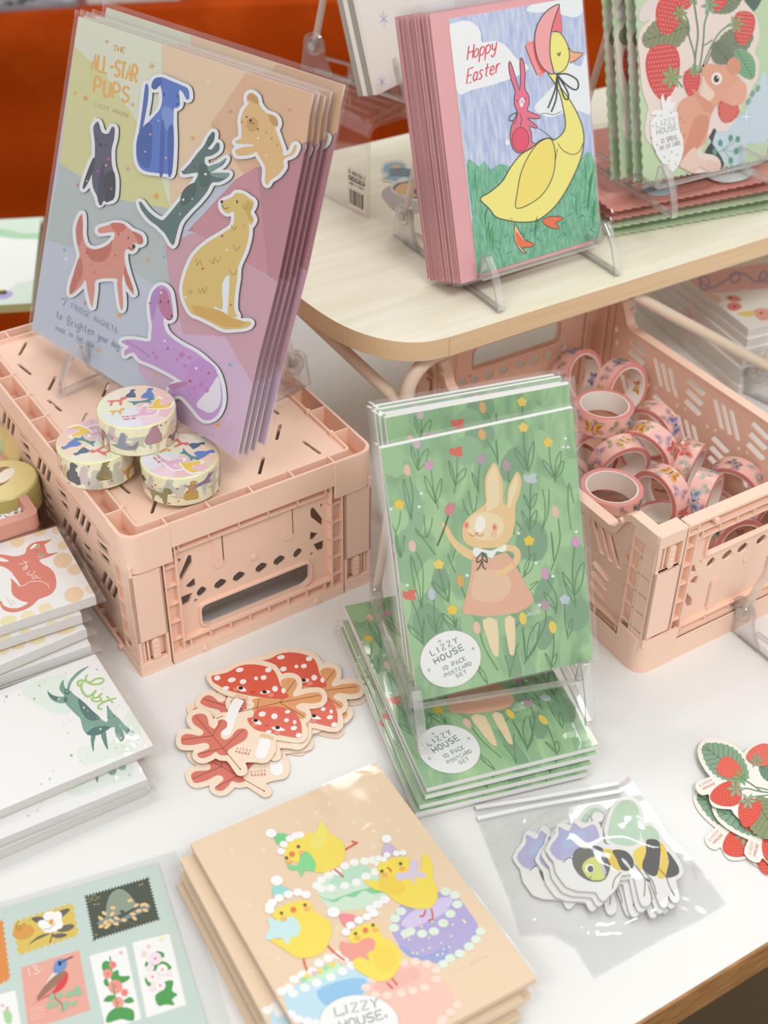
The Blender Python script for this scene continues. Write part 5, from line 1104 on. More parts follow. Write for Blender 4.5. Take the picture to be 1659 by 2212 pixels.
# ================================================================== GREEN RABBIT POSTCARD PACKS
RW, RH, RT = 10.3, 15.5, .34
X1 = (780, 780, 3.190); X2 = (720, 1260, 2.765)
LEAN = frame((2.02, 52.6, 4.75), (.9651, .2425, .0989), (-.149, .205, .967))
def green_pack():
    t = thing('postcard_pack', '', 'postcard pack', LEAN, 'green rabbit postcard packs in the easel')
    gr = textured('print_meadow', '84aa82', 'a9cd98', 55, .35, stretch=(1.4, .5, 1), c3='94bb8c', dist=1.2)
    m = M(); m.box(0, RW, 0, RH, 0, RT, WHITE); m.build('postcards', t)
    m = M(); fn = quadmap((901, 1500), (1271, 1414), (1246, 866), (813, 957), RW, RH)
    A = Art(m, fn, RT + .004, X1, 1.0, .4, .0025); A.clip = (0, RW, 0, RH)
    m.add([(0.0, 0.0, A.z), (RW, 0, A.z), (RW, RH, A.z), (0, RH, A.z)], [(0, 1, 2, 3)], gr); A.up(); A.clip = (.02, RW - .02, .02, RH - .02)
    random.seed(42)
    for i in range(42):
        x, y = random.uniform(-.5, RW), random.uniform(0, RH); w_, h_ = random.uniform(.3, .9), random.uniform(.8, 2.0); a = random.uniform(-.5, .5)
        A.poly(random.choice(('8fb58e', '9cc292', '7fa380', 'a6cb98')), [(x + w_ * math.cos(q) * math.cos(a) - h_ * math.sin(q) * math.sin(a), y + w_ * math.cos(q) * math.sin(a) + h_ * math.sin(q) * math.cos(a)) for q in [j * .63 for j in range(10)]], loc=False); A.z += .0002
    A.up(); st = '5b8a5c'
    def flower(view, kind, col, x, y, stem, leaves=()):
        A.view(*view); q = 1 if view is X1 else .867
        if stem: A.s_(st, 7 * q, stem)
        for l in leaves: A.s_(st, 6 * q, l)
        A.up()
        if kind == 'b': A.e(col, x, y, 26 * q, 42 * q, -8)
        elif kind == 't': A.f(col, [(x - 30 * q, y - 28 * q), (x - 12 * q, y - 10 * q), (x, y - 40 * q), (x + 12 * q, y - 12 * q), (x + 32 * q, y - 34 * q), (x + 28 * q, y + 20 * q), (x, y + 42 * q), (x - 26 * q, y + 24 * q)], 2)
        elif kind == 'd': A.f(col, [(x + (40 if i % 2 else 30) * q * math.cos(i * .628 + .3), y + (38 if i % 2 else 28) * q * math.sin(i * .628 + .3)) for i in range(10)], 2)
        elif kind == 'r': A.f(col, [(x - 48 * q, y - 30 * q), (x - 20 * q, y - 22 * q), (x, y - 34 * q), (x + 46 * q, y - 36 * q), (x + 34 * q, y - 4 * q), (x + 48 * q, y + 26 * q), (x, y + 34 * q), (x - 46 * q, y + 14 * q)], 2)
        elif kind == 's': A.e(col, x, y, 12 * q, 10 * q)
        A.z -= A.dz
    def lf(x, y, w_, h_): return [(x, y), (x - w_, y - h_ * .55), (x - w_ * 1.3, y - h_), (x - w_ * .35, y - h_ * .5), (x, y)]
    def lr(x, y, w_, h_): return [(x, y), (x + w_ * .3, y - h_ * .6), (x + w_ * 1.3, y - h_), (x + w_, y - h_ * .4), (x, y)]
    FL = [(X1, 'b', 'e3bda8', 298, 720, '318,765 340,900 330,1080', (lf(330, 1080, 45, 300),)), (X1, 't', 'cf9cbc', 452, 680, '470,720 485,860 520,1000', (lf(500, 960, 60, 200), lr(500, 960, 35, 180))),
      (X1, 'r', 'd76a55', 650, 590, '655,625 650,780 632,885', (lf(640, 830, 35, 180), lr(645, 820, 55, 110))), (X1, 't', 'b49aa8', 822, 640, '815,680 805,790 806,885', (lf(806, 880, 36, 140),)), (X1, 'b', 'dcaa70', 832, 465, '860,505 915,590 945,680', (lf(945, 670, 10, 170),)),
      (X1, 'b', 'b598a4', 1002, 690, '1012,730 1020,820', ()), (X1, 'd', 'e9ca68', 1128, 415, '1130,450 1135,600 1158,740', (lf(1155, 735, 70, 170), lr(1155, 735, 35, 220))), (X1, 'd', 'e7c65c', 1302, 525, '1310,560 1315,680 1350,815', (lf(1340, 780, 60, 130), lr(1340, 780, 40, 190), lr(1345, 790, 48, 130))),
      (X1, 'b', 'ccb4bc', 365, 525, '372,540 378,640 375,725', (lf(375, 725, 40, 180), lr(375, 725, 55, 160))), (X1, 'r', 'bccccb', 1172, 785, '1172,810 1165,960 1158,1160', (lf(1160, 1000, 30, 100), lr(1160, 1010, 40, 120), lf(1158, 1150, 40, 140), lr(1158, 1150, 40, 140))),
      (X1, 'd', 'ecc93f', 245, 965, '255,1010 245,1100 222,1180 250,1330', (lf(255, 1340, 45, 230), lr(258, 1340, 20, 160))), (X1, 'b', 'e2bfae', 338, 1258, '365,1300 410,1400 415,1560 408,1680', (lf(405, 1680, 60, 360),)), (X1, 'b', 'e2bfae', 1340, 1020, '1358,1070 1365,1230 1300,1425', (lf(1320, 1360, 10, 200),)),
      (X1, 'd', 'ecc93f', 1152, 1222, '1145,1260 1150,1370 1105,1475', (lr(1110, 1470, 60, 160),)), (X1, 'd', 'e9cf62', 522, 1385, '525,1415 550,1520 592,1645', (lf(590, 1640, 85, 140), lr(592, 1640, 5, 140))), (X1, 'b', 'dba85e', 672, 1497, '680,1540 700,1590 715,1640', ()),
      (X1, 't', 'd09cc0', 1475, 1225, '1465,1270 1445,1450 1460,1680', (lf(1455, 1600, 60, 160), lr(1455, 1600, 55, 230))), (X1, 'b', 'cf9cb8', 1256, 1448, '1270,1490 1330,1600 1325,1720', (lf(1325, 1700, 60, 130),)), 
       (X2, 'd', 'ecca3f', 700, 140, '705,175 720,250', (lf(720, 250, 60, 90), lr(720, 250, 5, 60))), (X2, 'b', 'e6c0ae', 845, 245, '865,285 900,380 968,490', (lf(905, 560, 50, 110),)), (X2, 'b', 'e6cc5a', 1118, 190, '1105,210 1060,250', ()), (X2, 'b', 'e6cc5a', 1292, 240, '1298,265 1295,370 1275,480', (lf(1280, 470, 26, 80), lr(1280, 470, 25, 80))),
      (X2, 'd', 'bcc9d0', 1368, 80, '1370,110 1365,200 1380,310', (lr(1378, 300, 25, 110),)), (X2, 't', 'b79aa6', 1252, 108, '1255,130 1240,250 1120,450', (lf(1130, 440, 10, 200), lr(1135, 430, 60, 220))), (X2, 'r', 'd7705c', 445, 55, '460,90 500,190 530,340', (lf(530, 340, 70, 110), lr(520, 330, 10, 140))), (X2, 'b', 'bcc9d0', 577, 48, '590,75 595,180 605,280', (lf(605, 275, 40, 110), lr(605, 270, 30, 110)))]
    for f_ in FL: flower(*f_)
    A.view(*X1)
    for l in ('735,870 745,950 770,1030 790,950 790,905', '690,930 710,1000 740,1045', '1050,1180 1058,1090 1100,1140', '1240,1160 1290,1020 1300,860', '1240,1165 1270,1010 1255,860', '1445,1145 1430,980 1440,815 1470,960', '420,1035 425,1120 440,1195 470,1120 478,1060', '440,1200 380,1180 365,1140 500,1320', '585,1310 610,1380 640,1440', '620,1360 640,1280 650,1290', '1150,1530 1210,1500 1110,1600', '1375,1445 1400,1550 1455,1660'): A.s_(st, 6, l)
    A.view(*X2)
    for l in ('850,440 870,520 905,565', '1010,400 1030,480 1035,530', '1035,530 1060,420 1090,330', '640,170 660,210 700,260'): A.s_(st, 5, l)
    A.view(*X1)
    for x, y in ((400, 888), (385, 982), (185, 998), (1425, 497), (1408, 560), (1442, 560), (1080, 1170), (1196, 1375), (720, 1460), (1310, 1465), (305, 1527), (1480, 1160), (1215, 1660)): A.e('e6efe6', x, y, 12, 10)
    A.up(2)
    # rabbit
    sk, sk2 = 'ecd9b0', 'e9c890'; A.view(*X1)
    A.f(sk2, '538,1100 560,1095 590,1130 640,1210 700,1260 770,1300 765,1355 700,1330 640,1280 590,1210 555,1140'); A.s_(sk2, 46, '985,1270 1050,1280 1070,1330 1040,1385 980,1430 920,1450'); A.up()
    A.view(*X2); A.f(sk, '880,200 900,290 935,390 960,410 972,390 965,200', 2); A.f(sk, '1010,190 1020,300 1035,390 1050,400 1065,385 1070,190', 2); A.view(*X1)
    A.up(); A.f('e4b194', '765,1325 880,1345 990,1300 1070,1420 1140,1550 1172,1620 1150,1660 1060,1712 850,1738 760,1728 690,1716 700,1640 720,1560 745,1450', 2); A.up(); A.f('e7c2a4', '780,1430 880,1420 960,1430 1020,1500 1000,1590 920,1640 800,1630 745,1600', 2); A.s_(sk2, 40, '1040,1385 980,1430 920,1450')
    A.up()
    A.f('eef0ea', '762,1275 800,1270 880,1290 950,1262 992,1245 990,1290 960,1300 925,1295 900,1338 865,1335 850,1300 800,1330 765,1320', 2); A.up()
    A.f(sk2, '850,900 848,800 870,730 917,668 955,740 978,830 975,950 1000,960 1010,860 1050,770 1080,732 1106,790 1095,880 1060,980 1058,1080 1030,1190 960,1260 860,1272 760,1265 700,1225 685,1160 700,1090 760,1030 850,960'); A.up()
    A.f(sk, '862,900 862,800 885,740 917,690 942,760 950,840 948,960 900,1000 860,1010'); A.f(sk, '1010,960 1020,870 1050,800 1078,760 1075,850 1040,940 1020,1000'); A.e(sk, 850, 1120, 130, 100, 0); A.up()
    A.e('f5f0e2', 812, 1105, 36, 60, 12); A.e('f0a880', 716, 1112, 20, 26); A.e('f0a880', 914, 1128, 20, 26); A.e('eebf9a', 705, 1160, 20, 28); A.e('eebf9a', 905, 1175, 24, 24); A.up()
    A.e('e06a4a', 716, 1112, 7, 15); A.e('e06a4a', 912, 1128, 7, 15); A.s_('d8604a', 6, '738,1168 752,1185 775,1185 788,1170 800,1186 820,1186 835,1170'); A.s_('d8604a', 5, '775,1162 790,1168 802,1160', n=2)
    for l in ('825,1300 790,1340 790,1370 825,1345 825,1305', '825,1300 850,1330 858,1370 830,1350', '822,1360 805,1400 785,1425', '825,1360 830,1400 850,1420'): A.s_('2f3c34', 8, l)
    A.s_('3a4a40', 9, '590,1045 570,1110 540,1190 512,1255'); A.f('d9808a', '566,990 585,970 583,1000 598,945 612,975 636,945 628,1000 600,1045 575,1030', 2)
    A.view(*X2); A.t('e8efe4', 3.2, 1148, 158, 1222, 132, 16, 'LIZZY'); A.t('e8efe4', 3.2, 1145, 178, 1225, 152, 16, 'HOUSE')
    A.up(); m.build('rabbit_card', t)
    m = M(); A = Art(m, fn, RT + .1, X2, 1.0, .45, .004)
    P2 = [(687 + 178 * math.cos(q) , 420 + 160 * math.sin(q) - 16 * math.cos(q)) for q in [j * math.pi / 32 for j in range(64)]]
    m.prism([A.loc(p) for p in P2], RT + .05, RT + .1, mat('f1f1ef', .45)); A.up()
    A.t('6a8a84', 6.5, 578, 403, 734, 324, 33, 'LIZZY', .7); A.t('6a8a84', 6.5, 600, 450, 768, 364, 34, 'HOUSE', .55); A.t('7a928c', 4.5, 648, 488, 778, 426, 25, '10 PACK', .5); A.t('7a928c', 4, 658, 524, 812, 451, 20, 'POSTCARD', .4); A.t('7a928c', 4, 724, 528, 783, 500, 20, 'SET', .6)
    for x, y in ((622, 318), (820, 360), (560, 484)): A.tick('7a928c', 3, x, y, 12, 2, .9)
    m.build('round_sticker', t)
    sleeve(t, 0, RW, 0, RH, RT + .08, pad=.4, top=.3, bot=.15, seed=4, puff=.03)
    return t
GP = green_pack(); GP['label'] = 'green rabbit postcard pack, frontmost in the easel and tilted lower on its left'
BK = frame((2.15, 53.7, 4.2), (.962, .268, .045), (-.12, .30, .945))
random.seed(3)
for i in range(6):
    mx = shift(BK, (-.05, .1, -.22, .1, -.15, .05)[i], (.85, .8, .75, .85, .7, .75)[i], -.18 - .56 * i, (.3, .1, -.2, .2, .1, -.1)[i])
    copy_thing(GP, mx, ['green rabbit postcard pack just behind the tilted front one', 'third green postcard pack from the front in the easel', 'fourth green postcard pack from the front in the easel', 'fifth green postcard pack from the front in the easel', 'sixth green postcard pack from the front in the easel', 'rearmost green postcard pack, whose white top edge stands highest'][i])
# lying packs
def lay(px0, px1, z): return flatframe(px0, px1, z)[0]
def adj(mx, dz): return Matrix.Translation((0, 0, dz * CM)) @ mx
top = lay((922, 1703), (1306, 1607), 2.25)
low = lay((902, 1752), (1286, 1660), .85)
LAY = [(low, -.43, 'green postcard pack lying lowest on the white table, by the chick cards'), (low, -.0, 'green postcard pack second from the table, shifted nearer than those above'), (low, .43, 'green postcard pack third from the table, its near end showing grass'),
       (top, -.42, 'green postcard pack lying just under the topmost flat one'), (top, 0, 'topmost flat green postcard pack with a round sticker seen between the easel feet')]
for i, (b, dz, lab) in enumerate(LAY):
    o = copy_thing(GP, shift(adj(b, dz - RT), (0, -.15, .1, -.1, 0)[i], (.1, -.1, 0, -.12, 0)[i], 0, (.4, -.3, 0, -.6, 0)[i]), lab); o['group'] = 'green rabbit postcard packs lying under the easel'
# ================================================================== LOOSE DIE CUT STICKERS
def diecut(name, label, cat, mx, view, z, border, polys, art, base, T=.05, group=None, tolr=5, extra=None, edge='c9b49e'):
    """sticker traced in picture coordinates on the plane of its own frame"""
    t = thing(name, label, cat, mx, group); m = M(); fn = planemap(mx, T)
    A = Art(m, fn, T + .003, view, 1.0, .42, .003); A.M = M()
    cs = contour([smooth(pp(p), True, 3) for p in polys], border, tolr)
    c = smooth(simplify(cs[0], tolr * 1.8), True, 2); m.prism([A.loc(p) for p in c], 0.0, T, mat(base, .45), side=mat(edge, .6)); 
    o = m.build('die_cut_base', t); art(A); A.M.build('print', t)
    return t
X3 = (360, 1370, 3.770)
LEAFA = '120,890 125,830 180,812 270,828 300,790 230,740 205,700 215,665 260,648 310,655 335,690 345,740 385,770 415,740 420,705 455,695 490,715 488,760 450,790 440,830 470,860 520,840 560,790 600,770 645,775 662,810 640,860 590,890 520,930 495,960 500,985 440,985 400,960 360,985 300,1010 260,1000 252,975 290,955 345,930 340,895 300,885 230,900 160,903'
LEAFB = '930,380 990,355 1050,370 1062,420 1030,480 1040,510 1090,495 1150,480 1240,475 1267,510 1250,550 1180,565 1100,560 1050,590 1080,620 1130,640 1130,680 1090,690 1040,665 980,620 900,650 760,650 700,620 715,570 700,530 850,500 930,440'
def mushroom_art(A):
    A.f('e2a26e', LEAFB); A.up()
    for l in ('1245,498 920,557 735,600 585,635', '920,557 1120,672', '920,557 950,525', '970,480 1045,378', '735,600 755,530', '735,600 750,620', '460,665 400,688'): A.s_('7a4a2c', 4.5, l, n=1)
    A.f('f5f3f2', '560,520 620,540 628,550 590,620 560,700 540,760 515,815 470,825 440,810 445,780 490,650 520,570'); A.up()
    A.f('d77a6b', LEAFA); A.up()
    for l in ('232,665 375,828 460,930 600,1100', '122,862 375,828', '375,828 445,705', '460,930 630,775', '460,930 255,975'): A.s_('8a4232', 4.5, l, n=1)
    A.f('f5f3f2', '770,850 845,865 830,950 800,1005 750,1012 720,990 722,960 745,900'); A.e('5a3a2c', 600, 1100, 6, 6); A.up()
    for i in range(9): A.s_('d9a45c', 4, [(572 + i * 11, 486 + i * 3), (548 + i * 14, 520 + i * 3)], n=1)
    for i in range(10): A.s_('e0b05c', 4, [(775 + i * 10, 806 + i * 3), (758 + i * 12, 838 + i * 3)], n=1)
    cap = '365,345 420,330 500,310 580,265 660,248 740,250 810,265 860,285 895,330 920,400 940,440 985,490 985,515 940,527 850,522 700,505 560,475 480,450 420,415 380,390'
    A.f('dc614b', cap); A.f('e06e5c', '658,685 700,675 720,630 780,600 870,590 960,600 1030,625 1080,690 1100,760 1092,840 1040,842 940,825 820,800 740,785 690,750 665,715'); A.up()
    for x, y, a, b in ((412, 358, 27, 20), (595, 292, 32, 18), (828, 292, 27, 20), (530, 374, 33, 19), (622, 388, 27, 20), (728, 362, 16, 15), (790, 355, 24, 19), (480, 442, 30, 17), (882, 446, 24, 24), (952, 462, 18, 22), (778, 652, 30, 21), (878, 670, 26, 24), (985, 633, 22, 15), (976, 702, 20, 16), (1043, 718, 14, 18), (1036, 766, 26, 18), (830, 797, 24, 14), (1075, 825, 24, 20)): A.e('f4eeec', x, y, a, b, -12)
    for x, y, a in ((565, 450, 22), (848, 495, 26), (715, 742, 24), (900, 805, 26)): A.e('e88a78', x, y, a, a * .75)
    A.f('f7f4f2', '572,432 600,425 630,438 652,462 620,470 590,458', 2); A.f('f7f4f2', '757,478 790,460 820,458 847,468 820,485 785,490', 2); A.f('f7f4f2', '695,700 730,692 770,720 772,738 745,738 715,725', 2); A.f('f7f4f2', '852,762 900,752 940,765 968,785 920,790 880,782', 2); A.up()
    for x, y in ((603, 440), (797, 472), (724, 704), (903, 762)): A.e('2e2422', x, y, 19, 14)
    A.s_('5a2a20', 4, '683,465 692,478 708,476 718,460'); A.s_('5a2a20', 4, '803,740 812,750 822,748 828,740')
    A.t('c9765e', 4, 572, 936, 685, 958, 15, 'LIZZY', 1.0); A.t('c9765e', 4, 560, 962, 672, 985, 15, 'HOUSE', 1.0)
MUP = ['365,345 420,330 500,310 580,265 660,248 740,250 810,265 860,285 895,330 920,400 940,440 985,490 985,515 940,527 560,475 420,415', '658,685 720,630 870,590 1030,625 1100,760 1092,840 940,825 820,800 690,750', LEAFA, LEAFB, '540,700 700,640 780,700 850,860 830,950 800,1005 720,1000 600,1000 500,985 480,700', '585,1090 600,1110 615,1095 560,990 500,960', '700,880 850,900 800,1000']
mf = flatframe((470, 1640), (640, 1600), .34)[0]
MU = diecut('mushroom_sticker', 'topmost mushroom and leaf sticker on the white table, both faces fully visible', 'sticker', mf, X3, .34, 42, MUP, mushroom_art, 'f3dfc8', group='mushroom stickers on the white table')
def matched(mx, view, pq, pq2, z):
    """frame at height z so that features at pq land on pq2 (both in picture coordinates)"""
    f_ = planemap(mx, .05); L0 = [np.array(f_(view[0] + p[0] / view[2], view[1] + p[1] / view[2])) for p in pq]
    W0 = [U(view[0] + p[0] / view[2], view[1] + p[1] / view[2], z + .05)[:2] for p in pq2]
    a = math.atan2(*(L0[1] - L0[0])[::-1]); b = math.atan2(*(W0[1] - W0[0])[::-1]); r = b - a
    ctr = (L0[0] + L0[1]) / 2; wc = (W0[0] + W0[1]) / 2; c, s_ = math.cos(r), math.sin(r)
    o = wc - np.array([c * ctr[0] - s_ * ctr[1], s_ * ctr[0] + c * ctr[1]])
    return frame((o[0], o[1], z), (c, s_, 0), (-s_, c, 0))
for lab, q2, z in (('mushroom sticker peeking out on the right, with an orange leaf tip toward the green packs', ((925, 185), (1370, 745)), .25),
                   ('mushroom sticker lying lowest on the near side with its red leaf stem showing', ((30, 250 + 640), (910, 1140)), .08),
                   ('mushroom sticker turned clockwise under the others, one red leaf lobe at the left', None, .16),
                   ('bottom mushroom sticker whose pale border shows below the right one', ((940, 225), (1385, 800)), .01)):
    if lab.startswith('mushroom sticker lying'): mx = matched(mf, X3, ((600, 1100), (770, 1000)), ((795, 1275), (910, 1140)), z)
    elif q2 is None: mx = matched(mf, X3, ((120, 862), (375, 828)), ((275, 520), (530, 600)), z)
    else: mx = matched(mf, X3, ((590, 290), (1080, 830)), q2, z)
    copy_thing(MU, mx, lab)

# ---- strawberry stickers at the right edge
X7 = (1440, 1280, 3.685)
def sb_art(A):
    leaf(A, 640, 1480, 290, 1220, 125, '84a488', '4a5f4e', 10); leaf(A, 700, 1640, 900, 1960, 150, '8a946c', '4a5f3e', 9); leaf(A, 740, 1380, 900, 1500, 60, '6f8f78', '4a5f4e', 6); leaf(A, 1150, 1350, 1350, 1700, 120, '84a488', '4a5f4e', 9)
    for w_, l in ((10, '560,1570 640,1560 720,1580 860,1600'), (9, '640,1650 680,1630 740,1620 860,1610'), (11, '600,1480 680,1530 760,1590'), (9, '720,1550 800,1570 900,1600'), (10, '780,1400 830,1480 900,1570'), (12, '860,1600 960,1640 1100,1700')): A.s_('6f9070', w_, l)
    A.up(); straw_shape(A, 505, 1405, 82, 105, -62, 'e0604f', 60, 'f2c0a8', 3, 6); straw_shape(A, 470, 1610, 100, 128, 78, 'd9503f', 80, 'f2c0a8', 3, 6); straw_shape(A, 655, 1755, 92, 118, 15, 'd9503f', 80, 'f2c0a8', 3, 6); straw_shape(A, 740, 1300, 90, 110, 80, 'e0685a', 60, 'f2c0a8', 3, 6); straw_shape(A, 1050, 1500, 100, 120, 0, 'd9503f', 80, 'f2c0a8', 3, 6)
    calyx(A, 590, 1475, 75); calyx(A, 550, 1565, 80, '86b08a', 6); calyx(A, 645, 1665, 75, '86b08a', 6); calyx(A, 715, 1340, 65, '7fa380', 6)
    A.t('d98a80', 4, 268, 1545, 360, 1500, 16, 'LIZZY', .8); A.t('d98a80', 4, 292, 1572, 385, 1528, 16, 'HOUSE', .8)
SBP = ['640,1490 560,1520 400,1480 300,1360 270,1260 310,1190 400,1185 520,1230 620,1320 660,1420', '360,1600 370,1540 450,1510 590,1600 600,1690 480,1700 380,1680', '540,1720 600,1690 760,1700 750,1800 690,1840 600,1790', '255,1530 370,1490 390,1540 290,1590', '660,1260 740,1230 900,1230 1100,1300 1400,1400 1380,1700 1100,1950 900,1960 760,1870 680,1700 600,1600 640,1480 700,1400 640,1300']
sf = flatframe((1530, 1740), (1659, 1690), .32)[0]
SS = diecut('strawberry_sticker', 'uppermost strawberry sprig sticker at the right edge, lifted at its near side', 'sticker', sf, X7, .32, 24, SBP, sb_art, 'f1ebe2', group='strawberry stickers at the right edge', edge='8f8578')
copy_thing(SS, matched(sf, X7, ((640, 1480), (290, 1220)), ((900, 1840), (365, 1740)), .16), 'middle strawberry sticker, one green leaf pointing to the lower left')
copy_thing(SS, matched(sf, X7, ((640, 1480), (290, 1220)), ((620, 1800), (290, 1640)), .02), 'lowest strawberry sticker, only its serrated left edge showing')

# ================================================================== NOTEPADS ON THE LEFT
Y6 = (0, 1100, 4.608); Y7 = (0, 1360, 4.1475)
def flatpad(name, label, cat, p0, p1, z, W, H, T, art, top_mat, side_mat, group, seed=0, film=True, backing=True, x0=None, slmat=None, flare=(.35, .5)):
    """p0,p1: pixels of the near-left / near-right top corners (near edge); pad extends away"""
    a = U(*p1, z); b = U(*p0, z); d = a - b; d = d / np.linalg.norm(d); o = a - d * W; o[2] = z - T
    mx = frame(o, d, np.cross([0, 0, 1], d)); t = thing(name, label, cat, mx, group); m = M()
    m.box(0, W, 0, H, .06 if backing else 0, T, top_mat, None)
    for i in range(len(m.f)):
        if i != 1: m.m[i] = m.mi(side_mat)
    m.build('pages', t)
    if backing: m = M(); m.box(0, W, 0, H, 0, .06, KRAFT); m.build('backing_board', t)
    if art: m = M(); A = Art(m, planemap(mx, T), T + .003, (0, 0, 1), 1.0, .45, .003); A.clip = (0, W, 0, H); art(A); m.build('print', t)
    if film: sleeve(t, 0, W, 0, H, T + .02, film=slmat or FILMC, pad=flare[0], top=.3, bot=flare[1], seed=seed, puff=.04, z0=-.01)
    return t
padw = mat('f4f3f1', .55, .3, kind='pad_paper'); pads = mat('dedad6', .7, .2, kind='pad_edge')
def dots(A, lst):
    for x, y, a, b, c in lst: A.e(c, x, y, a, b, -15)
def todo_art(A):
    A.view(*Y6)
    dots(A, [(170, 310, 75, 68, 'f3e3b8'), (400, 225, 72, 45, 'f6e0bc'), (560, 210, 45, 40, 'f4dcc0'), (630, 360, 60, 45, 'f1ddba'), (625, 510, 95, 78, 'eed4ac'), (745, 600, 75, 55, 'eed6b4'), (735, 850, 98, 78, 'f1d2aa'), (450, 985, 70, 48, 'f1e2b4'), (275, 1060, 75, 48, 'f3e4b8'), (85, 1110, 85, 50, 'efe2a8'), (900, 790, 50, 50, 'f3e0c4'), (60, 220, 60, 40, 'f6e6c8'), (700, 210, 40, 34, 'f4dfc6')]); A.up()
    A.f('df6f55', '-120,470 0,450 70,458 140,470 200,460 250,440 265,390 300,350 360,325 430,315 515,300 470,335 440,355 455,385 470,435 520,438 580,430 530,455 470,480 400,500 395,515 430,550 480,575 530,620 555,680 560,760 540,810 500,850 430,880 380,900 330,950 270,990 200,1015 120,1027 50,1010 10,970 0,920 30,880 60,830 80,780 110,720 100,680 160,700 190,760 110,690 60,660 0,650 -60,660 -100,560'); A.up()
    A.f('f4f3f1', '-40,480 0,480 60,500 88,515 60,525 0,520 -40,520'); A.f('f4f3f1', '-60,560 20,570 80,600 130,650 105,690 115,740 100,800 60,860 30,920 0,900 40,840 55,770 40,690 0,650 -60,650'); A.f('f4f3f1', '120,650 160,690 200,755 185,765 130,690 100,680'); A.f('f4f3f1', '110,760 120,840 170,890 230,920 278,928 250,955 180,985 100,985 40,960 20,930 50,870 90,810'); A.up()
    A.e('8fae6a', 362, 365, 26, 14, -12); A.e('8fae6a', 402, 457, 28, 17, -8); A.s_('f6e2b4', 5, '332,383 360,386 390,375 392,355'); A.s_('f6e2b4', 5, '373,470 400,480 430,470 436,450'); A.s_('8a4030', 4, '345,405 360,412 372,405'); A.s_('8a4030', 4, '355,425 368,430 378,420')
    for l in ('232,510 262,540 255,585 240,600', '190,548 240,540 278,520', '270,575 240,575 232,600 262,595 275,570 262,565', '300,620 270,640 285,660 315,645', '352,615 330,640 312,668', '345,665 318,680 330,692 365,680 360,665 335,668', '365,680 405,688', '190,765 240,758 300,725 380,718 440,730 480,760 488,785'): A.s_('f6efe2', 6, l)
    A.t('d98f80', 3, 95, 885, 150, 950, 9, 'LIZZY', 1.0, upv=(.8, -.6)); A.t('d98f80', 3, 65, 890, 118, 965, 9, 'HOUSE', 1.0, upv=(.8, -.6))
TD = [((0, 1354), (206, 1287), 4.9, 'to do list pad with an orange cat, topmost of its pile'), ((0, 1385), (176, 1327), 4.15, 'cat list pad second from the top of the left pile'), ((0, 1437), (186, 1358), 3.35, 'cat list pad third from the top, yellow dots showing on its edge'), ((0, 1462), (196, 1394), 2.55, 'cat list pad fourth from the top of the left pile'), ((0, 1486), (206, 1420), 1.75, 'lowest cat list pad, touching the green list pad')]
for i, (a, b, z, lab) in enumerate(TD):
    def dots_art(A, i=i):  # printed pale dots on the pads below the top one
        A.view(*Y6); random.seed(i)
        if i == 2: dots(A, [(660, 1200, 100, 40, 'f3dfb0'), (370, 1300, 85, 45, 'f3e3b0'), (180, 1350, 80, 45, 'f3dfac'), (30, 1400, 60, 50, 'f3e3b0')])
        else: dots(A, [(x, 1250 + 60 * i - x * .3, 70, 40, 'f1e2b8') for x in (60, 260, 520, 700)])
    flatpad('notepad', lab, 'notepad', a, b, z, 17.5, 7.6, .72, todo_art if i == 0 else dots_art, padw, pads, 'cat list pads in clear sleeves', seed=40 + i, flare=(.55, .35))
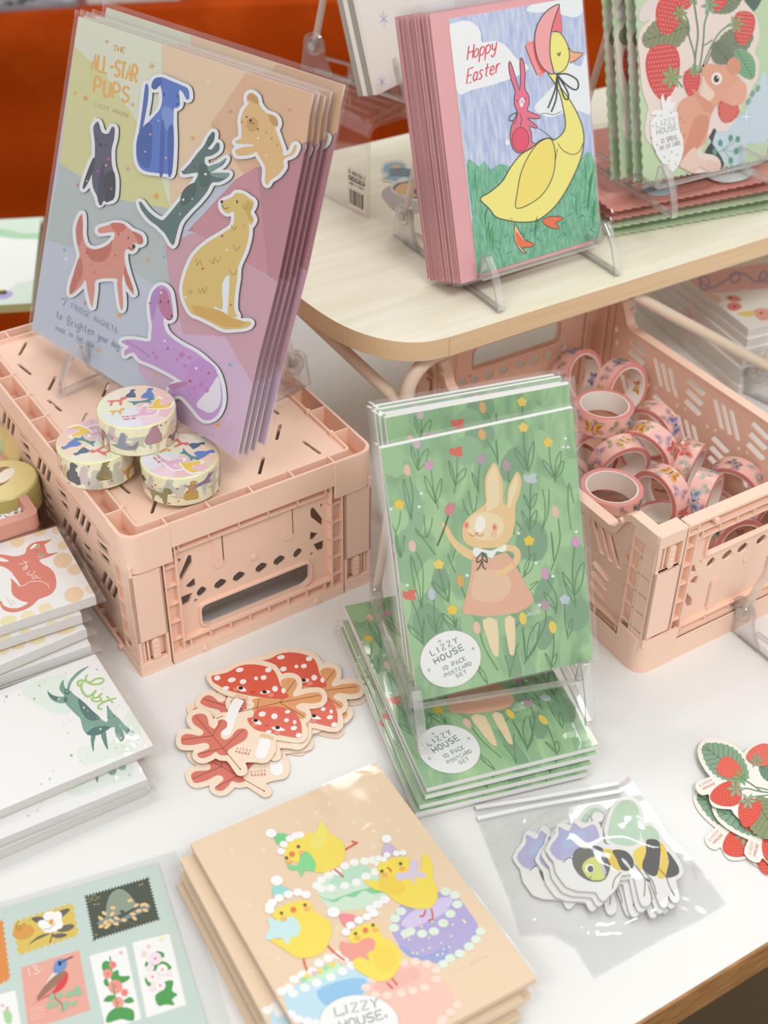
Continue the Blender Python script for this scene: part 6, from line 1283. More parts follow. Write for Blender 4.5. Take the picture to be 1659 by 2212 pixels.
def list_art(A):
    A.view(*Y7)
    A.f('e3efe2', '200,530 420,430 600,420 650,640 600,760 450,730 300,650 230,600'); A.f('e6f0e4', '690,1080 760,1040 1000,1000 1150,720 1240,820 1260,950 1200,1080 1000,1150 780,1220 710,1180'); A.up()
    for x, y, r, c in ((58, 600, 20, '9aa8cc'), (170, 590, 11, 'c3c8da'), (40, 643, 11, 'c3c8da'), (353, 503, 16, '9cc592'), (307, 619, 18, '9ed07a'), (587, 395, 10, 'bcc6d2'), (870, 357, 13, '9cc0a0'), (402, 455, 8, 'c3d0c8'), (640, 1127, 19, '8ab89c'), (570, 857, 10, 'd0cede'), (610, 925, 14, 'cfd4d8'), (625, 822, 10, 'cfd4d8'), (603, 790, 7, 'cfd4d8'), (730, 1010, 8, 'd4d4e0'), (783, 1123, 9, 'bcd0c4'), (445, 1338, 14, 'aab4dc'), (370, 1385, 14, 'a8cfe0'), (478, 1268, 11, 'd4d0dc'), (1240, 990, 15, 'a4b0d4'), (1040, 1062, 11, 'a8c8a8'), (1105, 1048, 10, 'bcc8c4'), (1068, 676, 9, 'bcc8d0'), (1050, 705, 7, 'c8c8d8'), (920, 533, 9, 'b8bcc8'), (490, 513, 8, 'd0d4e0'), (720, 1178, 7, 'a8c0b0')): A.star(c, x, y, r, rot=.3)
    dg = '5f8a7c'; A.f('7fa596', '600,530 620,460 680,390 740,350 800,328 740,375 680,430 640,480 622,535'); A.f('74988c', '535,540 540,490 570,450 572,490 590,530 625,560 610,590 570,580'); A.f('7da395', '422,545 460,580 520,600 580,605 590,650 540,662 480,640 440,600'); A.up()
    A.f('7aa392', '575,560 625,545 660,580 720,625 800,700 880,780 940,825 965,820 960,760 960,690 990,720 1030,770 1070,800 1095,845 1040,870 1000,878 950,905 900,940 830,950 770,930 740,880 720,800 690,770 620,700 580,650'); A.f(dg, '815,950 855,950 845,1010 838,1095 818,1030'); A.f(dg, '905,935 945,915 955,970 968,1078 930,1020'); A.f('74988c', '1030,870 1070,865 1095,900 1112,950 1110,990 1085,1005 1055,990 1035,930'); A.f('7fa99b', '1085,820 1120,860 1180,900 1203,930 1195,955 1160,952 1110,910 1080,870'); A.up()
    A.f('4d746c', '700,620 760,660 830,730 895,790 860,815 800,812 750,770 715,700'); A.f('4d746c', '775,935 820,890 880,868 950,865 985,880 940,915 880,945 820,950'); A.f('4d746c', '430,560 480,595 530,612 500,640 455,610'); A.e('4d746c', 600, 560, 26, 28); A.e('4d746c', 588, 628, 20, 26); A.f('4d746c', '1125,885 1185,912 1180,922 1140,918', 1); A.up()
    for x, y, r, c in ((752, 700, 15, 'e4efe0'), (787, 730, 10, 'a8d0a0'), (745, 778, 14, '9ccf8a'), (900, 893, 15, 'e4efe0'), (815, 876, 12, '9ccf8a'), (525, 625, 13, 'dfe9e0'), (600, 555, 13, '9ccf8a'), (870, 790, 9, '9ccf8a'), (1085, 972, 12, 'e4efe0'), (1140, 900, 8, '9ccf8a'), (650, 680, 12, '8ac088')): A.star(c, x, y, r, 5, .4, .2)
    for x, y in ((964, 690), (973, 789), (1026, 773)): A.e('1f2a28', x, y, 6, 6)
    for l, w_ in (('785,405 768,432 778,465 820,490 880,490 930,462 912,438 862,442 820,468 778,470', 15), ('775,468 735,455 698,472 700,500 728,500 738,475 728,515 742,562 780,600 825,585 862,545', 20), ('862,548 836,585 842,612 872,608 915,572', 15), ('915,572 885,598 905,618 880,645 835,640 818,622 845,612', 14), ('890,635 940,645 985,628 1040,615', 12), ('985,628 925,655 885,680 880,705 915,715', 16), ('955,597 1012,658', 14)): A.s_('a6cf72', w_, l)
def list2(A):
    A.view(*Y7)
    A.f('e3efe2', '600,1420 900,1300 1180,1210 1200,1260 1180,1330 1000,1390 760,1480 640,1480'); A.up(); A.e('7aa392', 1005, 1265, 38, 42); A.e('8ab0a2', 1095, 1235, 36, 26); A.f('6a8f84', '845,1300 880,1290 875,1375'); A.f('6a8f84', '735,1350 755,1345 745,1385')
    for x, y, r, c in ((1160, 1300, 14, 'a4b0d4'), (1020, 1357, 9, 'bcc8c4'), (950, 1368, 9, 'a8c8a8'), (373, 1550, 12, 'c8c8d8'), (333, 1622, 13, 'b4bce0'), (252, 1668, 14, 'aab8dc'), (620, 1472, 8, 'bcd0c4')): A.star(c, x, y, r)
flatpad('notepad', 'list pad with a dark green dog, topmost of the three near the left edge', 'notepad', (0, 1750), (331, 1610), 2.0, 19.5, 8.6, .62, list_art, padw, pads, 'green dog list pads', seed=50, flare=(.5, .2), slmat=FILM)
flatpad('notepad', 'list pad with green dog legs showing, second from the top', 'notepad', (0, 1813), (318, 1683), 1.32, 19.5, 8.6, .62, list2, padw, pads, 'green dog list pads', seed=51, flare=(.5, .45))
flatpad('notepad', 'lowest list pad in its sleeve, nearest the stamp sheet', 'notepad', (0, 1838), (316, 1700), .66, 19.5, 8.6, .62, None, padw, pads, 'green dog list pads', seed=52, flare=(.5, .9))

# ================================================================== STAMP SHEET
X4 = (0, 1780, 3.770)
def stamp(A, c, quad, teeth=13, amp=9):
    amp *= 1.5
    L = []; q = quad
    for i in range(4):
        a = np.array(q[i], float); b = np.array(q[(i + 1) % 4], float); d = b - a; l = np.linalg.norm(d); n = np.array([d[1], -d[0]]) / l; k = max(5, int(teeth * l / 560))
        for j in range(k):
            L.append(tuple(a + d * (j / k))); L.append(tuple(a + d * ((j + .25) / k) - n * amp * .7)); L.append(tuple(a + d * ((j + .5) / k) - n * amp)); L.append(tuple(a + d * ((j + .75) / k) - n * amp * .7))
    A.poly(c, L); A.up()
def stamp_art(A):
    A.view(*X4)
    stamp(A, 'dcc052', [(90, 790), (600, 625), (655, 915), (140, 1085)], 11, 14); stamp(A, '3a4430', [(680, 580), (1215, 425), (1310, 785), (755, 960)], 22, 12); A.z -= 2 * A.dz
    stamp(A, 'e9a795', [(160, 1165), (650, 1015), (745, 1525), (225, 1700)], 20, 9); stamp(A, 'f3f3f0', [(720, 1070), (1030, 985), (1160, 1590), (860, 1700)], 22, 7); A.z -= 2 * A.dz
    stamp(A, 'f3f3f0', [(1070, 960), (1385, 885), (1525, 1480), (1190, 1590)], 22, 7); stamp(A, 'e08a34', [(-250, 850), (30, 765), (95, 1270), (-180, 1400)], 14, 12); A.z -= 2 * A.dz
    stamp(A, 'f3f3f0', [(-200, 1440), (130, 1345), (180, 1650), (-100, 1750)], 22, 7); A.up()
    A.e('d89a3a', 190, 880, 90, 60, -15); A.up()
    A.t('a8742c', 7, 135, 870, 180, 860, 75, '6'); A.t('a8742c', 5, 188, 825, 208, 820, 26, 'c'); A.f('5a5a50', '255,770 310,755 370,770 340,810 290,800'); A.f('5a5a50', '470,720 540,690 570,700 530,740 500,760'); A.f('5f5f50', '510,830 580,815 605,835 560,870 490,880 460,860'); A.f('5a5a50', '430,905 500,890 550,905 490,930 440,925'); A.f('5a5a50', '230,990 290,930 350,900 410,895 340,925 280,955'); A.s_('4a3428', 9, '445,830 430,890 405,970'); A.up()
    for x, y, a, b, r in ((400, 750, 50, 38, -20), (465, 760, 40, 50, 20), (355, 820, 48, 36, 20), (420, 840, 60, 45, 0), (480, 815, 34, 42, -10), (385, 860, 45, 26, 10)): A.e('f6f4ef', x, y, a, b, r)
    A.up(); A.e('e0a03a', 418, 800, 18, 24, 20); A.s_('4a4a44', 4, '350,860 400,855 430,830 450,810')
    A.t('a89c58', 5, 720, 640, 790, 622, 48, '50'); A.t('a89c58', 5, 800, 608, 815, 604, 22, 'c'); A.f('8a9a86', '862,740 870,650 900,575 950,535 1000,535 1050,570 1090,620 1112,665 1080,690 960,745 880,765'); A.up()
    A.f('74888a', '790,810 860,760 980,770 1100,700 1200,650 1220,690 1100,750 960,810 850,830'); A.s_('6f7a4a', 5, '930,880 960,830 1030,800 1115,820'); A.e('3a4430', 995, 716, 20, 14); A.up(); random.seed(2)
    for x, y in ((850, 730), (820, 770), (860, 800), (915, 735), (905, 790), (950, 770), (945, 815), (825, 835), (880, 820), (920, 685), (1080, 735), (1110, 665), (1130, 710), (1160, 660), (1185, 705), (1095, 770), (1190, 660), (1010, 785), (1060, 625), (870, 840)): A.e('e3bf88', x, y, 24, 14, random.uniform(-50, 40))
    for x, y in ((770, 658), (800, 655), (1140, 500), (1160, 492), (783, 905)): A.e('9aa070', x, y, 10, 6)
    # bird
    A.t('f6e6de', 8, 235, 1240, 325, 1215, 65, '13'); A.t('f6e6de', 5, 345, 1188, 362, 1183, 22, 'c'); A.f('e9e4e0', '370,1310 420,1230 460,1200 470,1240 400,1300'); A.up(); A.f('6f93c8', '440,1215 440,1150 470,1110 520,1100 545,1125 530,1180 490,1210'); A.f('d8484a', '255,1478 330,1430 420,1370 480,1290 530,1210 555,1225 545,1290 500,1350 430,1390 340,1430'); A.s_('8a3a38', 6, '440,1385 460,1430 500,1460 510,1520'); A.up(); A.f('9a7460', '300,1420 350,1340 410,1270 480,1215 535,1200 530,1230 470,1300 390,1370 320,1430'); A.s_('3a3440', 9, '500,1130 540,1105 595,1082', n=2); A.e('2f3440', 487, 1138, 14, 20)
    for x, y in ((560, 1385), (625, 1345), (490, 1395), (575, 1390), (455, 1470), (400, 1480), (540, 1470), (600, 1465), (520, 1500), (640, 1380), (425, 1410)): A.e('8fbf9a', x, y, 20, 30, (x * 7) % 90)
    for i in range(4): A.s_('f0cfc4', 6, [(245, 1520 + i * 26), (360, 1490 + i * 26)], n=1)
    # hollyhocks
    G_ = '4f9a52'; A.f(G_, '830,1160 850,1120 890,1125 905,1160 890,1200 850,1210'); A.f(G_, '900,1230 960,1190 975,1240 1055,1240 1040,1275 980,1300 920,1280'); A.f(G_, '845,1280 870,1260 890,1320 860,1320'); A.f(G_, '845,1440 880,1400 930,1400 930,1440 880,1450'); A.f(G_, '1010,1440 1060,1410 1090,1440 1080,1455 1030,1460'); A.f(G_, '870,1620 880,1550 940,1500 1010,1495 1085,1520 1090,1600 1040,1600 980,1590'); A.s_(G_, 10, '895,1080 910,1200 925,1350 960,1500')
    A.f(G_, '1270,1040 1330,1050 1335,1085 1290,1080'); A.f(G_, '1180,1150 1195,1120 1215,1160 1200,1170'); A.f(G_, '1250,1160 1330,1120 1395,1165 1370,1190 1290,1180 1240,1210'); A.f(G_, '1180,1270 1200,1250 1230,1310 1205,1320'); A.f(G_, '1340,1290 1410,1280 1400,1360 1445,1390 1400,1430 1420,1475 1350,1470 1290,1480 1265,1400 1330,1350'); A.up()
    for x, y, r, c in ((918, 1150, 30, 'e88a80'), (878, 1222, 38, 'ea9488'), (940, 1328, 56, 'ea9488'), (1015, 1375, 30, 'e88a80'), (962, 1455, 45, 'ea9a8c'), (985, 1050, 14, 'f3b8b0'), (1265, 1098, 52, 'f0d8e0'), (1225, 1172, 30, 'f3dce0'), (1322, 1190, 46, 'f6e8e6'), (1243, 1248, 50, 'f6e6e2'), (1305, 1318, 44, 'f6e8e4'), (1175, 1058, 22, 'f3d0c4'), (1210, 1000, 14, 'f3c4b8'), (1380, 1220, 20, 'f3dce6'), (1240, 1340, 22, 'f3dce0'), (1315, 935, 18, 'eeeeb0')): A.e(c, x, y, r, r); 
    A.up()
    for x, y in ((940, 1325), (878, 1222), (962, 1458), (1015, 1375), (1265, 1098), (1322, 1190), (1243, 1248), (1305, 1318), (918, 1150)): A.e('d8686a', x, y, 9, 9)
    for x, y in ((20, 1480), (60, 1500), (40, 1530), (-20, 1510)): A.e('e6a0c0', x, y, 12, 9)
    A.f('a8cf9a', '30,1540 60,1510 95,1560 90,1620 50,1620'); 
smx = frame(U(340, 1862, .12), U(340, 1862, .12) - U(0, 1962, .12), U(340, 1862, .12) - U(435, 2212, .12))
t = thing('stamp_sheet', 'pale blue green sheet of flower and bird stamp stickers in a clear sleeve', 'sticker sheet', smx)
m = M(); sw, shh = 21.0, 15.0; m.box(-sw, 0, -shh, 0, -.1, 0, mat('c5d6cd', .5)); m.build('backing_sheet', t)
m = M(); A = Art(m, planemap(smx), .003, X4, 1.0, .45, .003); A.clip = (-sw, 0, -shh, 0); stamp_art(A); m.build('print', t)
m = M(); m.box(-sw - .4, 1.1, -shh - .5, .45, -.115, -.105, FILM); m.add([(-sw - .4, -shh - .5, .04), (1.1, -shh - .5, .02), (1.1, .45, .02), (-sw - .4, .45, .04)], [(0, 1, 2, 3)], FILM); m.build('sleeve', t)

# ================================================================== CHICK CARD PACKS
X5 = (360, 1640, 1.975)
def chick(A, body, head, hd, c1='f3da4a', beak='e8902f'):
    pass
def chick_art(A):
    A.view(*X5)
    for x, y in ((275, 390), (415, 390), (350, 620), (693, 192), (800, 270), (637, 230), (895, 135), (807, 187), (940, 255), (990, 300), (865, 180), (425, 825), (475, 850), (910, 655), (730, 720), (880, 375), (560, 270)): A.tick('f3e6d4', 3, x, y, 13, 2, x * .1)
    A.view(*X5); up = A.up
    def puffs(c, pts, r=20):
        for x, y in pp(pts): A.e(c, x, y, r, r * .8)
        A.z += A.dz
    # cakes
    A.f('cfe6cf', '650,580 640,540 700,500 800,470 900,500 950,560 920,620 800,640 700,640'); A.f('bfe0ee', '500,1010 560,960 700,900 800,870 860,900 850,1000 700,1130 560,1120'); A.f('b3a8d6', '960,720 1000,620 1130,570 1230,580 1290,650 1330,720 1290,790 1200,870 1060,850 990,790'); A.f('f3c4b4', '860,980 940,900 1080,870 1160,920 1220,1000 1230,1080 1150,1140 950,1140 900,1060'); up()
    A.f('84cf94', '645,580 700,600 760,580 820,560 880,545 940,520 945,560 880,575 840,560 800,590 760,585 720,610 680,600'); A.f('9aa4d6', '990,790 1100,840 1200,790 1180,860 1100,860 1030,840'); A.f('8fc4e6', '640,990 760,940 850,940 830,1010 700,1060'); A.f('b9e0c4', '690,530 760,470 840,450 870,480 800,520 740,540'); A.f('d4c8ea', '1000,700 1060,640 1140,600 1220,590 1190,650 1100,700 1040,720'); A.f('f0b8ac', '880,970 960,910 1060,890 1080,930 1000,970 920,1000'); A.f('c8ecc8', '570,940 680,880 740,870 720,910 620,950'); up()
    puffs('f4f4f0', '640,540 660,515 690,495 725,480 760,455 800,440 845,435 880,430 905,445 890,480 850,500 810,525 760,540 700,550 660,552')
    puffs('f4f4f0', '490,990 520,975 545,940 580,920 620,905 650,870 690,850 730,835 760,850 790,880 750,905 700,930 640,955 590,975 540,1000', 22)
    puffs('dfeedd', '970,720 975,680 1000,650 1040,735 1090,745 1140,735 1180,700 1210,660 1240,620 1230,580 1190,565 1020,745', 22); puffs('dfeedd', '1180,875 1210,850 1250,830 1290,800 1320,770 1340,735', 22)
    puffs('f6dccb', '850,975 880,940 920,910 960,890 1010,870 1060,865 1110,875 1150,900 1150,940 1100,975 1050,990 1000,1000 940,1010 890,1005', 21); puffs('f6dccb', '1180,1110 1210,1080 1240,1050 1170,1130', 22); puffs('f6f2f4', '530,1090 560,1110 600,1120 640,1128 900,620 930,600 870,640', 22)
    for i in range(30): x, y = random.uniform(1010, 1300), random.uniform(680, 850); A.e('eee6c8', x, y, 5, 5)
    for x, y, c in ((600, 925, 'f0dc5a'), (655, 905, 'f0dc5a'), (705, 878, 'f0dc5a'), (585, 940, 'a8e09a'), (630, 915, 'f3b8c8'), (680, 890, 'a8e09a')): A.e(c, x, y, 12, 11)
    up()
    # legs
    for w_, l in ((6, '760,388 800,365 815,355'), (6, '790,350 812,362'), (5, '715,470 740,490 755,505'), (6, '583,850 590,880 600,902'), (6, '688,798 720,830 760,860'), (5, '1105,645 1095,670 1080,670'), (5, '1130,640 1135,680 1115,690'), (5, '940,955 965,980'), (5, '960,935 985,965')): A.s_('d8552c', w_ + 2, l)
    up(); Y_ = 'f4dc4e'
    A.f(Y_, '497,400 510,370 560,330 610,315 640,310 655,265 680,290 700,320 740,345 760,380 755,430 720,465 670,485 630,480 590,450 545,440 510,430')
    A.f(Y_, '448,660 500,625 570,605 610,610 630,650 680,680 705,715 695,770 670,820 620,845 560,850 520,825 480,800 440,770 500,765 480,700')
    A.f(Y_, '900,475 910,440 960,425 1030,420 1040,450 1085,480 1090,430 1110,405 1135,460 1135,510 1155,560 1150,610 1110,640 1040,635 980,610 930,570 880,555 840,515 920,520')
    A.f(Y_, '775,760 800,725 860,700 900,710 915,750 960,780 1000,830 995,880 960,935 910,950 860,930 810,900 795,860 830,800 790,785'); up()
    A.f('ece46a', '612,340 640,310 658,268 680,295 680,340 650,385 620,380'); A.e('f0d040', 960, 540, 60, 40, 20); A.e('f2d444', 930, 850, 50, 60, -20)
    # bows
    A.f('7fd68a', '515,450 560,455 570,410 600,395 635,440 630,480 590,475 575,505 560,475 530,475'); A.f('c8e8e6', '430,680 480,690 510,675 550,680 570,720 555,760 530,760 515,795 490,765 420,770 440,720'); A.f('d9cbe0', '978,490 1030,480 1040,435 1070,440 1070,480 1112,490 1090,510 1055,505 1065,540 1035,510 990,520'); A.f('ee9a8a', '742,780 800,790 850,765 888,775 885,815 855,830 865,862 825,845 790,862 775,850 745,830'); up()
    # hats
    A.f('6fcf84', '458,322 520,325 480,370'); A.f('9adbd0', '455,540 530,560 465,605'); A.f('cdb8d8', '918,415 940,355 990,405'); A.f('f08c94', '735,662 820,675 770,722'); up()
    puffs('f6f6f4', '445,318', 24); puffs('f6f6f4', '488,395 500,365 525,342 550,328 570,325', 18); puffs('f6f6f4', '470,520', 27); puffs('f6f6f4', '440,645 450,615 480,595 520,580 560,570 595,580 440,628', 21); puffs('f6f6f4', '938,342', 22); puffs('f6f6f4', '905,425 940,412 980,405 1008,402 925,430', 15); puffs('f6f6f4', '712,655', 28); puffs('f6f6f4', '765,740 785,712 820,690 855,675 885,660', 20)
    # faces
    for x, y in ((562, 376), (512, 424), (490, 660), (590, 625), (998, 449), (918, 481), (806, 747), (880, 711)): A.e('5a4a20', x, y, 7, 7)
    for x, y in ((535, 408), (541, 645), (848, 733)): A.e('ec7a3a', x, y, 12, 12)
    A.s_('d8602f', 6, '940,465 955,475 955,485'); 
    for x, y in ((575, 400), (520, 440), (500, 685), (600, 640), (1005, 470), (930, 495), (815, 765), (890, 730)): A.e('f3b45e', x, y, 12, 9)
    A.t('f3e2cc', 3, 1205, 925, 1375, 838, 12, 'LIZZY HOUSE', .8)
    up(); up(); A.e('f2f1ef', 820, 1130, 168, 120, 0, 48); up()
    A.t('7a8a88', 6, 722, 1100, 905, 1060, 38, 'LIZZY', .5); A.t('7a8a88', 6, 745, 1160, 925, 1110, 38, 'HOUSE', .4)
    for x, y in ((755, 1090), (935, 1100)): A.tick('7a8a88', 3, x, y, 10, 2)
cz = 2.45; co = U(411, 1822, cz); cX = U(813, 1648, cz) - co; cY = co - U(603, 2212, cz)
cmx = frame(co, cX, cY); CW = float(np.linalg.norm(cX)); CHh = 15.4
t = thing('postcard_pack', 'topmost pack of yellow chick birthday cards on kraft paper', 'postcard pack', cmx, 'chick postcard packs')
kp = mat('ecd1b0', .5, .35, kind='kraft_card')
m = M(); m.box(0, CW, -CHh, 0, -.38, 0, kp); m.build('postcards', t)
m = M(); random.seed(9); A = Art(m, planemap(cmx), .003, X5, 1.0, .4, .003); A.clip = (0.02, CW - .02, -CHh + .02, -.02); chick_art(A); m.build('print', t)
sl = sleeve(t, 0, CW, -CHh, 0, .06, pad=.35, top=.4, bot=.4, seed=6, puff=.03, z0=-.4)
for i, (dx, dy, r) in enumerate(((-.75, -.25, -.8), (-.35, -.1, .3), (-.85, -.3, -.9), (-1.15, -.45, -1.2))):
    copy_thing(t, shift(cmx, dx, dy, -.53 * (i + 1), r), ['chick card pack just under the topmost one', 'chick card pack third from the top', 'chick card pack fourth from the top', 'lowest chick card pack on the white table'][i])

# ================================================================== BEE STICKER BAG
X6 = (980, 1640, 2.443)
bz = .05; bmx = flatframe((1090, 1990), (1340, 1900), .02)[0]
t = thing('sticker_bag', 'clear zip bag holding black and yellow bee stickers on the white table', 'sticker bag', bmx)
fnb = planemap(bmx)
BO = [(120, 320), (105, 250), (380, 200), (870, 130), (925, 90), (1040, 240), (1130, 400), (1210, 470), (1330, 610), (1440, 765), (1300, 850), (1120, 940), (740, 1160), (640, 1000), (520, 930), (350, 935), (290, 740), (200, 520)]
def bee_parts(T0):
    m = M(); A = Art(m, fnb, T0 + .16, X6, 1.0, .45, .003)
    P = ['620,560 640,520 700,500 760,505 800,540 820,600 790,680 720,690 660,660 625,610', '740,505 820,520 900,530 940,580 1010,470 1080,480 1140,550 1178,620 1170,655 1110,668 1020,650 960,610 930,630 870,632 820,610', '815,470 820,360 860,280 910,258 950,280 972,340 970,420 1000,400 1050,400 1078,450 1060,490 960,500', '500,520 545,450 560,400 620,420 640,375 680,410 740,390 760,470 700,500 620,560 560,580', '745,345 760,345 760,355 745,355', '860,640 840,700 810,740 800,700 850,640', '960,640 990,780 1005,800 1010,770 975,660', '1040,650 1090,790 1100,800 1095,740 1060,650', '1110,660 1150,770 1160,765 1130,650', '540,580 600,700 700,720 790,715 700,600', '760,720 790,740 780,770']
    cs = contour([smooth(pp(p), True, 2) for p in P], 21, 5); c = smooth(simplify(cs[0], 9), True, 2)
    m.prism([A.loc(p) for p in c], T0, T0 + .15, mat('e9e8e5', .45), side=mat('c8c4bf', .5)); 
    A.f('b0abd4', '500,520 545,450 548,400 600,425 625,378 670,410 735,390 760,470 700,505 640,540 560,580'); A.f('b9d6ba', '815,475 820,360 860,280 910,258 950,280 972,340 975,440 940,500'); A.f('b9d6ba', '980,420 1020,395 1060,415 1078,460 1050,495 1000,480'); A.up()
    A.f('a9b8dc', '560,470 600,430 660,420 700,450 640,500 580,520'); A.f('5a584e', '620,560 640,520 700,500 760,505 800,540 820,600 790,680 720,690 660,660 625,610'); A.f('3d3a36', '740,505 780,520 820,600 810,610 790,560 760,530'); A.f('e6c534', '780,520 840,530 880,600 870,632 830,615 800,560'); A.f('35332f', '830,525 900,530 940,580 930,625 880,630 850,570'); A.f('ecd040', '940,530 1010,500 1000,560 980,630 950,590'); A.f('35332f', '1010,470 1075,480 1080,560 1060,660 1000,640 985,600 1005,540'); A.f('ecca2a', '1080,485 1110,520 1120,600 1105,668 1065,662 1085,570'); A.f('3a3733', '1115,530 1150,570 1178,620 1170,655 1110,668 1125,590'); A.up()
    A.f('d2d86a', '690,580 740,560 780,600 790,670 740,685 700,670 670,620'); A.s_('c3bfe0', 16, '705,503 750,540 775,600 790,650'); A.up(); A.e('f4f4f0', 710, 622, 24, 24); A.up(); A.e('4a4a52', 714, 625, 16, 18); A.s_('4a4640', 4, '700,680 712,672 720,665')
    for l in ('875,640 840,680 830,730', '945,600 990,660 1000,700 995,770', '1000,645 1040,690 1060,760', '1070,620 1110,665 1130,720 1155,765', '570,590 600,565 620,570'): A.s_('4a4640', 4, l)
    return m, A
specs = [((0, 0), .0, 'lowest bee sticker in the bag'), ((-170, 10), .0, 'bee sticker pushed to the left inside the bag'), ((-52, 30), .18, 'middle bee sticker in the bag, legs showing below'), ((-20, 16), .36, 'bee sticker just under the top one in the bag'), ((0, 0), .54, 'topmost bee sticker in the bag with its face showing')]
bm, _A = bee_parts(0)
proto = bm.build('die_cut_base')
for i, ((dx, dy), z, lab) in enumerate(specs[1:]):
    a = fnb(980 + 700 / 2.443, 1640 + 600 / 2.443); b = fnb(980 + (700 + dx) / 2.443, 1640 + (600 + dy) / 2.443)
    o = proto if i == 0 else proto.copy()
    if i: COL.objects.link(o)
    o.name = 'bee_sticker'; tag(o, lab, 'sticker', 'bee stickers in the zip bag', bmx @ Matrix.Translation(((b[0] - a[0]) * CM, (b[1] - a[1]) * CM, (z + .03) * CM)))
m = M(); bl = [fnb(980 + p[0] / 2.443, 1640 + p[1] / 2.443) for p in BO]
m.prism(bl, .005, .012, BAGM)
# crumpled upper film: dense grid clipped to the outline
bx0, bx1 = min(p[0] for p in bl), max(p[0] for p in bl); by0, by1 = min(p[1] for p in bl), max(p[1] for p in bl)
def inside(x, y):
    c = False
    for i in range(len(bl)):
        p, q = bl[i - 1], bl[i]
        if (p[1] > y) != (q[1] > y) and x < (q[0] - p[0]) * (y - p[1]) / (q[1] - p[1]) + p[0]: c = not c
    return c
def edged(x, y):
    d = 9
    for i in range(len(bl)):
        a, b = np.array(bl[i - 1]), np.array(bl[i]); t_ = np.clip(((np.array([x, y]) - a) @ (b - a)) / ((b - a) @ (b - a)), 0, 1); d = min(d, np.linalg.norm(np.array([x, y]) - a - t_ * (b - a)))
    return d
step = .2; nx = int((bx1 - bx0) / step) + 1; ny = int((by1 - by0) / step) + 1; idx = {}; vs_ = []; fs = []
cx_, cy_ = fnb(980 + 800 / 2.443, 1640 + 560 / 2.443)
for j in range(ny + 1):
    for i in range(nx + 1):
        x, y = bx0 + i * step, by0 + j * step
        if inside(x, y):
            d = edged(x, y); e = min(1, d / 1.2); r = math.hypot((x - cx_) / 6.0, (y - cy_) / 4.2); bump = max(0, 1 - r * r)
            n1 = 1 - abs(noise.noise(Vector((x * .28 + y * .22, y * .15 - x * .1, 3.1)))) * 2; n2 = 1 - abs(noise.noise(Vector((x * .6, y * .5 - x * .3, 7.7)))) * 2
            idx[i, j] = len(vs_); vs_.append((x, y, .03 + e * (.10 + .85 * bump ** .5 * 1.0 + .16 * n1 + .07 * n2)))
for (i, j) in idx:
    q = [(i, j), (i + 1, j), (i + 1, j + 1), (i, j + 1)]
    if all(k in idx for k in q): fs.append([idx[k] for k in q])
m.add(vs_, fs, BAGM, True)
m.build('bag_film', t)
m = M(); A = Art(m, fnb, .22, X6)
zm = clear('zip_strip', haze=.75, rough=.1, ior=1.5)
for l in ('115,268 400,225 870,140', '125,325 420,262 880,182'):
    P2 = [A.loc(p) for p in pp(l)]; m.strip([(p[0], p[1], .2) for p in P2], .22, .12, zm)
m.build('zip_strip', t)

# ================================================================== BOUND CARD SETS BEHIND, RIGHT
jg = mat('d9d2cc', .6, kind='grey_box_edge'); 
JO = U(1592, 853, 0)
jd = 24.0; cjd, sjd = math.cos(math.radians(jd)), math.sin(math.radians(jd)); jx = np.array([cjd, sjd, 0]); jy = np.array([-sjd, cjd, 0])
def jset(o, z, W, H, T, top, lab, arts=None, rot=0):
    mx = frame((o[0], o[1], z), jx, jy) @ Matrix.Rotation(math.radians(rot), 4, 'Z'); t = thing('notecard_set', lab, 'notecard set', mx, 'boxed notecard sets behind the open crate')
    m = M(); m.box(0, W, 0, H, 0, T, jg)
    m.build('box', t); m = M(); m.box(.02, W - .02, .02, H - .02, T, T + .06, top); m.build('lid', t)
    if arts: m = M(); A = Art(m, planemap(mx, T + .06), T + .065); A.clip = (.05, W - .05, .05, H - .05); arts(A); m.build('print', t)
    return t
def topprint(A):
    A.view(1150, 560, 3.259)
    A.f('f0c8c8', '1010,180 1240,90 1420,60 1800,20 1800,180 1500,215 1200,245', 2); A.up()
    A.s_('b8a6c8', 15, '1150,90 1190,160 1240,190 1240,140 1200,120 1180,170 1200,215 1290,190 1360,150 1440,100 1460,140 1420,165 1390,130 1420,90 1500,110 1570,160 1640,140 1650,100 1620,90 1600,140 1700,160 1800,100')
    A.f('f1cfc2', '1200,270 1240,245 1300,255 1330,290 1290,320 1240,310'); A.f('eb9f92', '1360,270 1390,255 1440,260 1475,285 1440,300 1400,295'); A.f('e88f84', '1370,330 1400,305 1460,315 1470,345 1420,365 1385,355'); A.f('f0dd80', '1440,385 1480,370 1550,365 1570,385 1530,405 1480,400'); A.f('efb2a4', '1560,360 1620,345 1700,370 1680,420 1610,430 1570,400'); A.s_('e6bfa8', 5, '960,250 1010,235 1080,240 1120,270 1080,290 1060,270 1100,250 1180,300'); A.up()
    for x, y in ((1250, 278), (1395, 272), (1425, 335), (1610, 380)): A.e('5a3a34', x, y, 12, 6)
specs = [(0, 0, 0), (.1, .05, .3), (-.1, .1, 0), (.15, .25, .4), (.1, .2, 0), (.3, .3, .5), (.35, .5, 0)]
names = ['lowest grey edged notecard box behind the open crate', 'notecard box second from the bottom behind the crate', 'notecard box third from the bottom, pink twine bow hanging over it', 'notecard box in the middle of the pile behind the crate', 'notecard box just above the middle of the pile', 'notecard box second from the top of the pile', 'topmost notecard box with a pink ribbon print and coral flowers']
z = .01; T = .70
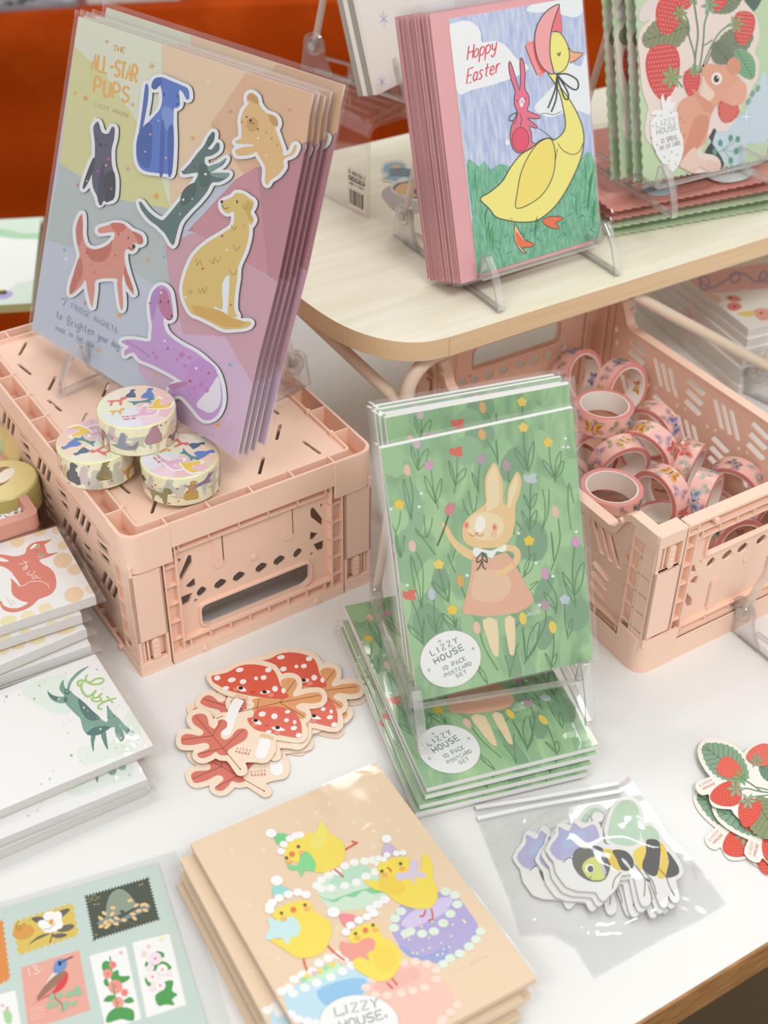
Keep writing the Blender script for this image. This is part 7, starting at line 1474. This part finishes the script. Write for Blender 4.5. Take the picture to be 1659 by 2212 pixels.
for i, (dx, dy, r) in enumerate(specs):
    o = JO + jx * (dx + i * .05) + jy * (dy + i * .08)
    jset(o, z, 19, 15.5, T, padw if i < 6 else padw, names[i], topprint if i == 6 else None, r); z += T + .085
# pink twine bow on the pile edge
m = M(); tw = mat('e3aeb4', .7, kind='pink_twine'); bp = JO + jy * 7.2 + np.array([0, 0, 3.2]) - jx * .25
def twp(l): return [(a * .25 - .12, b, c) for a, b, c in l]
m.tube(twp([(0, 0, 2.2), (-.3, .1, 1), (0, 0, 0), (-.4, -.3, -1.0), (-.5, -.5, -2.4)]), .07, tw, 6); m.tube(twp([(-.2, 0, .6), (-1, .6, .9), (-1.1, .9, .2), (-.2, 0, .4), (-1, -.6, .9), (-1.2, -.9, .3), (-.2, 0, .5)]), .07, tw, 6); m.tube(twp([(-.2, .05, .4), (-.6, .2, -.8), (-.7, .5, -2.0)]), .07, tw, 6)
o = m.build('twine_bow'); tag(o, 'pink and white twine bow tied round the notecard boxes', 'twine bow', None, frame(bp, jx, jy))

# ================================================================== GREEN EDGED CARD PILE BEHIND, LEFT
LO = U(70, 662, 1.9); lw = U(88, 470, 1.9)
def leftcard(k, z, lab, art=False, T=.75):
    e = U(88, 472, z); n = U(68, 655, z); vy = (e - n); vy = vy / np.linalg.norm(vy); vx = np.array([vy[1], -vy[0], 0]); H = float(np.linalg.norm(e - n))
    nn = U(0, 672, z) - n; vx = np.array([vy[1], -vy[0], 0]) * 1.0
    mx = frame(n - vx * 14 + vy * (.25 * k) - np.array([0, 0, T]), vx, vy); H = float(np.linalg.norm(e - n)); t = thing('postcard_pack', lab, 'postcard pack', mx, 'pale green card packs behind the upturned crate')
    m = M(); m.box(0, 14 + .3 * k, 0, H, 0, T, mat('a59c6a', .6)); m.build('postcards', t); m = M(); m.box(.0, 14 + .3 * k, 0, H, T, T + .02, mat('dcebdc', .5)); A = Art(m, planemap(mx, T), T + .025, (0, 0, 3.16)); A.clip = (0, 14, 0, H)
    if art:
        A.view(0, 0, 3.16); A.f('b4d9b4', '-60,1560 60,1570 160,1595 320,1590 320,1625 160,1630 60,1620 -60,1600'); A.f('f4f6f2', '-60,1650 100,1640 260,1640 330,1700 300,1800 280,1880 200,1920 120,1930 90,1960 20,1990 -60,1990'); A.up(); A.f('b9a9dc', '-20,2010 40,1990 90,2000 60,2035 10,2045 -20,2040'); A.up(); A.e('4a4a34', 18, 1996, 32, 17); A.up(); A.e('d8c84a', 12, 1984, 18, 6)
    m.build('front_card', t); return t
leftcard(0, 3.4, 'pale green and white bee card pack, top of the pile behind the upturned crate', True)
leftcard(.6, 2.3, 'second pale green card pack with olive edges behind the upturned crate')
leftcard(1, 1.2, 'lowest pale green card pack behind the upturned crate')
